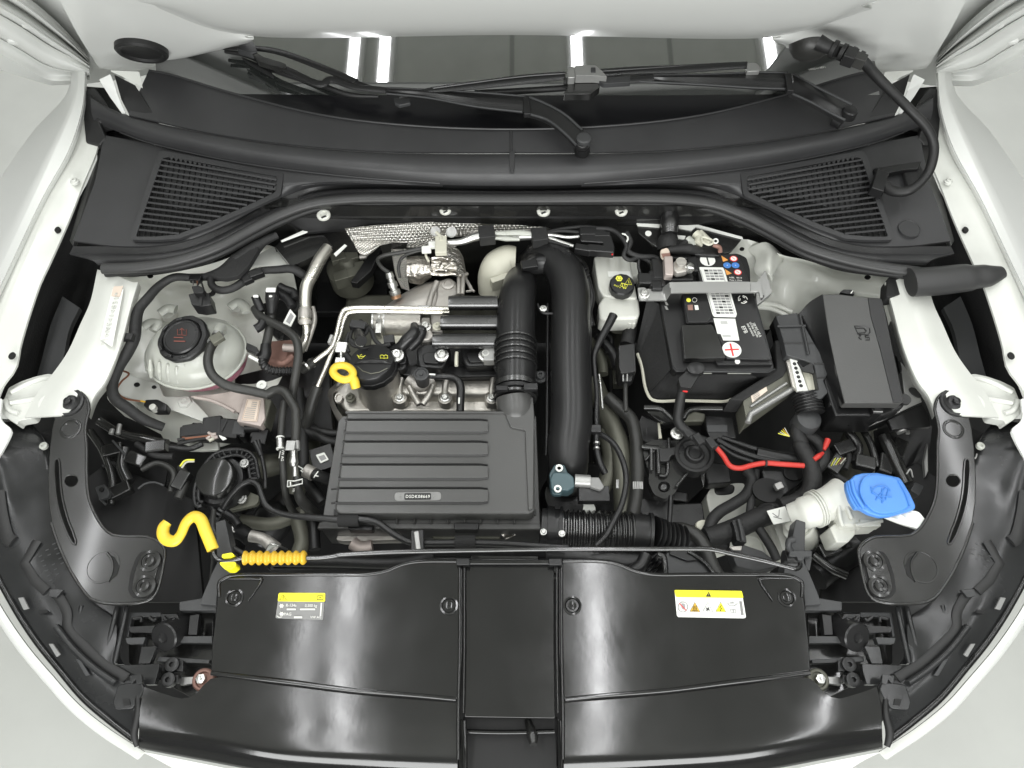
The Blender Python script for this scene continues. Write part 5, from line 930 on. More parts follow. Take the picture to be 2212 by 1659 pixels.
# connectors in front
cn = thing('connector_row', 'row of black plugs with twisted wires in front of the control unit', 'connector', T('N', .80, (700, 280))[0])
for (x, y, sx, sy, a, mm) in [(90, 310, .02, .022, 10, 'black'), (170, 290, .035, .024, 10, 'black'), (265, 290, .035, .026, -8, 'satin'), (420, 240, .034, .038, 8, 'satin'), (600, 265, .046, .038, -5, 'black'), (640, 262, .022, .034, -5, 'satin'), (760, 265, .024, .028, -2, 'grey'), (820, 268, .010, .036, -4, 'black'), (1000, 280, .026, .034, -2, 'satin'), (1015, 370, .028, .03, -5, 'black')]:
    box('plug', mm, cn, T('N', .80, (x, y))[0], sx, sy, .03, a, bev=.003)
tube('plug_barrel', 'satin', cn, T('N', .80, (840, 275), (1030, 275)), .0095, seg=14, n=1)
box('plug_slot', 'ink', cn, T('N', .802, (575, 240))[0], .003, .02, .001, -15, bev=0)
for q, mm in [(((0, 420), (130, 390), (280, 370), (380, 350)), 'tape'), (((60, 400), (250, 385), (420, 370)), 'brown'), (((0, 470), (200, 420), (350, 400)), 'tape'), (((380, 330), (420, 350), (480, 345)), 'dust'), (((360, 410), (410, 370), (460, 390), (500, 380)), 'dust'), (((390, 430), (450, 400)), 'beige')]: tube('wire', mm, cn, T('N', .80, *q), .004, seg=8)
plate('wire_tag', 'paper', cn, T('N', .805, (510, 355), (590, 385), (610, 405), (560, 425), (520, 380)), .001, 0)
plate('white_body_patch', 'crease', sl, rnd(T('N', .76, (130, 460), (240, 410), (500, 420), (510, 540), (300, 550), (110, 545)), 5), .01, .004)
for q, r in [(((1000, 420), (1020, 500), (1050, 650), (1085, 850), (1090, 1020)), .004), (((960, 440), (1000, 520), (1040, 620)), .006)]: tube('wire', 'satin', cn, T('N', .82, *q), r, seg=8)
# loom dropping towards the front
l2 = thing('front_loom', 'thin black cable arching over the engine mount and along the front', 'cable', T('N', .87, (900, 950))[0])
tube('cable_body', 'satin', l2, T('N', 0, (470, 1420, .82), (560, 1270, .835), (690, 1080, .85), (820, 960, .858), (920, 935, .86), (1000, 990, .86), (1045, 1120, .858), (1100, 1240, .856), (1220, 1310, .856), (1400, 1360, .858))+T('J', 0, (0, 688, .86), (210, 702, .862), (350, 700, .862), (450, 722, .862), (540, 785, .86), (650, 842, .858), (800, 850, .858), (1000, 848, .858), (1250, 855, .858), (1500, 872, .858), (1640, 880, .858)), [.0055]*10+[.0065]*11, seg=12)
tube('cable_body', 'satin', l2, T('N', 0, (1010, 980, .862), (1060, 1120, .86), (1110, 1220, .858), (1200, 1290, .857)), .003, seg=8)
for i in range(4): tube('corrugation', 'grey', l2, T('N', .835, (545-i*35, 1290+i*45), (530-i*35, 1310+i*45)), .0075, seg=12, n=1)
for q, s_ in (((275, 708), .046), ((1000, 845), .046)): tube('foam_sleeve', 'felt', l2, T('J', .86, (q[0]-65, q[1]), (q[0]+62, q[1]-2)), .0125, seg=14, n=1)
box('cable_clip', 'satin', l2, T('J', .872, (700, 835))[0], .02, .034, .012, 4); box('cable_clip', 'bgrey', l2, T('J', .875, (700, 835))[0], .008, .03, .004, 10)
tube('branch', 'satin', l2, T('J', 0, (1830, 165, .85), (1920, 230, .86), (1975, 330, .865), (2000, 450, .868), (1975, 600, .87), (1920, 720, .872), (1870, 810, .872), (1815, 865, .868)), .0058, seg=12)
# engine mount
em = thing('engine_mount', 'glossy round black cap in a ribbed bracket beside the yellow hook', 'engine mount', T('N', .80, (520, 900))[0])
mc = P(*T('N', .82, (515, 915))[0])
lathe('mount_cup', 'satin', em, mc, [(.045, -.06), (.045, -.01), (.041, .0)], Vector((-.1, -.1, 1)), seg=36)
lathe('cap', 'metalb', em, mc, [(.034, -.004), (.0345, .012), (.032, .0175), (.030, .0185), (.0003, .019)], Vector((-.12, -.05, 1)), seg=40, sx=1.0)
oa = T('N', .83, (300, 1230), (235, 1240), (205, 1060), (270, 850), (340, 720), (440, 610), (560, 555), (740, 535), (880, 570), (960, 650), (985, 760), (1010, 895))
ia = T('N', .83, (320, 1190), (270, 1180), (260, 1060), (310, 880), (390, 760), (480, 680), (600, 630), (740, 610), (830, 640), (870, 700), (885, 790), (905, 900))
tube('bracket_outer', 'black', em, oa, .004, seg=8); tube('bracket_inner', 'black', em, ia, .004, seg=8)
for k in range(1, 12):
    a_, b_ = oa[k], ia[k]; tube('bracket_rib', 'black', em, [a_, b_], .0028, seg=6)
    if k < 11: tube('bracket_rib', 'black', em, [tuple((oa[k][i]+oa[k+1][i])/2 for i in range(3)), tuple((ia[k][i]+ia[k+1][i])/2 for i in range(3))], .0026, seg=6)
loft('bracket_web', 'black', em, [[(p[0], p[1], .822) for p in oa], [(p[0], p[1], .822) for p in ia]], nu=40, nv=1, t=.02, linu=True)
bolt(em, T('N', .84, (825, 705))[0], .005, 'bgrey'); bolt(em, T('N', .80, (790, 1145))[0], .006, 'bgrey')
plate('mount_plate', 'olive', em, rnd(T('N', .79, (880, 1060), (1010, 1110), (1000, 1200), (960, 1230), (620, 1310), (700, 1200), (840, 1160)), 4), .01, .002)
for q in [((380, 1200), (450, 1300), (430, 1440), (430, 1600)), ((600, 1320), (700, 1400), (760, 1480)), ((480, 1190), (540, 1230), (520, 1290))]: tube('dark_rod', 'satin', em, T('N', .80, *q), .008, seg=10)
# bottom clutter
bc = thing('coolant_pipe_stub', 'short metal pipe stub with a spring clamp near the yellow grip', 'pipe', T('I', .78, (1680, 260))[0])
tube('stub_body', 'alud', bc, T('I', 0, (1560, 215, .80), (1640, 235, .80), (1720, 300, .79)), [.012, .011, .014], seg=14)
for i in range(4): tube('spring_coil', 'steel', bc, T('I', 0, (1650+i*10, 320-i*9, .80), (1690+i*12, 262+i*4, .82), (1760+i*8, 290+i*3, .80)), .002, seg=6)
tube('dark_pipe', 'black', bc, T('I', 0, (1420, 180, .78), (1500, 190, .785), (1560, 230, .79)), .016, seg=14)
tube('bright_fitting', 'steel', bc, T('I', .79, (1430, 165), (1490, 200)), .008, seg=10)
tube('dark_pipe', 'hose', bc, T('I', 0, (1330, 60, .85), (1330, 180, .86), (1420, 270, .86), (1520, 330, .86)), .005, seg=10)
for q, r in [(((1380, 30), (1460, 60), (1560, 20)), .013), (((1500, 120), (1700, 140), (1900, 60)), .014), (((1850, 100), (1880, 250), (1850, 340)), .016), (((1950, 120), (1960, 300)), .012)]: tube('dark_pipe', 'olive' if r > .013 else 'black', bc, T('I', .74, *q), r, seg=12)
sh = thing('starter_shield', 'pale cast metal edge showing below the air filter box', 'metal part', T('J', .78, (400, 820))[0])
plate('cast_edge', 'alud', sh, rnd(T('J', .79, (205, 800), (240, 790), (590, 800), (600, 830), (240, 840), (195, 830)), 4), .02, .004); tube('cast_pipe', 'dust', sh, T('J', .785, (300, 850), (350, 880), (420, 870)), .014, seg=10)
plate('foil_piece', 'foil', sh, T('J', .80, (1210, 785), (1345, 785), (1250, 828)), .004, .001); plate('dark_bar', 'olive', sh, T('J', .79, (770, 780), (1210, 785), (1220, 825), (800, 825)), .02, .003)
plate('beam', 'metalb', sh, T('J', .80, (1030, 920), (1460, 925), (1460, 955), (1030, 955)), .02, .003)
tube('cross_tube', 'rubber', sh, T('J', .80, (-200, 960), (200, 965), (600, 970), (800, 930)), .012, seg=12); tube('cross_tube', 'rubber', sh, T('J', .78, (-200, 1020), (200, 1010), (600, 1000)), .014, seg=12)
# lamp back cover and inner wing darkness at left
lbk = thing('lamp_back_cover', 'large round black lamp back cover beside the left brace', 'cover', T('E', .75, (960, 1600))[0])
lathe('round_cover', 'black', lbk, T('E', .72, (960, 1640))[0], [(.050, -.06), (.050, -.005), (.047, 0), (.040, 0), (.037, -.006), (.0004, -.006)], (.3, .1, 1), seg=36)
plate('square_nut', 'grey', lbk, rnd(T('E', .82, (590, 1530), (650, 1510), (680, 1560), (675, 1590), (620, 1610)), 3), .01, .002); lathe('nut_hole', 'void', lbk, T('E', .822, (632, 1545))[0], [(.004, -.002), (.004, .001), (.0003, .001)], seg=12)
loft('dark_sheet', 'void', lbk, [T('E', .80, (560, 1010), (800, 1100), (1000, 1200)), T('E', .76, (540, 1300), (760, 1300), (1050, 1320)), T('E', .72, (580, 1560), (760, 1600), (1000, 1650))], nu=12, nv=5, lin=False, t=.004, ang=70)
for q in [((700, 1170), (690, 1200)), ((745, 1140), (735, 1200))]: tube('bright_pin', 'bgrey', lbk, T('E', .81, *q), .005, seg=8)
tube('small_pipe', 'hose', lbk, T('E', .80, (1130, 1400), (1150, 1500), (1110, 1600)), .009, seg=10); tube('yellow_lead', 'lprint', lbk, T('E', .81, (1120, 1400), (1150, 1365), (1210, 1360)), .002, seg=6); tube('yellow_lead', 'beige', lbk, T('E', .81, (1130, 1410), (1160, 1375), (1210, 1370)), .002, seg=6)
plate('pale_glimpse', 'bgrey', lbk, T('E', .74, (740, 1240), (860, 1250), (800, 1480), (720, 1500)), .006, .001) if 0 else None

for q, r, mm in [(((560, 1180), (640, 1300), (700, 1480), (690, 1640)), .008, 'metalb'), (((620, 1120), (760, 1200), (900, 1230), (1040, 1260)), .010, 'metalb'), (((780, 1290), (760, 1400), (800, 1500)), .012, 'metalb'), (((850, 1260), (960, 1330), (1080, 1340)), .007, 'tape'), (((1060, 1280), (1180, 1290), (1260, 1260)), .006, 'satin'), (((880, 1420), (980, 1380), (1080, 1440), (1060, 1560)), .006, 'hose'), (((640, 1400), (700, 1380), (760, 1440)), .004, 'satin')]: tube('glint_filler_lead', mm, lbk, T('E', .80, *q), r, seg=10)  # added filler leads and plugs, glossy to give glints in the dark gap
for x, y, a in [(690, 1290, 15), (840, 1350, -20), (960, 1270, 10), (1120, 1480, 70), (740, 1540, 30)]: box('glint_filler_plug', 'metalb', lbk, T('E', .81, (x, y))[0], .035, .022, .02, a, bev=.003)
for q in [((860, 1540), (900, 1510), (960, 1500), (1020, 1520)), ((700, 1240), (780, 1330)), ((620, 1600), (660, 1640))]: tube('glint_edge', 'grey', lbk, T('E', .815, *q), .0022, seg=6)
# ================================================================ brake fluid reservoir
br = thing('brake_fluid_reservoir', 'white plastic brake fluid reservoir with a black cap left of the battery', 'reservoir', T('G', .84, (340, 600))[0])
plate('upper_tank', 'white', br, rnd(T('G', .85, (162, 292), (400, 290), (425, 315), (440, 400), (480, 600), (300, 590), (230, 580), (195, 520)), 6), .05, .006, seg=3)
plate('lower_tank', 'white', br, rnd(T('G', .845, (230, 585), (300, 560), (440, 560), (490, 600), (500, 700), (480, 745), (230, 752), (205, 735), (195, 640)), 7), .045, .006, seg=3)
plate('side_arm', 'white', br, rnd(T('G', .84, (425, 330), (480, 340), (485, 430), (440, 440)), 3), .03, .003)
flatp('embossed_panel', 'paper', br, T('G', .8505, (262, 405), (425, 405), (432, 445), (268, 445)), .0012)
for x in (425, 452): box('foot_tab', 'white', br, T('G', .83, (x, 760))[0], .006, .014, .02)
tube('under_boss', 'olive', br, T('G', .80, (350, 770), (355, 820)), .022, seg=16)
cx = P(*T('G', .868, (366, 505))[0])
bc_ = thing('brake_fluid_cap', 'black cap printed with yellow warning symbols and DOT 4', 'cap', cx)
lathe('cap_skirt', 'black', bc_, cx, [(.0225, -.014), (.0235, -.008), (.0235, .003), (.0215, .006), (.0003, .0065)], (0, -.05, 1), seg=48, cog=(24, -.02, -1), ang=30)
def onc3(X, Y): return PP(*T('G', 0, (X, Y))[0][:2], cx+Vector((0, 0, .0068)), (0, -.05, 1))
lathe('round_symbol', 'lprint', bc_, onc3(346, 455), [(.0068, 0), (.0068, .0004), (.0003, .0004)], seg=6)
lathe('round_symbol', 'ink', bc_, onc3(346, 455)+Vector((0, 0, .0004)), [(.0038, 0), (.0038, .0003), (.0003, .0003)], seg=16); lathe('round_symbol', 'lprint', bc_, onc3(346, 455)+Vector((0, 0, .0007)), [(.003, 0), (.003, .0003), (.0003, .0003)], seg=16)
for q, cl_ in [(((388, 495), (418, 452), (438, 500)), 1), (((352, 505), (365, 487), (408, 502), (395, 528)), 1), (((365, 488), (380, 530)), 0), (((385, 492), (392, 530)), 0), (((415, 470), (418, 490)), 0)]: capline(bc_, 'lprint', q, .0007, onc3, cl_)
text('DOT 4', bc_, onc3(332, 512), .0038, 'lprint', -28)
# ================================================================ battery
ba = thing('car_battery', 'black car battery with white labels and red plus sign', 'battery', T('G', .80, (1050, 750))[0])
zb = .875
plate('case', 'black', ba, rnd(T('G', zb, (700, 300), (1215, 270), (1275, 300), (1300, 380), (1302, 470), (1400, 800), (1480, 1110), (1440, 1135), (760, 1130), (728, 1090), (640, 620)), 6), .13, .004)
zt = .888
plate('lid', 'satin', ba, rnd(T('G', zt, (905, 285), (1212, 272), (1235, 330), (1290, 470), (1330, 600), (1450, 1030), (1445, 1045), (1125, 1035), (1060, 860), (1025, 765), (985, 782), (835, 782), (800, 570), (930, 480), (900, 330)), 4), .014, .002)
plate('vent_panel', 'satin', ba, rnd(T('G', zt+.0035, (805, 565), (985, 565), (1022, 740), (990, 772), (845, 772)), 4), .004, .0015)
plate('terminal_cover', 'metalb', ba, rnd(T('G', zt+.004, (800, 792), (1020, 788), (1060, 862), (1120, 1030), (822, 1035)), 2), .014, .0015)
plate('front_step', 'black', ba, rnd(T('G', .882, (1045, 1050), (1445, 1048), (1465, 1080), (1060, 1082)), 3), .01, .002); lathe('vent_plug', 'paper', ba, T('G', .8838, (1205, 1057))[0], [(.0045, -.002), (.0045, .0006), (.0003, .0006)], seg=14)
tube('lid_edge', 'grey', ba, T('G', zt, (1330, 600), (1400, 850), (1450, 1035)), .0012, seg=5, n=1)
tube('case_edge', 'grey', ba, T('G', zb, (735, 1100), (760, 1128), (1430, 1134), (1478, 1110)), .0012, seg=5, n=1)
def bt(*p): return T('G', zt, *p)
lathe('minus_disc', 'paper', ba, bt((988, 322))[0], [(.0135, 0), (.0135, .0007), (.0003, .0007)], seg=32, sx=1.05); flatp('minus_bar', 'ink', ba, bt((974, 290), (984, 289), (1003, 356), (992, 358)), .0009)
lathe('plus_disc', 'paper', ba, bt((1163, 972))[0], [(.0158, 0), (.0158, .0007), (.0003, .0007)], seg=32, sx=1.05); flatp('plus_bar', 'redp', ba, bt((1145, 928), (1158, 927), (1180, 1018), (1167, 1019)), .0009); flatp('plus_bar', 'redp', ba, bt((1112, 970), (1212, 966), (1216, 975), (1114, 980)), .0012)
flatp('text_label', 'paper', ba, rnd(bt((926, 373), (1100, 376), (1112, 400), (1200, 715), (1192, 738), (1035, 734), (1022, 715)), 2), .0007)
for r in range(16):
    for c_ in range(4):
        y0 = 392+r*20.5; sh_ = (y0-380)*.285
        x0 = 958+c_*32+sh_; 
        if 545 > y0 > 470: continue
        flatp('text_block', 'pgrey' if (r*3+c_) % 5 else 'ink', ba, bt((x0, y0), (x0+28, y0+.5), (x0+32, y0+14), (x0+4, y0+14)), .0010, t=.0002)
for k in (0, 1): flatp('text_column', 'pgrey', ba, bt(*[((934, 395), (938, 395), (1030, 705), (1026, 705)), ((1088, 395), (1092, 395), (1185, 705), (1181, 705))][k]), .0010, t=.0002)
flatp('serial_label', 'paper', ba, bt((1030, 745), (1188, 748), (1218, 906), (1102, 905), (1082, 858), (1058, 856)), .0007)
for y in (768, 776, 784, 868, 876): flatp('label_lines', 'pgrey', ba, bt((1080+(y-768)*.15, y), (1130+(y-768)*.25, y), (1130+(y-768)*.25, y+4), (1080+(y-768)*.15, y+4)), .0010, t=.0002)
for x, y, mm in ((1112, 312, 'orange'), (1138, 409, 'orange')): flatp('warning_triangle', mm, ba, bt((x-25, y-22), (x+25, y+10), (x-12, y+22)), .0008)
for x, y, mm, m2 in ((1177, 312, 'redp', 'paper'), (1130, 360, 'blued', 'paper'), (1190, 360, 'blued', 'paper'), (1207, 410, 'redp', 'paper')):
    lathe('round_sign', mm, ba, bt((x, y))[0], [(.0066, 0), (.0066, .0006), (.0003, .0006)], seg=20, sx=1.1)
    if mm == 'redp': lathe('round_sign', 'paper', ba, bt((x, y))[0], [(.005, .0006), (.005, .0009), (.0003, .0009)], seg=20, sx=1.1); text('/', ba, P(*bt((x, y))[0])+Vector((0, 0, .0009)), .008, 'redp', 60)
    else: text('o', ba, P(*bt((x, y))[0])+Vector((0, 0, .0006)), .004, 'paper')
text('ASBL  4K10', ba, bt((1190, 450))[0], .0042, 'wprint', -2); text('Made in China', ba, bt((1192, 468))[0], .0034, 'wprint', -2)
rt = -74
text('1S0 915 105 A', ba, bt((1345, 828))[0], .0062, 'wprint', rt, sx=.72, kern=1.0); text('12V 59Ah 320A DIN', ba, bt((1322, 826))[0], .0042, 'wprint', rt, sx=.8); text('540A EN/SAE/GS', ba, bt((1299, 828))[0], .0042, 'wprint', rt, sx=.8); text('EFB', ba, bt((1255, 826))[0], .0088, 'wprint', rt)
for k in range(3):
    a0 = k*120; ce_ = bt((1243, 608))[0]; c_ = P(*ce_)+Vector((0, 0, .001))
    pts = [c_+Vector((math.cos(math.radians(a0+a))*.0085, math.sin(math.radians(a0+a))*.0085, 0)) for a in (0, 35, 80)]
    tube('recycling_symbol', 'wprint', ba, pts, .0009, seg=4, n=1); tube('recycling_symbol', 'wprint', ba, [pts[2], pts[2]+(c_-pts[2])*.35+Vector((0, 0, 0)), c_+(pts[1]-c_)*.6], .0008, seg=4, n=1)
lathe('yellow_dot', 'lprint', ba, T('G', zt+.0035, (850, 612))[0], [(.0042, 0), (.0042, .0006), (.0003, .0006)], seg=16)
line('ring_symbol', 'wprint', ba, circ(*T('G', zt+.0035, (893, 612))[0], 5, 14), .0008, closed=True)
flatp('car_symbol', 'rust', ba, T('G', zt+.0035, (842, 648), (880, 646), (882, 685), (846, 685)), .0008); flatp('book_symbol', 'wprint', ba, T('G', zt+.0035, (892, 650), (918, 650), (924, 682), (898, 684)), .0008)
for y in (635, 668): flatp('small_tag', 'dimp', ba, T('G', zb, (675, y-12), (690, y-12), (704, y+14), (686, y+14)), .0008)
# sleeve
fs_ = thing('battery_sleeve', 'dark felt battery box wrapped around the front of the battery', 'battery box', T('G', .78, (900, 1220))[0])
loft('front_wall', 'felt', fs_, [T('G', .868, (590, 618), (640, 640), (735, 1095), (765, 1140), (1100, 1145), (1440, 1145), (1490, 1110)), T('G', .80, (480, 1000), (500, 1050), (560, 1290), (600, 1330), (900, 1332), (1130, 1330), (1240, 1240))], nu=60, nv=6, t=.005, linu=True, ang=50)
loft('left_wall', 'felt', fs_, [T('G', .868, (545, 622), (590, 618), (640, 640), (735, 1095)), T('G', .80, (470, 960), (475, 1000), (510, 1080), (560, 1290))], nu=30, nv=6, t=.005, linu=True, ang=50)
plate('right_wall', 'felt', fs_, T('G', .86, (1490, 1110), (1480, 900), (1530, 900), (1600, 1060), (1540, 1160), (1240, 1340), (1140, 1332)), .05, .003)
tube('bright_edge', 'beige', fs_, T('G', .802, (480, 1000), (510, 1090), (545, 1270), (590, 1335), (800, 1340), (1000, 1345), (1120, 1345), (1160, 1330)), .0035, seg=6)
for q in [((955, 1132), (1025, 1132), (1020, 1142), (960, 1143)), ((1130, 1132), (1330, 1132), (1300, 1144), (1135, 1143))]: plate('white_gap', 'trans', fs_, T('G', .871, *q), .002, 0)
# clamp bar
cb = thing('battery_clamp', 'bent bare steel strap bolted across the top of the battery', 'clamp bar', T('G', .9, (1000, 520))[0])
loft('strap', 'bgrey', cb, [T('G', 0, (482, 530, .885), (560, 530, .885), (655, 528, .885), (712, 482, .908), (900, 478, .908), (1200, 476, .908), (1342, 480, .908)), T('G', 0, (492, 612, .885), (560, 614, .885), (688, 612, .885), (722, 560, .908), (900, 556, .908), (1200, 556, .908), (1342, 556, .908))], nu=70, nv=2, t=.003, linu=True, ang=30)
plate('strap_end', 'bgrey', cb, rnd(T('G', .888, (480, 520), (530, 518), (548, 530), (548, 612), (505, 615), (486, 590)), 3), .003, .001)
bolt(cb, T('G', .89, (527, 567))[0], .0068)
plate('end_bracket', 'bgrey', cb, rnd(T('G', .89, (1345, 478), (1408, 393), (1458, 555), (1350, 645), (1340, 600)), 3), .012, .0015)
plate('hook', 'bgrey', cb, rnd(T('G', .909, (1300, 478), (1380, 480), (1385, 540), (1395, 590), (1370, 595), (1360, 550), (1300, 548)), 3), .004, .001)
tube('bracket_slot', 'ink', cb, T('G', .8915, (1378, 605), (1395, 580)), .002, seg=6)
# negative terminal
nt_ = thing('battery_terminal_clamp', 'bare metal negative clamp with nut at the rear corner of the battery', 'terminal', T('G', .9, (760, 360))[0])
plate('clamp_body', 'dust', nt_, rnd(T('G', .91, (672, 292), (735, 290), (742, 380), (740, 430), (680, 425)), 3), .018, .002)
plate('clamp_arm', 'alud', nt_, rnd(T('G', .912, (740, 330), (770, 315), (830, 330), (870, 360), (840, 400), (770, 415), (742, 390)), 4), .016, .003)
lathe('post', 'alu', nt_, T('G', .915, (792, 348))[0], [(.011, -.02), (.010, .006), (.0095, .007), (.0003, .007)], seg=24)
lathe('nut', 'steel', nt_, T('G', .912, (860, 378))[0], [(.011, -.012), (.010, .002), (.006, .003), (.0055, -.001), (.0003, -.001)], axis=(.5, -.5, .7), seg=6, ang=20); tube('stud', 'steel', nt_, T('G', .915, (830, 370), (885, 380)), .0035, seg=10)
plate('cable_lug', 'tpink', nt_, rnd(T('G', .905, (645, 245), (690, 228), (712, 240), (720, 300), (670, 310), (650, 290)), 4), .008, .002)
flatp('lug_band', 'rust', nt_, T('G', .906, (652, 275), (716, 270), (718, 298), (662, 304))); plate('gold_foot', 'beige', nt_, T('G', .9, (682, 385), (738, 385), (738, 425), (682, 428)), .012, .001)
tube('ground_cable', 'tape', nt_, T('G', 0, (940, 260, .89), (860, 240, .9), (780, 245, .9), (700, 250, .9)), [.010, .012, .011, .008], seg=12)
for (x, y, a_, b_, mm) in [(785, 440, .052, .016, 'black'), (780, 290, .045, .012, 'black'), (880, 345, .02, .035, 'satin'), (630, 380, .022, .045, 'satin'), (625, 450, .03, .035, 'black'), (535, 450, .026, .024, 'satin'), (620, 500, .02, .02, 'black')]: box('sensor_block', mm, nt_, T('G', .892, (x, y))[0], a_, b_, .022, 0, bev=.003)
# upper right clutter
cu_ = thing('connector_cluster', 'beige and bare wire connector with brown lead behind the battery', 'connector', T('G', .9, (930, 180))[0])
for q, r, mm in [(((840, 170), (870, 200), (870, 240)), .010, 'trans'), (((900, 130), (930, 160), (915, 210)), .011, 'beige'), (((930, 120), (980, 170), (1010, 200)), .008, 'beige'), (((830, 190), (800, 220), (780, 240)), .008, 'tape')]: tube('wire_bundle', mm, cu_, T('G', .90, *q), r, seg=10)
tube('ring_wire', 'beige', cu_, T('G', .912, (950, 155), (1010, 170), (1030, 190), (1000, 210), (950, 185)), .0025, seg=6, closed=True)
tube('ring_terminal', 'paper', cu_, circ(*T('G', .912, (1047, 183))[0], 5, 10), .0018, seg=6, n=1, closed=True); tube('brown_lead', 'rust', cu_, T('G', .905, (1030, 210), (1075, 230), (1080, 260)), .005, seg=8)
plate('cover', 'black', cu_, T('G', .896, (900, 225), (1050, 215), (1090, 262), (1080, 290), (890, 280)), .02, .003)
vc = thing('wiper_drive_stub', 'short glossy black upright pipe under the seal behind the battery', 'pipe', T('G', .9, (710, 100))[0])
tube('stub_body', 'pipeb', vc, T('G', 0, (712, 20, .90), (712, 70, .905), (712, 130, .90)), [.022, .020, .018], seg=20); tube('stub_foot', 'tape', vc, T('G', 0, (712, 140, .89), (700, 190, .885), (705, 240, .88)), [.018, .024, .026], seg=16)
# positive boot & cable
pc = thing('positive_cable', 'black positive battery cable with rubber boot and a red tip', 'cable', T('G', .86, (850, 1150))[0])
lathe('boot_top', 'satin', pc, T('G', .905, (905, 1105))[0], [(.0115, -.012), (.0115, .001), (.010, .002), (.0003, .002)], seg=20, sx=1.35, rot=.1)
plate('boot', 'rubber', pc, rnd(T('G', .9, (850, 1110), (945, 1115), (925, 1160), (870, 1250), (790, 1240), (775, 1180)), 4), .02, .004)
tube('cable_body', 'rubber', pc, T('G', 0, (810, 1220, .885), (800, 1280, .875), (780, 1400, .86), (775, 1490, .85), (830, 1560, .845), (900, 1610, .84))+T('O', 0, (960, 270, .84), (1080, 310, .84), (1160, 360, .84)), [.010, .010, .0105, .0105, .010, .010, .009, .008, .007], seg=14)
box('red_tip', 'redp', pc, T('G', .889, (828, 1256))[0], .010, .008, .006, -15, bev=.002)
for q in [(900, 215), (1000, 280), (1110, 310)]: box('tape_band', 'tape', pc, T('O', .852, q)[0], .013, .02, .012, 30)
rc = thing('red_cable', 'bright red power cable snaking between the battery and washer filler', 'cable', T('H', .84, (600, 430))[0])
tube('cable_body', 'red', rc, T('H', 0, (298, 335, .84), (340, 385, .842), (385, 450, .844), (440, 464, .845), (520, 445, .845), (600, 432, .845), (700, 438, .845), (842, 448, .843)), .0052, seg=12)
tube('cable_body', 'red', rc, T('H', 0, (903, 412, .842), (935, 388, .842), (962, 368, .84)), [.005, .0055, .003], seg=12); tube('cable_body', 'red', rc, T('H', 0, (968, 350, .84), (980, 320, .84), (992, 286, .84)), [.003, .0055, .006], seg=12)
tube('tie', 'tape', rc, T('H', .846, (600, 433), (612, 434)), .0068, seg=12, n=1)
# engine control unit
ec = thing('engine_control_unit', 'olive grey metal control unit beside the battery with a paper label', 'control unit', T('G', .82, (1450, 1280))[0])
plate('housing', 'olive', ec, rnd(T('G', .855, (1245, 1350), (1290, 1260), (1480, 1150), (1560, 1030), (1620, 1180), (1640, 1225), (1300, 1470), (1272, 1505), (1262, 1440)), 4), .05, .004)
tube('housing_edge', 'bgrey', ec, T('G', .857, (1640, 1235), (1300, 1440), (1280, 1500)), .006, seg=8, n=1); tube('housing_edge', 'bgrey', ec, T('G', .857, (1560, 1215), (1300, 1385)), .003, seg=8, n=1)
flatp('paper_label', 'tpink', ec, T('G', .856, (1295, 1270), (1402, 1200), (1422, 1270), (1312, 1358)), .0008)
for k in range(6): flatp('label_print', 'pgrey', ec, T('G', .8572, (1305+k*4, 1282+k*11), (1350+k*4, 1253+k*11), (1351+k*4, 1256+k*11), (1306+k*4, 1285+k*11)), t=.0002)
plate('bright_strip', 'paper', ec, T('Q', .872, (235, 770), (292, 768), (395, 1050), (300, 1052)), .006, .001); plate('bright_side', 'alu', ec, T('Q', .868, (205, 790), (240, 780), (300, 1050), (260, 1010)), .006, .001)
plate('pale_block', 'beige', ec, T('Q', .866, (330, 850), (430, 910), (465, 1040), (395, 1050)), .01, .002)
for i in range(6): lathe('screw_hole', 'ink', ec, T('Q', .8725, (275+i*11, 820+i*37))[0], [(.0032, -.001), (.0032, .0005), (.0003, .0005)], seg=10)
cg = thing('connector_cage', 'dark grey plastic connector cage between battery and fuse box', 'connector', T('Q', .86, (350, 700))[0])
plate('cage_top', 'grey', cg, rnd(T('Q', .88, (118, 412), (300, 388), (440, 640), (560, 840), (560, 900), (520, 960), (560, 1060), (500, 1115), (435, 1105), (430, 1040), (480, 1040), (440, 830), (360, 790), (205, 745), (180, 620), (150, 520)), 3), .02, .002)
plate('cage_side', 'black', cg, T('Q', .865, (100, 440), (118, 412), (205, 745), (205, 790), (165, 720), (160, 560)), .03, .002)
plate('cage_notch', 'ink', cg, T('Q', .8815, (300, 800), (350, 850), (420, 810), (445, 900), (350, 880)), .004, 0)
for q in [((155, 505), (370, 500)), ((190, 645), (435, 645)), ((325, 400), (400, 735)), ((440, 818), (550, 820)), ((465, 940), (530, 935))]: tube('cage_groove', 'ink', cg, T('Q', .8812, *q), .0016, seg=4, n=1)
for q in [((130, 503), (365, 497)), ((318, 395), (392, 740))]: tube('cage_rib', 'grey', cg, T('Q', .884, *q), .002, seg=6, n=1)
tube('lever_side', 'black', cg, T('Q', .87, (545, 930), (590, 1000), (590, 1060), (580, 1180)), .005, seg=8)
cj = thing('corrugated_boot', 'ribbed black rubber cable boot below the connector cage', 'cable boot', T('Q', .85, (400, 1180))[0])
tube('boot_body', 'satin', cj, T('Q', 0, (370, 1080, .86), (390, 1150, .858), (410, 1240, .855)), [.026, .027, .027], seg=26, rib=(.0055, .0013)); 
lathe('boot_end', 'grey', cj, T('Q', .85, (390, 1290))[0], [(.022, -.03), (.022, 0), (.020, .006), (.012, .010), (.0003, .011)], seg=26)
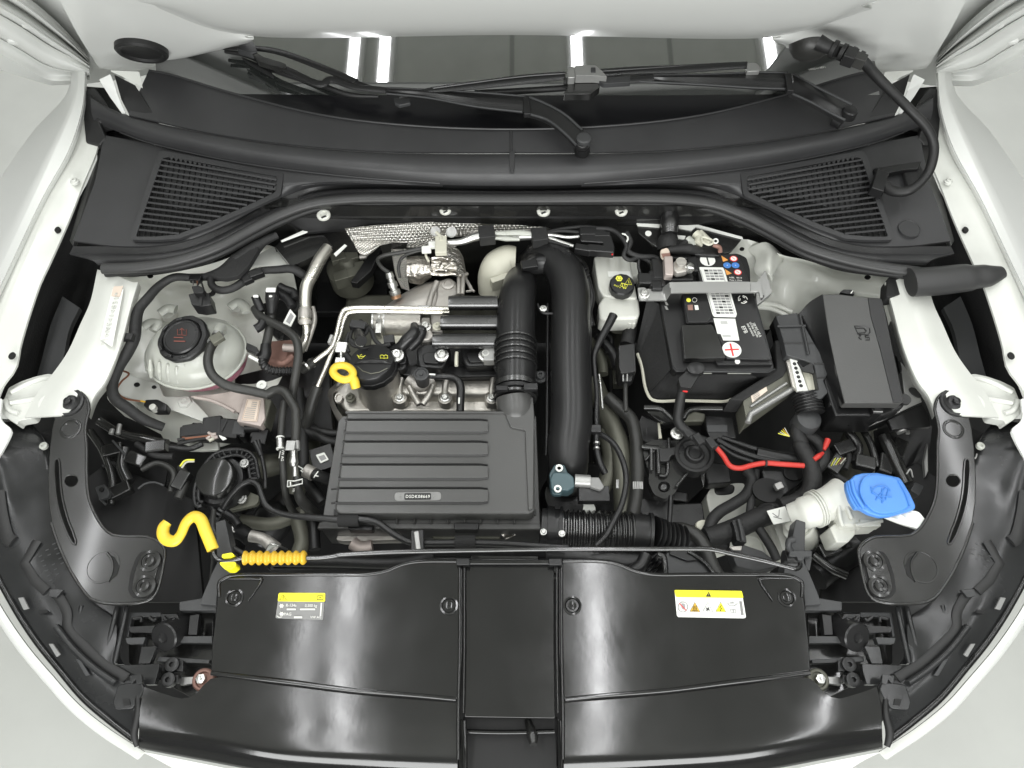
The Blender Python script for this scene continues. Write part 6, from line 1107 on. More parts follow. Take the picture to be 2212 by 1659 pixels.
tube('trunk', 'tape', cj, T('Q', 0, (360, 1300, .83), (300, 1400, .83), (330, 1500, .83))+T('O', 0, (1880, 330, .83), (1960, 480, .83), (1990, 620, .825), (1960, 740, .815), (1850, 820, .80), (1700, 860, .80)), [.022, .015, .015, .015, .017, .018, .017, .015, .014], seg=16)
tube('trunk_branch', 'tape', cj, T('O', 0, (1900, 230, .825), (2010, 290, .825), (2080, 380, .825), (2070, 480, .825), (2000, 560, .82)), [.010, .012, .012, .014, .014], seg=12)
for i, mm in enumerate(['lprint', 'beige', 'lprint', 'amber', 'beige']): tube('bare_wire', mm, cj, T('O', .83, (1690+i*14, 235-i*12), (1740+i*8, 250-i*4), (1790, 262)), .0009, seg=5)
for i, mm in enumerate(['lprint', 'beige', 'lprint', 'brown', 'beige']): tube('bare_wire', mm, cj, T('O', .80, (2150+i*20, 520-i*4), (2170+i*20, 480), (2190+i*22, 450)), .0012, seg=5)
# ================================================================ fuse box
fb = thing('fuse_box', 'long dark grey fuse box with a smooth cover at the right of the bay', 'fuse box', T('Q', .84, (850, 700))[0])
zf_ = .905
plate('base_tray', 'black', fb, rnd(T('Q', .875, (300, 400), (430, 290), (500, 235), (1015, 262), (1060, 420), (1205, 1120), (1215, 1150), (1180, 1200), (1030, 1260), (620, 1260), (590, 1180), (470, 800)), 6), .07, .004)
loft('cover_side', 'black', fb, [T('Q', .878, (310, 400), (430, 620), (560, 960), (650, 1185)), T('Q', .89, (400, 300), (500, 620), (600, 960), (670, 1165)), T('Q', zf_, (512, 232), (560, 560), (630, 880), (692, 1150))], nu=20, nv=4, lin=False, t=.003, ang=60)
plate('cover', 'lid', fb, rnd(T('Q', zf_, (508, 232), (640, 228), (890, 258), (1015, 268), (1050, 420), (1120, 760), (1198, 1128), (1180, 1152), (700, 1150), (625, 880), (560, 560)), 4), .02, .005, seg=3)
plate('cover_bevel', 'satin', fb, T('Q', zf_+.0012, (895, 262), (1010, 272), (1045, 420), (1190, 1125), (1165, 1145), (1110, 1145), (1000, 700), (920, 420)), .002, .0005)
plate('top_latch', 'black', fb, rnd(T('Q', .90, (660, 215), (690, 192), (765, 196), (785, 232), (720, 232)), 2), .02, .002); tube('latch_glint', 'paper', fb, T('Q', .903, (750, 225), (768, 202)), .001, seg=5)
def fq(*p): return [v+Vector((0, 0, .0006)) for v in W(T('Q', zf_, *p))]
for q, cl_ in [(((780, 502), (875, 505), (908, 520), (912, 560), (890, 575), (810, 570)), 1), (((790, 520), (860, 522), (880, 545), (870, 558), (810, 560)), 0), (((815, 575), (835, 585), (815, 600), (840, 618)), 0), (((905, 582), (870, 585), (875, 600), (905, 600), (905, 620), (875, 618)), 0)]: tube('embossed_symbol', 'satin', fb, fq(*q), .0011, seg=5, n=1, closed=bool(cl_))
tube('tray_rim', 'bgrey', fb, T('Q', .872, (600, 1175), (625, 1205), (700, 1212), (765, 1212)), .003, seg=6)
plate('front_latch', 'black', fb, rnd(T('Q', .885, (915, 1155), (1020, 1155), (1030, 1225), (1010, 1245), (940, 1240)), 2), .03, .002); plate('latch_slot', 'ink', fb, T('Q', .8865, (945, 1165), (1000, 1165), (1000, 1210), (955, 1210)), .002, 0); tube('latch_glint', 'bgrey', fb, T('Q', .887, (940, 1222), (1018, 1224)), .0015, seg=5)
lathe('mount_hole', 'ink', fb, T('Q', .88, (1208, 1118))[0], [(.010, -.004), (.010, .001), (.0003, .001)], seg=16)
wb = thing('wing_bracket', 'olive grey metal bracket sheet between fuse box and right wing rail', 'bracket', T('Q', .84, (1250, 1000))[0])
plate('sheet', 'bgrey', wb, T('Q', .85, (1170, 800), (1210, 850), (1300, 1000), (1350, 1140), (1220, 1200), (1040, 1290), (900, 1350), (1150, 1200), (1230, 1130), (1200, 1060)), .004, .001)
lathe('slot', 'ink', wb, T('Q', .852, (1295, 1062))[0], [(.007, -.002), (.007, .001), (.0003, .001)], seg=14, sx=1.7, rot=-.8)
plate('dark_flap', 'black', wb, T('Q', .84, (1060, 1290), (1350, 1150), (1420, 1260), (1430, 1350), (1100, 1380)), .01, .002)
plate('dark_side', 'black', wb, T('Q', .85, (1130, 740), (1200, 860), (1170, 900), (1150, 830)), .02, .002)
# ================================================================ washer filler
wf = thing('washer_filler_neck', 'off white ribbed washer filler pipe leading to the blue cap', 'filler neck', T('H', .84, (950, 730))[0])
tube('neck_pipe', 'white', wf, T('H', 0, (770, 770, .83), (840, 745, .84), (900, 725, .845), (1000, 680, .85), (1080, 650, .85)), [.0265, .028, .0285, .029, .036], seg=28)
for q in ((905, 722), (920, 715), (935, 708)): tube('neck_ring', 'white', wf, T('H', .8465, (q[0]-3, q[1]+1), (q[0]+3, q[1]-1)), .0325, seg=30, n=1)
tube('neck_elbow', 'white', wf, T('H', 0, (800, 800, .82), (830, 850, .80), (860, 900, .77)), [.024, .026, .026], seg=22); tube('neck_ring', 'white', wf, T('H', 0, (805, 825, .812), (815, 838, .808)), .028, seg=24, n=1)
plate('funnel', 'white', wf, rnd(T('H', .868, (1020, 640), (1060, 590), (1110, 560), (1160, 560), (1330, 780), (1328, 820), (1150, 830), (1085, 820), (1050, 740)), 6), .05, .006)
plate('funnel_foot', 'white', wf, rnd(T('H', .85, (1085, 810), (1160, 825), (1168, 870), (1120, 925), (1045, 925), (1005, 830), (1060, 790)), 4), .05, .004)
for q in [((1060, 620), (1065, 760), (1085, 830)), ((1100, 680), (1140, 780)), ((1160, 820), (1330, 790))]: tube('funnel_rib', 'white', wf, T('H', .871, *q), .004, seg=8)
plate('funnel_tab', 'white', wf, rnd(T('H', .872, (1190, 780), (1250, 780), (1320, 790), (1325, 825), (1200, 830)), 3), .02, .003)
plate('white_tongue', 'paper', wf, rnd(T('H', .897, (1340, 765), (1520, 725), (1560, 735), (1612, 800), (1608, 845), (1560, 845), (1440, 805)), 6), .006, .002)
for q in [((1380, 770), (1430, 790)), ((1440, 750), (1500, 800)), ((1500, 740), (1560, 810)), ((1600, 790), (1540, 840))]: tube('tongue_rib', 'paper', wf, T('H', .898, *q), .0015, seg=6, n=1)
bl = thing('washer_filler_cap', 'bright blue washer fluid cap with an embossed windscreen symbol', 'cap', T('H', .9, (1330, 630))[0])
bo = T('H', .912, (1105, 545), (1130, 535), (1160, 505), (1210, 492), (1300, 490), (1440, 520), (1460, 545), (1505, 620), (1538, 690), (1538, 715), (1500, 730), (1380, 762), (1320, 765), (1250, 745), (1200, 715), (1165, 715), (1130, 660), (1108, 590))
plate('cap_plate', 'blue', bl, rnd(bo, 4), .012, .003, seg=3)
dome = smooth(T('H', .916, (1190, 580), (1210, 530), (1260, 505), (1330, 505), (1420, 530), (1470, 590), (1500, 680), (1480, 715), (1380, 745), (1290, 735), (1225, 680)), 3)
plate('cap_dome', 'blue', bl, dome, .008, .002, seg=3)
tube('dome_edge', 'blue', bl, T('H', .9165, (1230, 690), (1195, 610), (1215, 530), (1250, 508)), .0016, seg=6)
tube('hinge_groove', 'blued', bl, T('H', .913, (1118, 545), (1135, 620), (1185, 712)), .0022, seg=6); tube('hinge_bead', 'blue', bl, T('H', .913, (1140, 540), (1160, 620), (1215, 715)), .004, seg=8)
tube('cap_bar', 'blued', bl, T('H', .9175, (1430, 540), (1470, 610), (1502, 698)), .002, seg=6)
for q in [((1262, 600), (1300, 575), (1350, 575), (1380, 605)), ((1270, 610), (1340, 670)), ((1350, 585), (1290, 660)), ((1300, 640), (1390, 640)), ((1260, 580), (1268, 620)), ((1330, 590), (1330, 680)), ((1370, 590), (1350, 660))]: tube('embossed_symbol', 'blued', bl, T('H', .9172, *q), .0014, seg=5, n=2)
# white washer tank and dark hoses
wt_ = thing('washer_tank', 'off white washer tank deep below the red cable', 'tank', T('O', .7, (1300, 950))[0])
plate('tank_upper', 'white', wt_, rnd(T('O', .72, (1060, 780), (1110, 700), (1330, 665), (1400, 670), (1400, 720), (1360, 770), (1500, 800), (1700, 800), (1790, 940), (1830, 1100), (1770, 1330), (1700, 1350), (1500, 1140), (1400, 1130), (1200, 1200), (1160, 1050), (1100, 950)), 10), .12, .012, seg=3)
plate('dark_inset', 'black', wt_, smooth(T('O', .723, (1140, 700), (1220, 670), (1310, 690), (1300, 750), (1210, 770), (1150, 760)), 4), .01, .003)
for x in (1590, 1660, 1720): tube('tank_rib', 'white', wt_, T('O', .73, (x-60, 1030), (x, 1180), (x+50, 1330)), .012, seg=10)
dh = thing('dark_hose_bundle', 'black hoses and taped loom crossing the washer tank near the rod', 'hose', T('O', .78, (1400, 1000))[0])
for q, r, zz, mm in [(((1420, 560), (1460, 640), (1420, 760), (1300, 850), (1180, 920), (1110, 1000), (1090, 1090)), .012, .78, 'tape'), (((1500, 560), (1480, 700), (1450, 850), (1440, 960)), .008, .78, 'tape'), (((1060, 1150), (1200, 1110), (1350, 1050), (1500, 980), (1640, 930)), .021, .79, 'tape'), (((1520, 1060), (1580, 1150), (1640, 1250), (1680, 1340)), .009, .79, 'tape'), (((1700, 870), (1560, 880), (1520, 930)), .008, .79, 'tape'), (((720, 1100), (800, 1070), (900, 1085), (1000, 1150), (1060, 1250), (1120, 1400), (1180, 1500)), .014, .80, 'hose'), (((1000, 1100), (1100, 1160), (1250, 1180)), .02, .77, 'black'), (((2000, 1120), (2080, 1180), (2212, 1230)), .008, .78, 'black')]:
    tube('hose_body', mm, dh, T('O', zz, *q), r, seg=14)
plate('paper_sleeve', 'paper', dh, T('O', .815, (1590, 910), (1750, 870), (1800, 1000), (1650, 1030)), .002, .0005)
for q in [((1640, 930), (1690, 960), (1700, 900)), ((1650, 960), (1720, 980))]: tube('scribble', 'pgrey', dh, T('O', .816, *q), .0008, seg=4)
plate('bracket_clip', 'black', dh, rnd(T('O', .82, (1285, 990), (1370, 975), (1400, 1080), (1420, 1190), (1330, 1170), (1310, 1080)), 4), .03, .004); tube('clip_rib', 'grey', dh, T('O', .823, (1340, 985), (1365, 1080), (1380, 1170)), .003, seg=6)
plate('grey_bracket', 'grey', dh, rnd(T('O', .79, (1260, 1220), (1380, 1200), (1560, 1260), (1660, 1340), (1680, 1400), (1500, 1440), (1330, 1400)), 5), .03, .004); plate('pink_lid', 'alud', dh, T('O', .81, (1262, 1222), (1378, 1212), (1370, 1255), (1300, 1250)), .004, .001)
# catch bracket at rod end
rk = thing('rod_catch', 'grey plastic catch holding the right end of the support rod', 'clip', T('O', .87, (1850, 1280))[0])
plate('catch_block', 'grey', rk, rnd(T('O', .89, (1790, 1255), (1985, 1255), (1985, 1308), (1920, 1310), (1910, 1345), (1860, 1340), (1855, 1310), (1785, 1310)), 3), .03, .002)
tube('catch_hook', 'grey', rk, T('O', 0, (1830, 1160, .90), (1790, 1170, .90), (1780, 1210, .895), (1800, 1260, .885)), .006, seg=8); plate('catch_post', 'grey', rk, rnd(T('O', .875, (1920, 1310), (1985, 1310), (1965, 1430), (1930, 1420)), 2), .03, .002)
tube('catch_cup', 'black', rk, T('O', .87, (1740, 1340), (1850, 1345)), .018, seg=14)
# gearbox side clutter (O tile)
tr = thing('gearbox_bracket', 'glossy black stamped bracket with a round mounting eye at the gearbox', 'bracket', T('O', .78, (700, 600))[0])
plate('eye_plate', 'metalb', tr, rnd(T('O', .80, (500, 340), (600, 290), (870, 300), (900, 380), (975, 490), (830, 680), (790, 760), (700, 810), (610, 770), (560, 660), (570, 580), (530, 470)), 8), .02, .004, holes=[circ(*T('O', .80, (697, 700))[0], 13, 18)])
lathe('eye_stud', 'metalb', tr, T('O', .79, (697, 690))[0], [(.010, -.02), (.010, 0), (.004, .004), (.0003, .004)], seg=16)
for q, w_ in [(((585, 370), (585, 560)), .005), (((645, 360), (650, 590)), .006), (((740, 280), (740, 420)), .004), (((500, 350), (650, 365)), .006), (((975, 490), (880, 600), (800, 700)), .003), (((530, 470), (610, 390)), .003), (((655, 470), (720, 480), (715, 600), (655, 600)), .004)]: tube('plate_rib', 'metalb', tr, T('O', .806, *q), w_, seg=8, n=1 if len(q) < 4 else 4)
plate('raised_block', 'satin', tr, rnd(T('O', .815, (650, 360), (740, 360), (870, 330), (880, 400), (760, 430), (740, 480), (660, 480)), 4), .015, .003)
lathe('round_bush', 'rubber', tr, T('O', .82, (965, 405))[0], [(.034, -.03), (.034, -.002), (.031, 0), (.028, -.001), (.026, -.006), (.018, -.006), (.015, .001), (.012, .002), (.009, -.002), (.0003, -.002)], seg=32)
bolt(tr, T('O', .83, (812, 233))[0], .0075)
tube('rocker_line', 'metalb', tr, T('O', .83, (520, 10), (660, 20), (760, 100), (800, 130)), .006, seg=8); tube('rocker_line', 'metalb', tr, T('O', .83, (860, 110), (910, 40), (1000, 20), (1200, 20)), .006, seg=8)
plate('tray', 'metalb', tr, rnd(T('O', .81, (540, 40), (700, 50), (800, 130), (700, 140), (640, 120)), 4), .01, .003); plate('olive_tray', 'olive', tr, rnd(T('O', .80, (850, 100), (960, 40), (1060, 60), (1050, 130), (860, 135)), 5), .02, .004)
plate('relay_box', 'black', tr, rnd(T('O', .81, (1055, 80), (1300, 90), (1330, 280), (1100, 290), (1060, 200)), 4), .04, .004); plate('relay_label', 'grey', tr, rnd(T('O', .812, (1065, 160), (1250, 160), (1250, 222), (1075, 222)), 2), .003, .001)
plate('brown_strip', 'beige', tr, T('O', .79, (640, 140), (660, 140), (680, 280), (650, 280)), .004, .001)
plate('pale_frame', 'metalb', tr, T('O', .80, (985, 490), (1060, 460), (1050, 690), (1035, 700)), .01, .002)
plate('gear_mount', 'black', tr, rnd(T('O', .79, (1540, 540), (1900, 560), (1930, 640), (1850, 700), (1750, 780), (1640, 830), (1540, 790), (1500, 720), (1560, 620)), 8), .05, .005); lathe('mount_hole', 'void', tr, T('O', .793, (1600, 730))[0], [(.022, -.004), (.022, .001), (.0003, .001)], seg=24, sx=1.2); lathe('mount_hole', 'void', tr, T('O', .793, (1820, 580))[0], [(.014, -.004), (.014, .001), (.0003, .001)], seg=20, sx=1.2)
box('chrome_tip', 'bgrey', tr, T('O', .81, (1700, 690))[0], .014, .012, .01, 20)
plate('lower_dark', 'black', tr, rnd(T('O', .76, (1060, 470), (1270, 500), (1290, 660), (1080, 680), (1045, 600)), 6), .03, .005)
for q, r in [(((1160, 290), (1290, 360), (1470, 430), (1700, 480)), .006), (((1180, 340), (1300, 420), (1470, 480)), .004), (((1500, 400), (1700, 440), (1850, 460)), .012), (((1200, 270), (1500, 370), (1560, 380)), .005)]: tube('rail_line', 'black', tr, T('O', .81, *q), r, seg=8)
for q in [(560, 870, .04, .03), (690, 880, .03, .04), (620, 940, .05, .02), (760, 960, .04, .03), (900, 960, .06, .05), (830, 780, .03, .02), (540, 200, .04, .05), (600, 240, .03, .03), (1950, 350, .03, .03), (2100, 650, .05, .05)]: box('dark_block', 'satin' if q[2] > .04 else 'black', tr, T('O', .76, q[:2])[0], q[2], q[3], .03, random.uniform(-30, 30), bev=.004)
tube('vertical_rod', 'black', tr, T('O', .82, (755, 780), (750, 900), (740, 1050)), .005, seg=8); lathe('pale_plug', 'beige', tr, T('O', .77, (1045, 1035))[0], [(.010, -.004), (.009, .001), (.0003, .002)], seg=14, sx=1.5)
plate('white_tab', 'white', tr, T('O', .80, (512, 975), (620, 970), (628, 1045), (520, 1000)), .01, .001)
# long grey pipes between charge pipe and battery
pg = thing('coolant_pipes', 'two olive grey hoses sweeping forward between the charge pipe and battery', 'hose', T('J', .78, (1950, 300))[0])
for q, r, zz in [(((1880, -60), (1950, 0), (2030, 80), (2060, 200), (2070, 400), (2060, 560), (2040, 680)), .014, .79), (((1790, -160), (1850, -20), (1900, 100), (1960, 250), (1980, 450), (1990, 680)), .022, .76), (((1870, 150), (1900, 300), (1880, 450), (1820, 560)), .018, .75)]: tube('hose_body', 'olive' if r > .015 else 'hose', pg, T('J', zz, *q), r, seg=16)
for i in range(5): tube('clamp_rib', 'bgrey', pg, T('J', .80, (2045+i*13, 470), (2046+i*13, 515)), .0025, seg=6)
plate('clamp_body', 'black', pg, T('J', .79, (2030, 465), (2105, 470), (2100, 520), (2030, 518)), .01, .002); plate('small_tag', 'bgrey', pg, T('J', .83, (1938, 455), (1955, 455), (1955, 508), (1938, 508)), .003, 0)
rl = thing('fuel_line', 'thin shiny black pipe running beside the charge pipe to the brake reservoir', 'pipe', T('G', .85, (180, 1000))[0])
tube('line_body', 'satin', rl, T('G', 0, (305, 720, .87), (270, 790, .868), (200, 920, .865), (165, 1020, .863), (170, 1130, .86), (185, 1300, .858), (180, 1450, .855), (185, 1600, .85)), [.010, .009, .0075, .0055, .005, .005, .006, .006], seg=12)
tube('line_body', 'satin', rl, T('J', 0, (1820, -60, .85), (1820, 60, .85), (1815, 160, .85), (1815, 260, .85), (1840, 360, .845), (1870, 420, .84)), [.0045, .0045, .007, .006, .007, .007], seg=10)
for y in (130, 158, 230, 262): tube('line_ring', 'steel', rl, T('J', .852, (1816, y-5), (1816, y+5)), .0068, seg=12, n=1)
box('line_clip', 'black', rl, T('J', .862, (1790, 135))[0], .03, .014, .012); tube('inner_line', 'steel', rl, T('G', .842, (200, 1150), (215, 1280), (225, 1400)), .003, seg=8)
mb = thing('actuator_connector', 'tall black plug with a ribbed lead left of the battery sleeve', 'connector', T('G', .8, (410, 1050))[0])
plate('plug_body', 'satin', mb, rnd(T('G', .84, (340, 940), (460, 925), (470, 1130), (360, 1145), (345, 1100)), 3), .05, .003); plate('plug_foot', 'black', mb, T('G', .83, (370, 1145), (450, 1145), (440, 1200), (375, 1200)), .02, .002)
for x in (375, 405): tube('plug_pin', 'bgrey', mb, T('G', .835, (x, 1150), (x, 1200)), .0018, seg=6)
tube('plug_lead', 'hose', mb, T('G', .82, (392, 1200), (392, 1300), (395, 1420)), .005, seg=8); tube('dark_tube', 'tape', mb, T('G', .80, (430, 780), (420, 860), (400, 940)), .016, seg=12)
tube('olive_hose', 'olive', mb, T('G', .76, (160, 900), (220, 1050), (230, 1150)), .012, seg=12)
for q, r in [(((250, 850), (290, 900), (260, 1000)), .006), (((190, 870), (300, 1000), (330, 1100)), .012)]: tube('dark_tube', 'black', mb, T('G', .78, *q), r, seg=10)
# corrugated intake hose front
ch_ = thing('corrugated_intake_hose', 'black corrugated intake hose right of the air filter box', 'hose', T('J', .82, (1800, 780))[0])
tube('collar', 'satin', ch_, T('J', .825, (1470, 760), (1600, 770)), [.036, .036], seg=28, n=1)
for x0, x1, r in ((1505, 1550, .0395), (1575, 1590, .039)): tube('collar_ring', 'black', ch_, T('J', .825, (x0, 762), (x1, 764)), r, seg=28, n=1)
tube('bellows', 'pipeb', ch_, T('J', 0, (1600, 770, .825), (1800, 778, .825), (2030, 785, .822)), .0345, seg=28, rib=(.0085, .0022))
tube('end_pipe', 'satin', ch_, T('J', 0, (2030, 785, .822), (2120, 795, .82), (2150, 800, .82)), .034, seg=28); tube('collar_ring', 'satin', ch_, T('J', .82, (2135, 800), (2155, 802)), .039, seg=28, n=1)
tube('end_bellows', 'black', ch_, T('J', 0, (2150, 802, .82), (2230, 830, .81), (2330, 860, .80)), .032, seg=24, rib=(.009, .003))
for q in [((1485, 780), (1480, 750)), ((1600, 790), (1595, 800))]: bolt(ch_, T('J', .862, q[0])[0], .0035)
sn = thing('intake_snorkel', 'olive grey air scoop and black funnel behind the right radiator cover', 'air duct', T('O', .84, (850, 1350))[0])
plate('scoop', 'grey', sn, rnd(T('O', .86, (715, 1280), (800, 1250), (900, 1260), (1020, 1350), (1130, 1460), (1000, 1480), (720, 1470)), 5), .03, .005)
tube('scoop_lip', 'gloss', sn, T('O', .864, (900, 1265), (960, 1300), (1060, 1370), (1125, 1455)), .005, seg=8); plate('scoop_top', 'satin', sn, T('O', .865, (760, 1230), (870, 1250), (1000, 1340), (900, 1350), (740, 1290)), .006, .002)
tube('funnel_edge', 'metalb', sn, T('O', .86, (640, 1290), (690, 1310), (705, 1400), (710, 1470)), .006, seg=8); tube('funnel_edge', 'satin', sn, T('O', .85, (540, 1290), (500, 1380), (420, 1440)), .012, seg=10)
# ================================================================ wipers
wa = thing('windscreen_wiper', 'black wiper pivoting at the centre of the cowl with its blade lying left', 'wiper', T('B', 1.01, (1580, 870))[0])
plate('arm_head', 'satin', wa, smooth(T('B', 1.035, (1215, 610), (1245, 605), (1330, 640), (1450, 710), (1540, 790), (1600, 825), (1620, 865), (1600, 910), (1555, 915), (1520, 890), (1450, 820), (1350, 745), (1260, 712), (1220, 700)), 3), .012, .004, seg=3)
for q in [((1240, 604), (1330, 640), (1450, 705), (1570, 810)), ((1235, 708), (1350, 745), (1450, 820), (1530, 900))]: tube('head_edge', 'grey', wa, T('B', 1.036, *q), .003, seg=8)
lathe('pivot_cap', 'grey', wa, T('B', 1.038, (1578, 866))[0], [(.0135, -.01), (.0135, .003), (.011, .005), (.0003, .0055)], seg=26); tube('pivot_shaft', 'black', wa, T('B', 0, (1570, 900, 1.02), (1568, 940, .995)), .017, seg=18, n=1)
loft('arm_channel', 'satin', wa, [T('B', 1.036, (1215, 597), (900, 572), (600, 556), (350, 545)), T('B', 1.041, (1210, 640), (900, 612), (600, 575), (350, 560)), T('B', 1.034, (1200, 697), (900, 662), (600, 607), (350, 582))], nu=20, nv=3, t=.004, ang=40)
for q in [((1215, 599), (900, 574), (600, 558), (350, 546)), ((1195, 696), (900, 662), (600, 607), (350, 582))]: tube('arm_edge', 'grey', wa, T('B', 1.037, *q), .0022, seg=8)
box('hinge_block', 'black', wa, T('B', 1.042, (1222, 655))[0], .012, .044, .010, 2); tube('hinge_pin', 'steel', wa, T('B', 1.03, (1210, 706), (1228, 712)), .003, seg=8)
tube('arm_rod', 'satin', wa, T('B', 0, (350, 562, 1.035), (150, 540, 1.035), (0, 495, 1.035))+T('A', 0, (2000, 525, 1.035), (1820, 450, 1.035), (1745, 410, 1.035)), [.009, .009, .010, .0105, .009, .008], seg=10, oval=.5)
plate('blade_hook', 'metalb', wa, rnd(T('A', 1.042, (1745, 385), (1780, 400), (1780, 425), (1680, 405), (1600, 380), (1560, 320), (1570, 270), (1600, 330), (1640, 355)), 3), .012, .002)
wb1 = wa
tube('blade_spine', 'satin', wb1, T('A', 0, (1390, 300, 1.03), (1560, 300, 1.032), (1720, 320, 1.034), (2000, 420, 1.034), (2212, 510, 1.034))+T('B', 0, (120, 500, 1.034), (260, 545, 1.03)), [.005, .008, .009, .0095, .0095, .008, .005], seg=8, oval=.5)
tube('rubber_edge', 'rubber', wb1, T('A', 0, (1400, 320, 1.02), (1560, 350, 1.02), (1720, 440, 1.02), (2000, 530, 1.018))+T('B', 0, (120, 590, 1.015), (300, 600, 1.015)), [.004, .007, .007, .006, .006, .004], seg=8)
plate('blade_clip', 'grey', wb1, rnd(T('A', 1.045, (1500, 262), (1575, 255), (1600, 320), (1560, 330), (1470, 300)), 3), .014, .002); plate('clip_mount', 'black', wb1, T('A', 1.026, (1500, 350), (1680, 420), (1700, 470), (1540, 380)), .01, .002)
wr = thing('windscreen_wiper', 'black wiper pivoting at the right end of the cowl, grey clip on its blade', 'wiper', T('C', 1.01, (1130, 690))[0])
loft('arm_head', 'satin', wr, [T('C', 0, (770, 462, 1.055), (900, 530, 1.05), (1060, 610, 1.04), (1150, 655, 1.03)), T('C', 0, (780, 500, 1.058), (900, 570, 1.052), (1040, 660, 1.042), (1120, 700, 1.032)), T('C', 0, (755, 575, 1.05), (880, 630, 1.045), (1010, 700, 1.035), (1090, 745, 1.025))], nu=20, nv=4, t=.01, ang=40)
for q in [((770, 462), (900, 530), (1060, 610), (1140, 650)), ((755, 575), (880, 632), (1010, 702), (1100, 748))]: tube('head_edge', 'grey', wr, T('C', 1.05, *q), .0028, seg=8)
lathe('pivot_cap', 'satin', wr, T('C', 1.036, (1130, 695))[0], [(.0135, -.012), (.0135, .003), (.011, .005), (.0003, .0055)], seg=26); tube('pivot_shaft', 'black', wr, T('C', 1.0, (1030, 740), (1080, 765)), .016, seg=14, n=1)
loft('arm_channel', 'satin', wr, [T('C', 1.055, (740, 450), (560, 450), (200, 462), (-60, 468))+T('B', 1.055, (2010, 465)), T('C', 1.06, (740, 500), (560, 490), (200, 480), (-60, 480))+T('B', 1.06, (2010, 478)), T('C', 1.052, (740, 555), (560, 548), (200, 525), (-60, 512))+T('B', 1.052, (2010, 505))], nu=24, nv=3, t=.004)
for q in [((740, 452), (560, 450), (200, 463), (-180, 468)), ((740, 552), (560, 547), (200, 525), (-180, 507))]: tube('arm_edge', 'grey', wr, T('C', 1.056, *q), .0022, seg=8)
box('hinge_block', 'black', wr, T('C', 1.064, (752, 510))[0], .012, .046, .010, -4)
tube('arm_rod', 'satin', wr, T('B', 1.055, (2010, 485), (1870, 495), (1750, 500), (1690, 495)), .011, seg=10, oval=.5)
plate('blade_hook', 'grey', wr, rnd(T('B', 1.062, (1865, 470), (1870, 510), (1700, 520), (1670, 500), (1660, 470), (1720, 480)), 3), .01, .002)
wb2 = wr
tube('blade_spine', 'satin', wb2, T('B', 0, (430, 600, 1.03), (640, 560, 1.038), (900, 530, 1.042), (1200, 495, 1.046), (1460, 470, 1.05)), [.004, .009, .012, .0135, .0125], seg=10, oval=.5)
tube('blade_spine', 'satin', wb2, T('B', 0, (1680, 455, 1.052), (1900, 440, 1.055), (2212, 428, 1.058))+T('C', 0, (300, 415, 1.06), (490, 405, 1.06)), [.012, .012, .012, .011, .010], seg=10, oval=.5)
tube('spoiler_edge', 'satin', wb2, T('B', 0, (640, 548, 1.045), (1200, 475, 1.053), (1470, 455, 1.056)), .002, seg=6); tube('spoiler_edge', 'satin', wb2, T('B', 1.062, (1690, 442), (2212, 408))+T('C', 1.063, (490, 388)), .002, seg=6)
tube('rubber_edge', 'rubber', wb2, T('B', 0, (900, 580, 1.02), (1200, 565, 1.025), (1500, 545, 1.028)), .007, seg=8)
plate('blade_clip', 'bgrey', wb2, rnd(T('B', 1.072, (1520, 408), (1650, 405), (1690, 440), (1725, 480), (1640, 470), (1525, 472)), 3), .016, .003); plate('clip_collar', 'bgrey', wb2, rnd(T('B', 1.071, (1480, 420), (1522, 412), (1524, 482), (1478, 484)), 3), .016, .003)
plate('clip_button', 'grey', wb2, rnd(T('B', 1.074, (1622, 418), (1652, 418), (1652, 448), (1622, 448)), 2), .004, .001); plate('clip_base', 'metalb', wb2, rnd(T('B', 1.055, (1450, 480), (1650, 480), (1680, 540), (1620, 585), (1450, 585), (1480, 540)), 3), .015, .002)
plate('end_cap', 'bgrey', wb2, rnd(T('C', 1.066, (490, 388), (545, 388), (570, 410), (570, 440), (488, 444)), 3), .014, .002)
plate('far_end', 'grey', wb2, T('B', 1.02, (395, 605), (500, 615), (500, 640), (430, 655), (400, 640)), .008, .002)
# ================================================================ hood washer hose
hh = thing('bonnet_hose', 'grey black hose with an elbow plug running from the bonnet down to the cowl', 'hose', T('C', 1.05, (1200, 400))[0])
gp_ = onh(T('C', 0, (900, 290)), .04)[0]
lathe('grommet', 'hose', hh, onh([T('C', 0, (880, 268))[0][:2]], .012)[0], [(.037, 0), (.036, .008), (.030, .020), (.018, .028), (.0004, .03)], HNn, seg=28, sx=1.0)
tube('hose_body', 'rubber', hh, [onh([T('C', 0, (930, 262))[0][:2]], .05)[0], onh([T('C', 0, (1000, 295))[0][:2]], .06)[0], P(*T('C', 1.12, (1100, 330))[0]), P(*T('C', 1.10, (1200, 375))[0]), P(*T('C', 1.09, (1300, 480))[0]), P(*T('C', 1.08, (1400, 580))[0]), P(*T('C', 1.07, (1500, 680))[0]), P(*T('C', 1.05, (1610, 800))[0]), P(*T('C', 1.03, (1650, 900))[0]), P(*T('C', 1.01, (1640, 1010))[0]), P(*T('C', .995, (1600, 1100))[0]), P(*T('C', .98, (1500, 1185))[0]), P(*T('C', .97, (1400, 1190))[0]), P(*T('C', .965, (1330, 1140))[0]), P(*T('C', .96, (1300, 1060))[0])], [.016, .013, .014, .012, .011, .010, .010, .010, .010, .010, .010, .010, .011, .012, .008], seg=14)
for q, z_ in (((1030, 305), 1.145), ((1085, 325), 1.14), ((1140, 345), 1.13), ((1190, 370), 1.11)): tube('joint_ring', 'rubber', hh, T('C', z_, (q[0]-12, q[1]-5), (q[0]+12, q[1]+5)), .0175, seg=14, n=1)
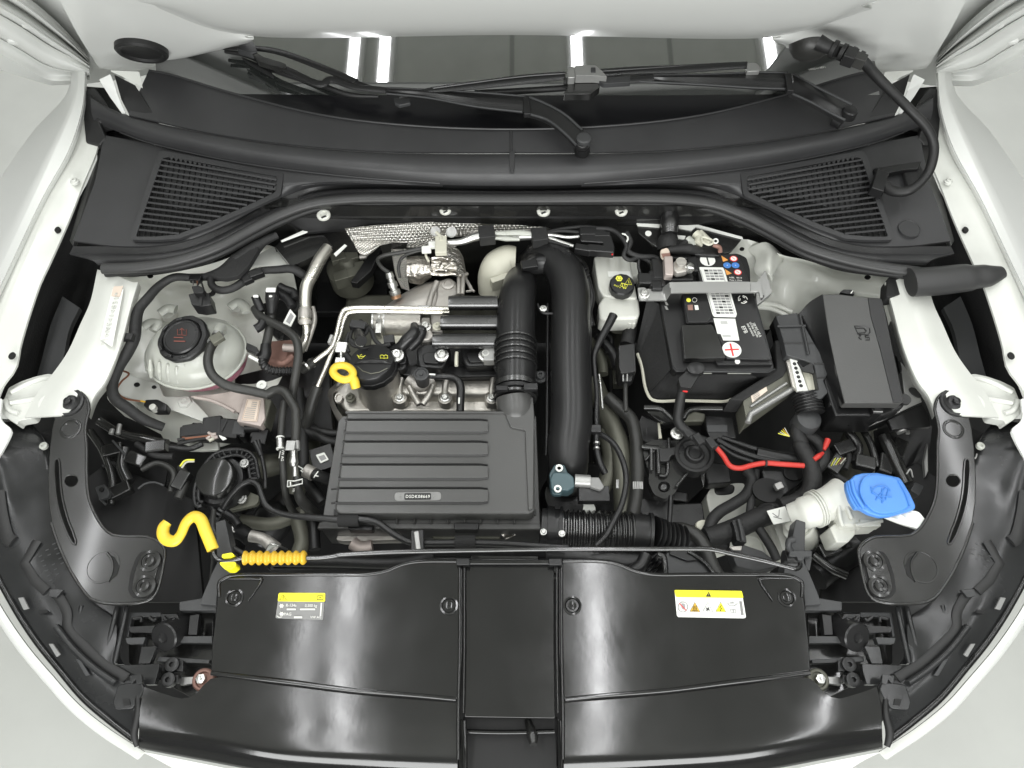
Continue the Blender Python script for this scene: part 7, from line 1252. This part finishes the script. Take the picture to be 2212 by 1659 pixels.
box('joint_clip', 'black', hh, T('C', 1.15, (1140, 325))[0], .02, .03, .02, -30); box('joint_clip', 'hose', hh, T('C', 1.13, (1195, 345))[0], .024, .02, .02, -30)
box('lower_clip', 'black', hh, T('C', .975, (1320, 1120))[0], .022, .05, .02, -25)
plate('channel_edge', 'black', hh, T('C', .962, (1275, 1045), (1480, 1015), (1580, 1000), (1560, 1050), (1460, 1060), (1320, 1085), (1290, 1080)), .012, .003); plate('channel_side', 'felt', hh, T('C', .955, (1460, 1055), (1560, 1010), (1600, 1080), (1560, 1160), (1500, 1180)), .01, .003)
plate('loop_edge', 'black', hh, T('C', .955, (1275, 1075), (1320, 1085), (1340, 1200), (1320, 1230), (1290, 1180)), .01, .002)
# ================================================================ prop rod
pr = thing('support_rod', 'long bare bonnet support rod lying across the bay with a yellow hooked handle', 'rod', (1100, 1190, .93))
tube('rod', 'chrome', pr, T('I', 0, (1325, 300, .93), (1335, 340, .93), (1370, 368, .928), (1450, 365, .928), (1520, 352, .928), (1900, 352, .928), (2000, 350, .928), (2100, 335, .928))+T('J', 0, (200, 925, .928), (500, 908, .928), (1000, 897, .928), (1600, 888, .928), (2200, 886, .928))+T('H', 0, (150, 965, .928), (260, 968, .928), (400, 998, .928), (600, 1042, .926), (740, 1078, .922), (790, 1090, .92), (815, 1080, .918), (820, 1060, .915)), .0036, seg=12, thin=False)
hk = T('I', 0, (1042, 130, .93), (1020, 160, .93), (1015, 205, .93), (1040, 240, .93), (1090, 245, .932), (1125, 205, .935), (1160, 130, .94), (1205, 95, .942), (1245, 110, .942), (1280, 190, .938), (1325, 300, .932))
tube('hooked_handle', 'yellow', pr, hk, [.0085, .0105, .0108, .0105, .0102, .009, .0095, .0102, .0105, .0105, .0102], seg=16, oval=.8)
tube('faded_tip', 'beige', pr, [hk[0], hk[1]], .0128, seg=14, n=1) if 0 else None
tube('ribbed_grip', 'amber', pr, T('I', .929, (1520, 352), (1700, 352), (1905, 350)), .0105, seg=16, n=8, rib=(.0105, .0016))
yc_ = thing('rod_clip', 'bright yellow clip holding the left end of the support rod', 'clip', T('I', .92, (1420, 380))[0])
plate('clip_upper', 'lemon', yc_, rnd(T('I', .935, (1380, 330), (1440, 318), (1460, 335), (1430, 350), (1380, 352)), 3), .012, .002); plate('clip_lower', 'lemon', yc_, rnd(T('I', .93, (1366, 378), (1465, 376), (1470, 400), (1440, 425), (1400, 425), (1370, 395)), 4), .02, .003)
plate('clip_lug', 'lemon', yc_, T('I', .932, (1395, 395), (1450, 392), (1440, 408), (1405, 410)), .006, .002)
# ================================================================ stickers on the covers
rad = [o for o in COL.objects if o.name.startswith('radiator_cover')]; rl_, rr_ = rad[0], rad[1]
zc = CZ+.0004
sk = T('I', zc, (1737, 572), (2022, 572), (2010, 740), (1714, 728))
flatp('grey_sticker', 'sticker', rl_, rnd(sk, 4)); flatp('yellow_header', 'lemon', rl_, rnd(T('I', zc+.0006, (1735, 570), (2024, 571), (2022, 625), (1728, 622)), 3))
def ln(par, m, pts, k='I', w_=.0008, cl_=False, z=None): return tube('printed_symbol', m, par, T(k, (z or zc)+.0016, *pts), w_/2+.0002, seg=4, n=1, closed=cl_)
ln(rl_, 'ink', [(1760, 580), (1784, 615), (1738, 613)], cl_=True); ln(rl_, 'ink', [(1761, 592), (1761, 606)]); ln(rl_, 'ink', [(1975, 588), (2010, 588), (2008, 612), (1973, 612)], cl_=True); ln(rl_, 'ink', [(1985, 600), (2000, 600)])
text('R-134a', rl_, T('I', zc+.0012, (1812, 648))[0], .0052, 'wprint', 0, sx=.9); text('0,500 kg', rl_, T('I', zc+.0012, (1935, 650))[0], .0050, 'wprint', 0, sx=.9); flatp('label_print', 'wprint', rl_, T('I', zc+.0012, (1785, 668), (1840, 668), (1840, 677), (1785, 677))); flatp('label_print', 'wprint', rl_, T('I', zc+.0012, (1868, 668), (1960, 668), (1960, 677), (1868, 677)))
text('PAG', rl_, T('I', zc+.0012, (1790, 703))[0], .0050, 'wprint', 0); text('VW AG', rl_, T('I', zc+.0012, (1965, 722))[0], .0042, 'wprint', 0); flatp('label_print', 'wprint', rl_, T('I', zc+.0012, (1830, 717), (1880, 717), (1880, 727), (1830, 727)))
for x, y in ((1752, 650), (1752, 700)):
    for a in range(3): c = math.cos(a*math.pi/3); s_ = math.sin(a*math.pi/3); ln(rl_, 'wprint', [(x-15*c, y-14*s_), (x+15*c, y+14*s_)])
    ln(rl_, 'wprint', [(x+11*math.cos(b*math.pi/3), y+10*math.sin(b*math.pi/3)) for b in range(6)], cl_=True)
ln(rl_, 'wprint', [(1722, 712), (1735, 722), (1755, 718)]); flatp('side_print', 'wprint', rl_, T('I', zc+.0012, (1996, 632), (2004, 632), (1998, 715), (1990, 715)))
sk = T('H', zc, (38, 1228), (455, 1228), (482, 1392), (470, 1398), (60, 1390), (52, 1380))
flatp('white_sticker', 'paper', rr_, rnd(sk, 4)); flatp('yellow_header', 'lemon', rr_, rnd(T('H', zc+.0006, (36, 1222), (455, 1228), (466, 1272), (46, 1266)), 3))
def lh(m, pts, w_=.0008, cl_=False): return ln(rr_, m, pts, 'H', w_, cl_)
flatp('warning_triangle', 'ink', rr_, T('H', zc+.0012, (250, 1233), (265, 1264), (232, 1263))); lh('lemon', [(249, 1243), (249, 1254)], .0006)
for i, x in enumerate((165, 245, 326)):
    tri = T('H', zc+.0006, (x, 1298), (x+32, 1358), (x-32, 1356))
    if i != 1: flatp('warning_triangle', 'amber' if i == 0 else 'lemon', rr_, rnd(tri, 1.5))
    lh('pgrey', [(x, 1298), (x+32, 1358), (x-32, 1356)], .0008, True)
for d in (-9, 0, 9): lh('ink', [(165+d, 1320), (162+d, 1330), (167+d, 1338), (164+d, 1344)], .0006)
lh('ink', [(148, 1350), (183, 1351)], .0006); lh('ink', [(330, 1315), (318, 1334), (332, 1334), (322, 1352)], .0008)
for a in range(4): c = math.cos(a*math.pi/2+.6)*13; s_ = math.sin(a*math.pi/2+.6)*11; lh('ink', [(245, 1340), (245+c, 1340+s_)], .0014)
lh('pgrey', [(90+30*math.cos(b*math.pi/10), 1327+32*math.sin(b*math.pi/10)) for b in range(20)], .0009, True); lh('redp', [(68, 1305), (112, 1350)], .0010); flatp('hand_symbol', 'pgrey', rr_, rnd(T('H', zc+.0009, (80, 1305), (102, 1308), (105, 1330), (95, 1345), (80, 1335)), 3))
lh('pgrey', [(368, 1300), (378, 1318), (410, 1320), (430, 1305)], .0009); lh('pgrey', [(380, 1302), (412, 1302)], .0009); lh('pgrey', [(395, 1302), (398, 1296)], .0009); lh('pgrey', [(386, 1342), (418, 1344), (420, 1364), (388, 1363)], .0008, True); lh('pgrey', [(403, 1343), (404, 1363)], .0006)
flatp('side_print', 'sticker', rr_, T('H', zc+.0006, (440, 1292), (456, 1292), (468, 1378), (452, 1378))); rr_  # faint vertical print block
# ================================================================ centre rear misc
sc_ = thing('slam_cable', 'dark channel and hoses between the rod and the radiator covers', 'hose', T('J', .84, (1700, 930))[0])
tube('hose_body', 'black', sc_, T('J', .80, (1500, 920), (1900, 960), (2150, 990), (2300, 960)), .03, seg=16)
plate('dark_shroud', 'black', sc_, T('J', .78, (-250, 1000), (0, 930), (2200, 930), (2300, 1080), (1500, 1060), (-100, 1080)), .02, .004)
for q in [(2180, 930), (2120, 1010)]: tube('corrugation', 'black', sc_, T('J', .83, (q[0], q[1]), (q[0]+40, q[1]+40)), .014, seg=12, rib=(.006, .002))
# deep clutter so the bay is filled
for i, (x, y, z_, r, l, a) in enumerate([(560, 1010, .66, .03, .12, 10), (600, 1120, .64, .04, .10, 60), (500, 1180, .66, .03, .12, 80), (1330, 760, .62, .04, .16, 85), (1400, 980, .62, .05, .12, 20), (1500, 1130, .62, .04, .14, 50), (1850, 980, .64, .04, .16, 70), (1760, 1060, .62, .035, .12, 20), (1300, 900, .66, .03, .2, 85), (660, 980, .68, .03, .16, 80)]):
    c = P(x, y, z_); d = Vector((math.cos(math.radians(a)), math.sin(math.radians(a)), .1))*l/2
    o = tube('underbody_pipe', 'olive' if i % 3 == 0 else 'black', None, [c-d, c-d*.2+Vector((0, 0, .012)), c+d*.3, c+d], [r*.8, r, r*.9, r*.7], seg=16)
    tag(o, ['dark pipe low beside the radiator hoses, left of the air filter box', 'dark pipe low under the engine mount', 'dark pipe low behind the yellow rod hook', 'dark pipe low left of the battery sleeve', 'dark pipe low under the gearbox bracket', 'dark pipe low beside the washer tank', 'dark pipe low behind the right lamp brace', 'dark pipe low under the blue filler cap', 'dark pipe low between charge pipe and brake reservoir', 'dark pipe low at the left side of the air filter box'][i], 'pipe')
# right lamp dark sheet
rd = thing('right_dark_panels', 'black inner sheets and struts behind the right lamp brace', 'panel', T('Q', .76, (1200, 1500))[0])
loft('dark_sheet', 'black', rd, [T('H', .80, (1280, 230), (1400, 200), (1640, 200)), T('H', .77, (1300, 380), (1450, 400), (1620, 420)), T('H', .74, (1380, 600), (1500, 620), (1600, 640))], nu=14, nv=5, lin=False, t=.004, ang=70)
tube('ridge', 'metalb', rd, T('H', .80, (1340, 260), (1400, 400), (1480, 560)), .014, seg=10); tube('chrome_peg', 'bgrey', rd, T('H', .83, (1425, 190), (1455, 240)), .011, seg=12, n=1)
plate('side_rail', 'bgrey', rd, T('H', .80, (1590, 420), (1615, 300), (1618, 480), (1600, 520)), .01, .002); plate('grey_clip', 'grey', rd, rnd(T('H', .85, (1535, 550), (1590, 575), (1560, 635), (1505, 600)), 3), .02, .003)
plate('small_tab', 'bgrey', rd, T('H', .82, (1475, 222), (1500, 222), (1505, 250), (1480, 250)), .004, .001)
tube('low_duct', 'black', rd, T('H', .76, (1150, 950), (1000, 1050), (900, 1130)), .03, seg=16)
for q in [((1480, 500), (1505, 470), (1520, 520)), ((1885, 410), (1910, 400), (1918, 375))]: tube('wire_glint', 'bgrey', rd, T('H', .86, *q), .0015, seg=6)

for q, r, mm in [(((1120, 240), (1180, 330), (1160, 430)), .010, 'metalb'), (((1200, 200), (1260, 320), (1300, 460)), .008, 'metalb'), (((1060, 330), (1120, 380), (1100, 470)), .006, 'tape'), (((960, 900), (1080, 860), (1120, 960)), .007, 'tape'), (((900, 1000), (1000, 1080), (1110, 1130)), .009, 'metalb'), (((1130, 560), (1060, 520), (1010, 470)), .007, 'tape'), (((1330, 640), (1400, 560), (1470, 600)), .008, 'satin')]: tube('dark_filler_lead', mm, rd, T('H', .79, *q), r, seg=10)  # added filler leads and plugs, their gloss puts glints among the dark sheets
for x, y, a in [(1100, 330, 20), (1230, 420, -15), (1050, 430, 50), (1010, 960, 20), (1360, 430, 70), (1440, 330, 60)]: box('dark_filler_plug', 'metalb', rd, T('H', .80, (x, y))[0], .036, .024, .02, a, bev=.003)
# ---------------------------------------------------------------- caps become parts of what they close
def fold(nm, par):
    e = bpy.data.objects.get(nm); par = bpy.data.objects.get(par)
    if not e or not par: return
    bpy.context.view_layer.update()
    kids = [o for o in COL.objects if o.parent == e]; pos = {k.name: e.location+k.location for k in kids}
    mainp = kids[0]; base = pos[mainp.name]
    mainp.parent = par; mainp.location = base-par.location
    for k in kids[1:]: k.parent = mainp; k.location = pos[k.name]-base
    bpy.data.objects.remove(e); mainp.name = nm
for a_, b_ in (('coolant_cap', 'coolant_tank'), ('brake_fluid_cap', 'brake_fluid_reservoir'), ('washer_filler_cap', 'washer_filler_neck'), ('oil_filler_cap', 'engine')): fold(a_, b_)
lights_ = sorted([o for o in COL.objects if o.name.startswith('ceiling_light')], key=lambda o: o.location.x)
for o, l in zip(lights_, ['leftmost strip light on the ceiling, out beyond the left wing', 'strip light standing in for a bright window, left one of the close pair', 'right one of the close pair of strip lights, over the left half', 'strip light just right of the car centre line', 'strip light above the right wing', 'rightmost strip light on the ceiling beyond the right wing']): o['label'] = l
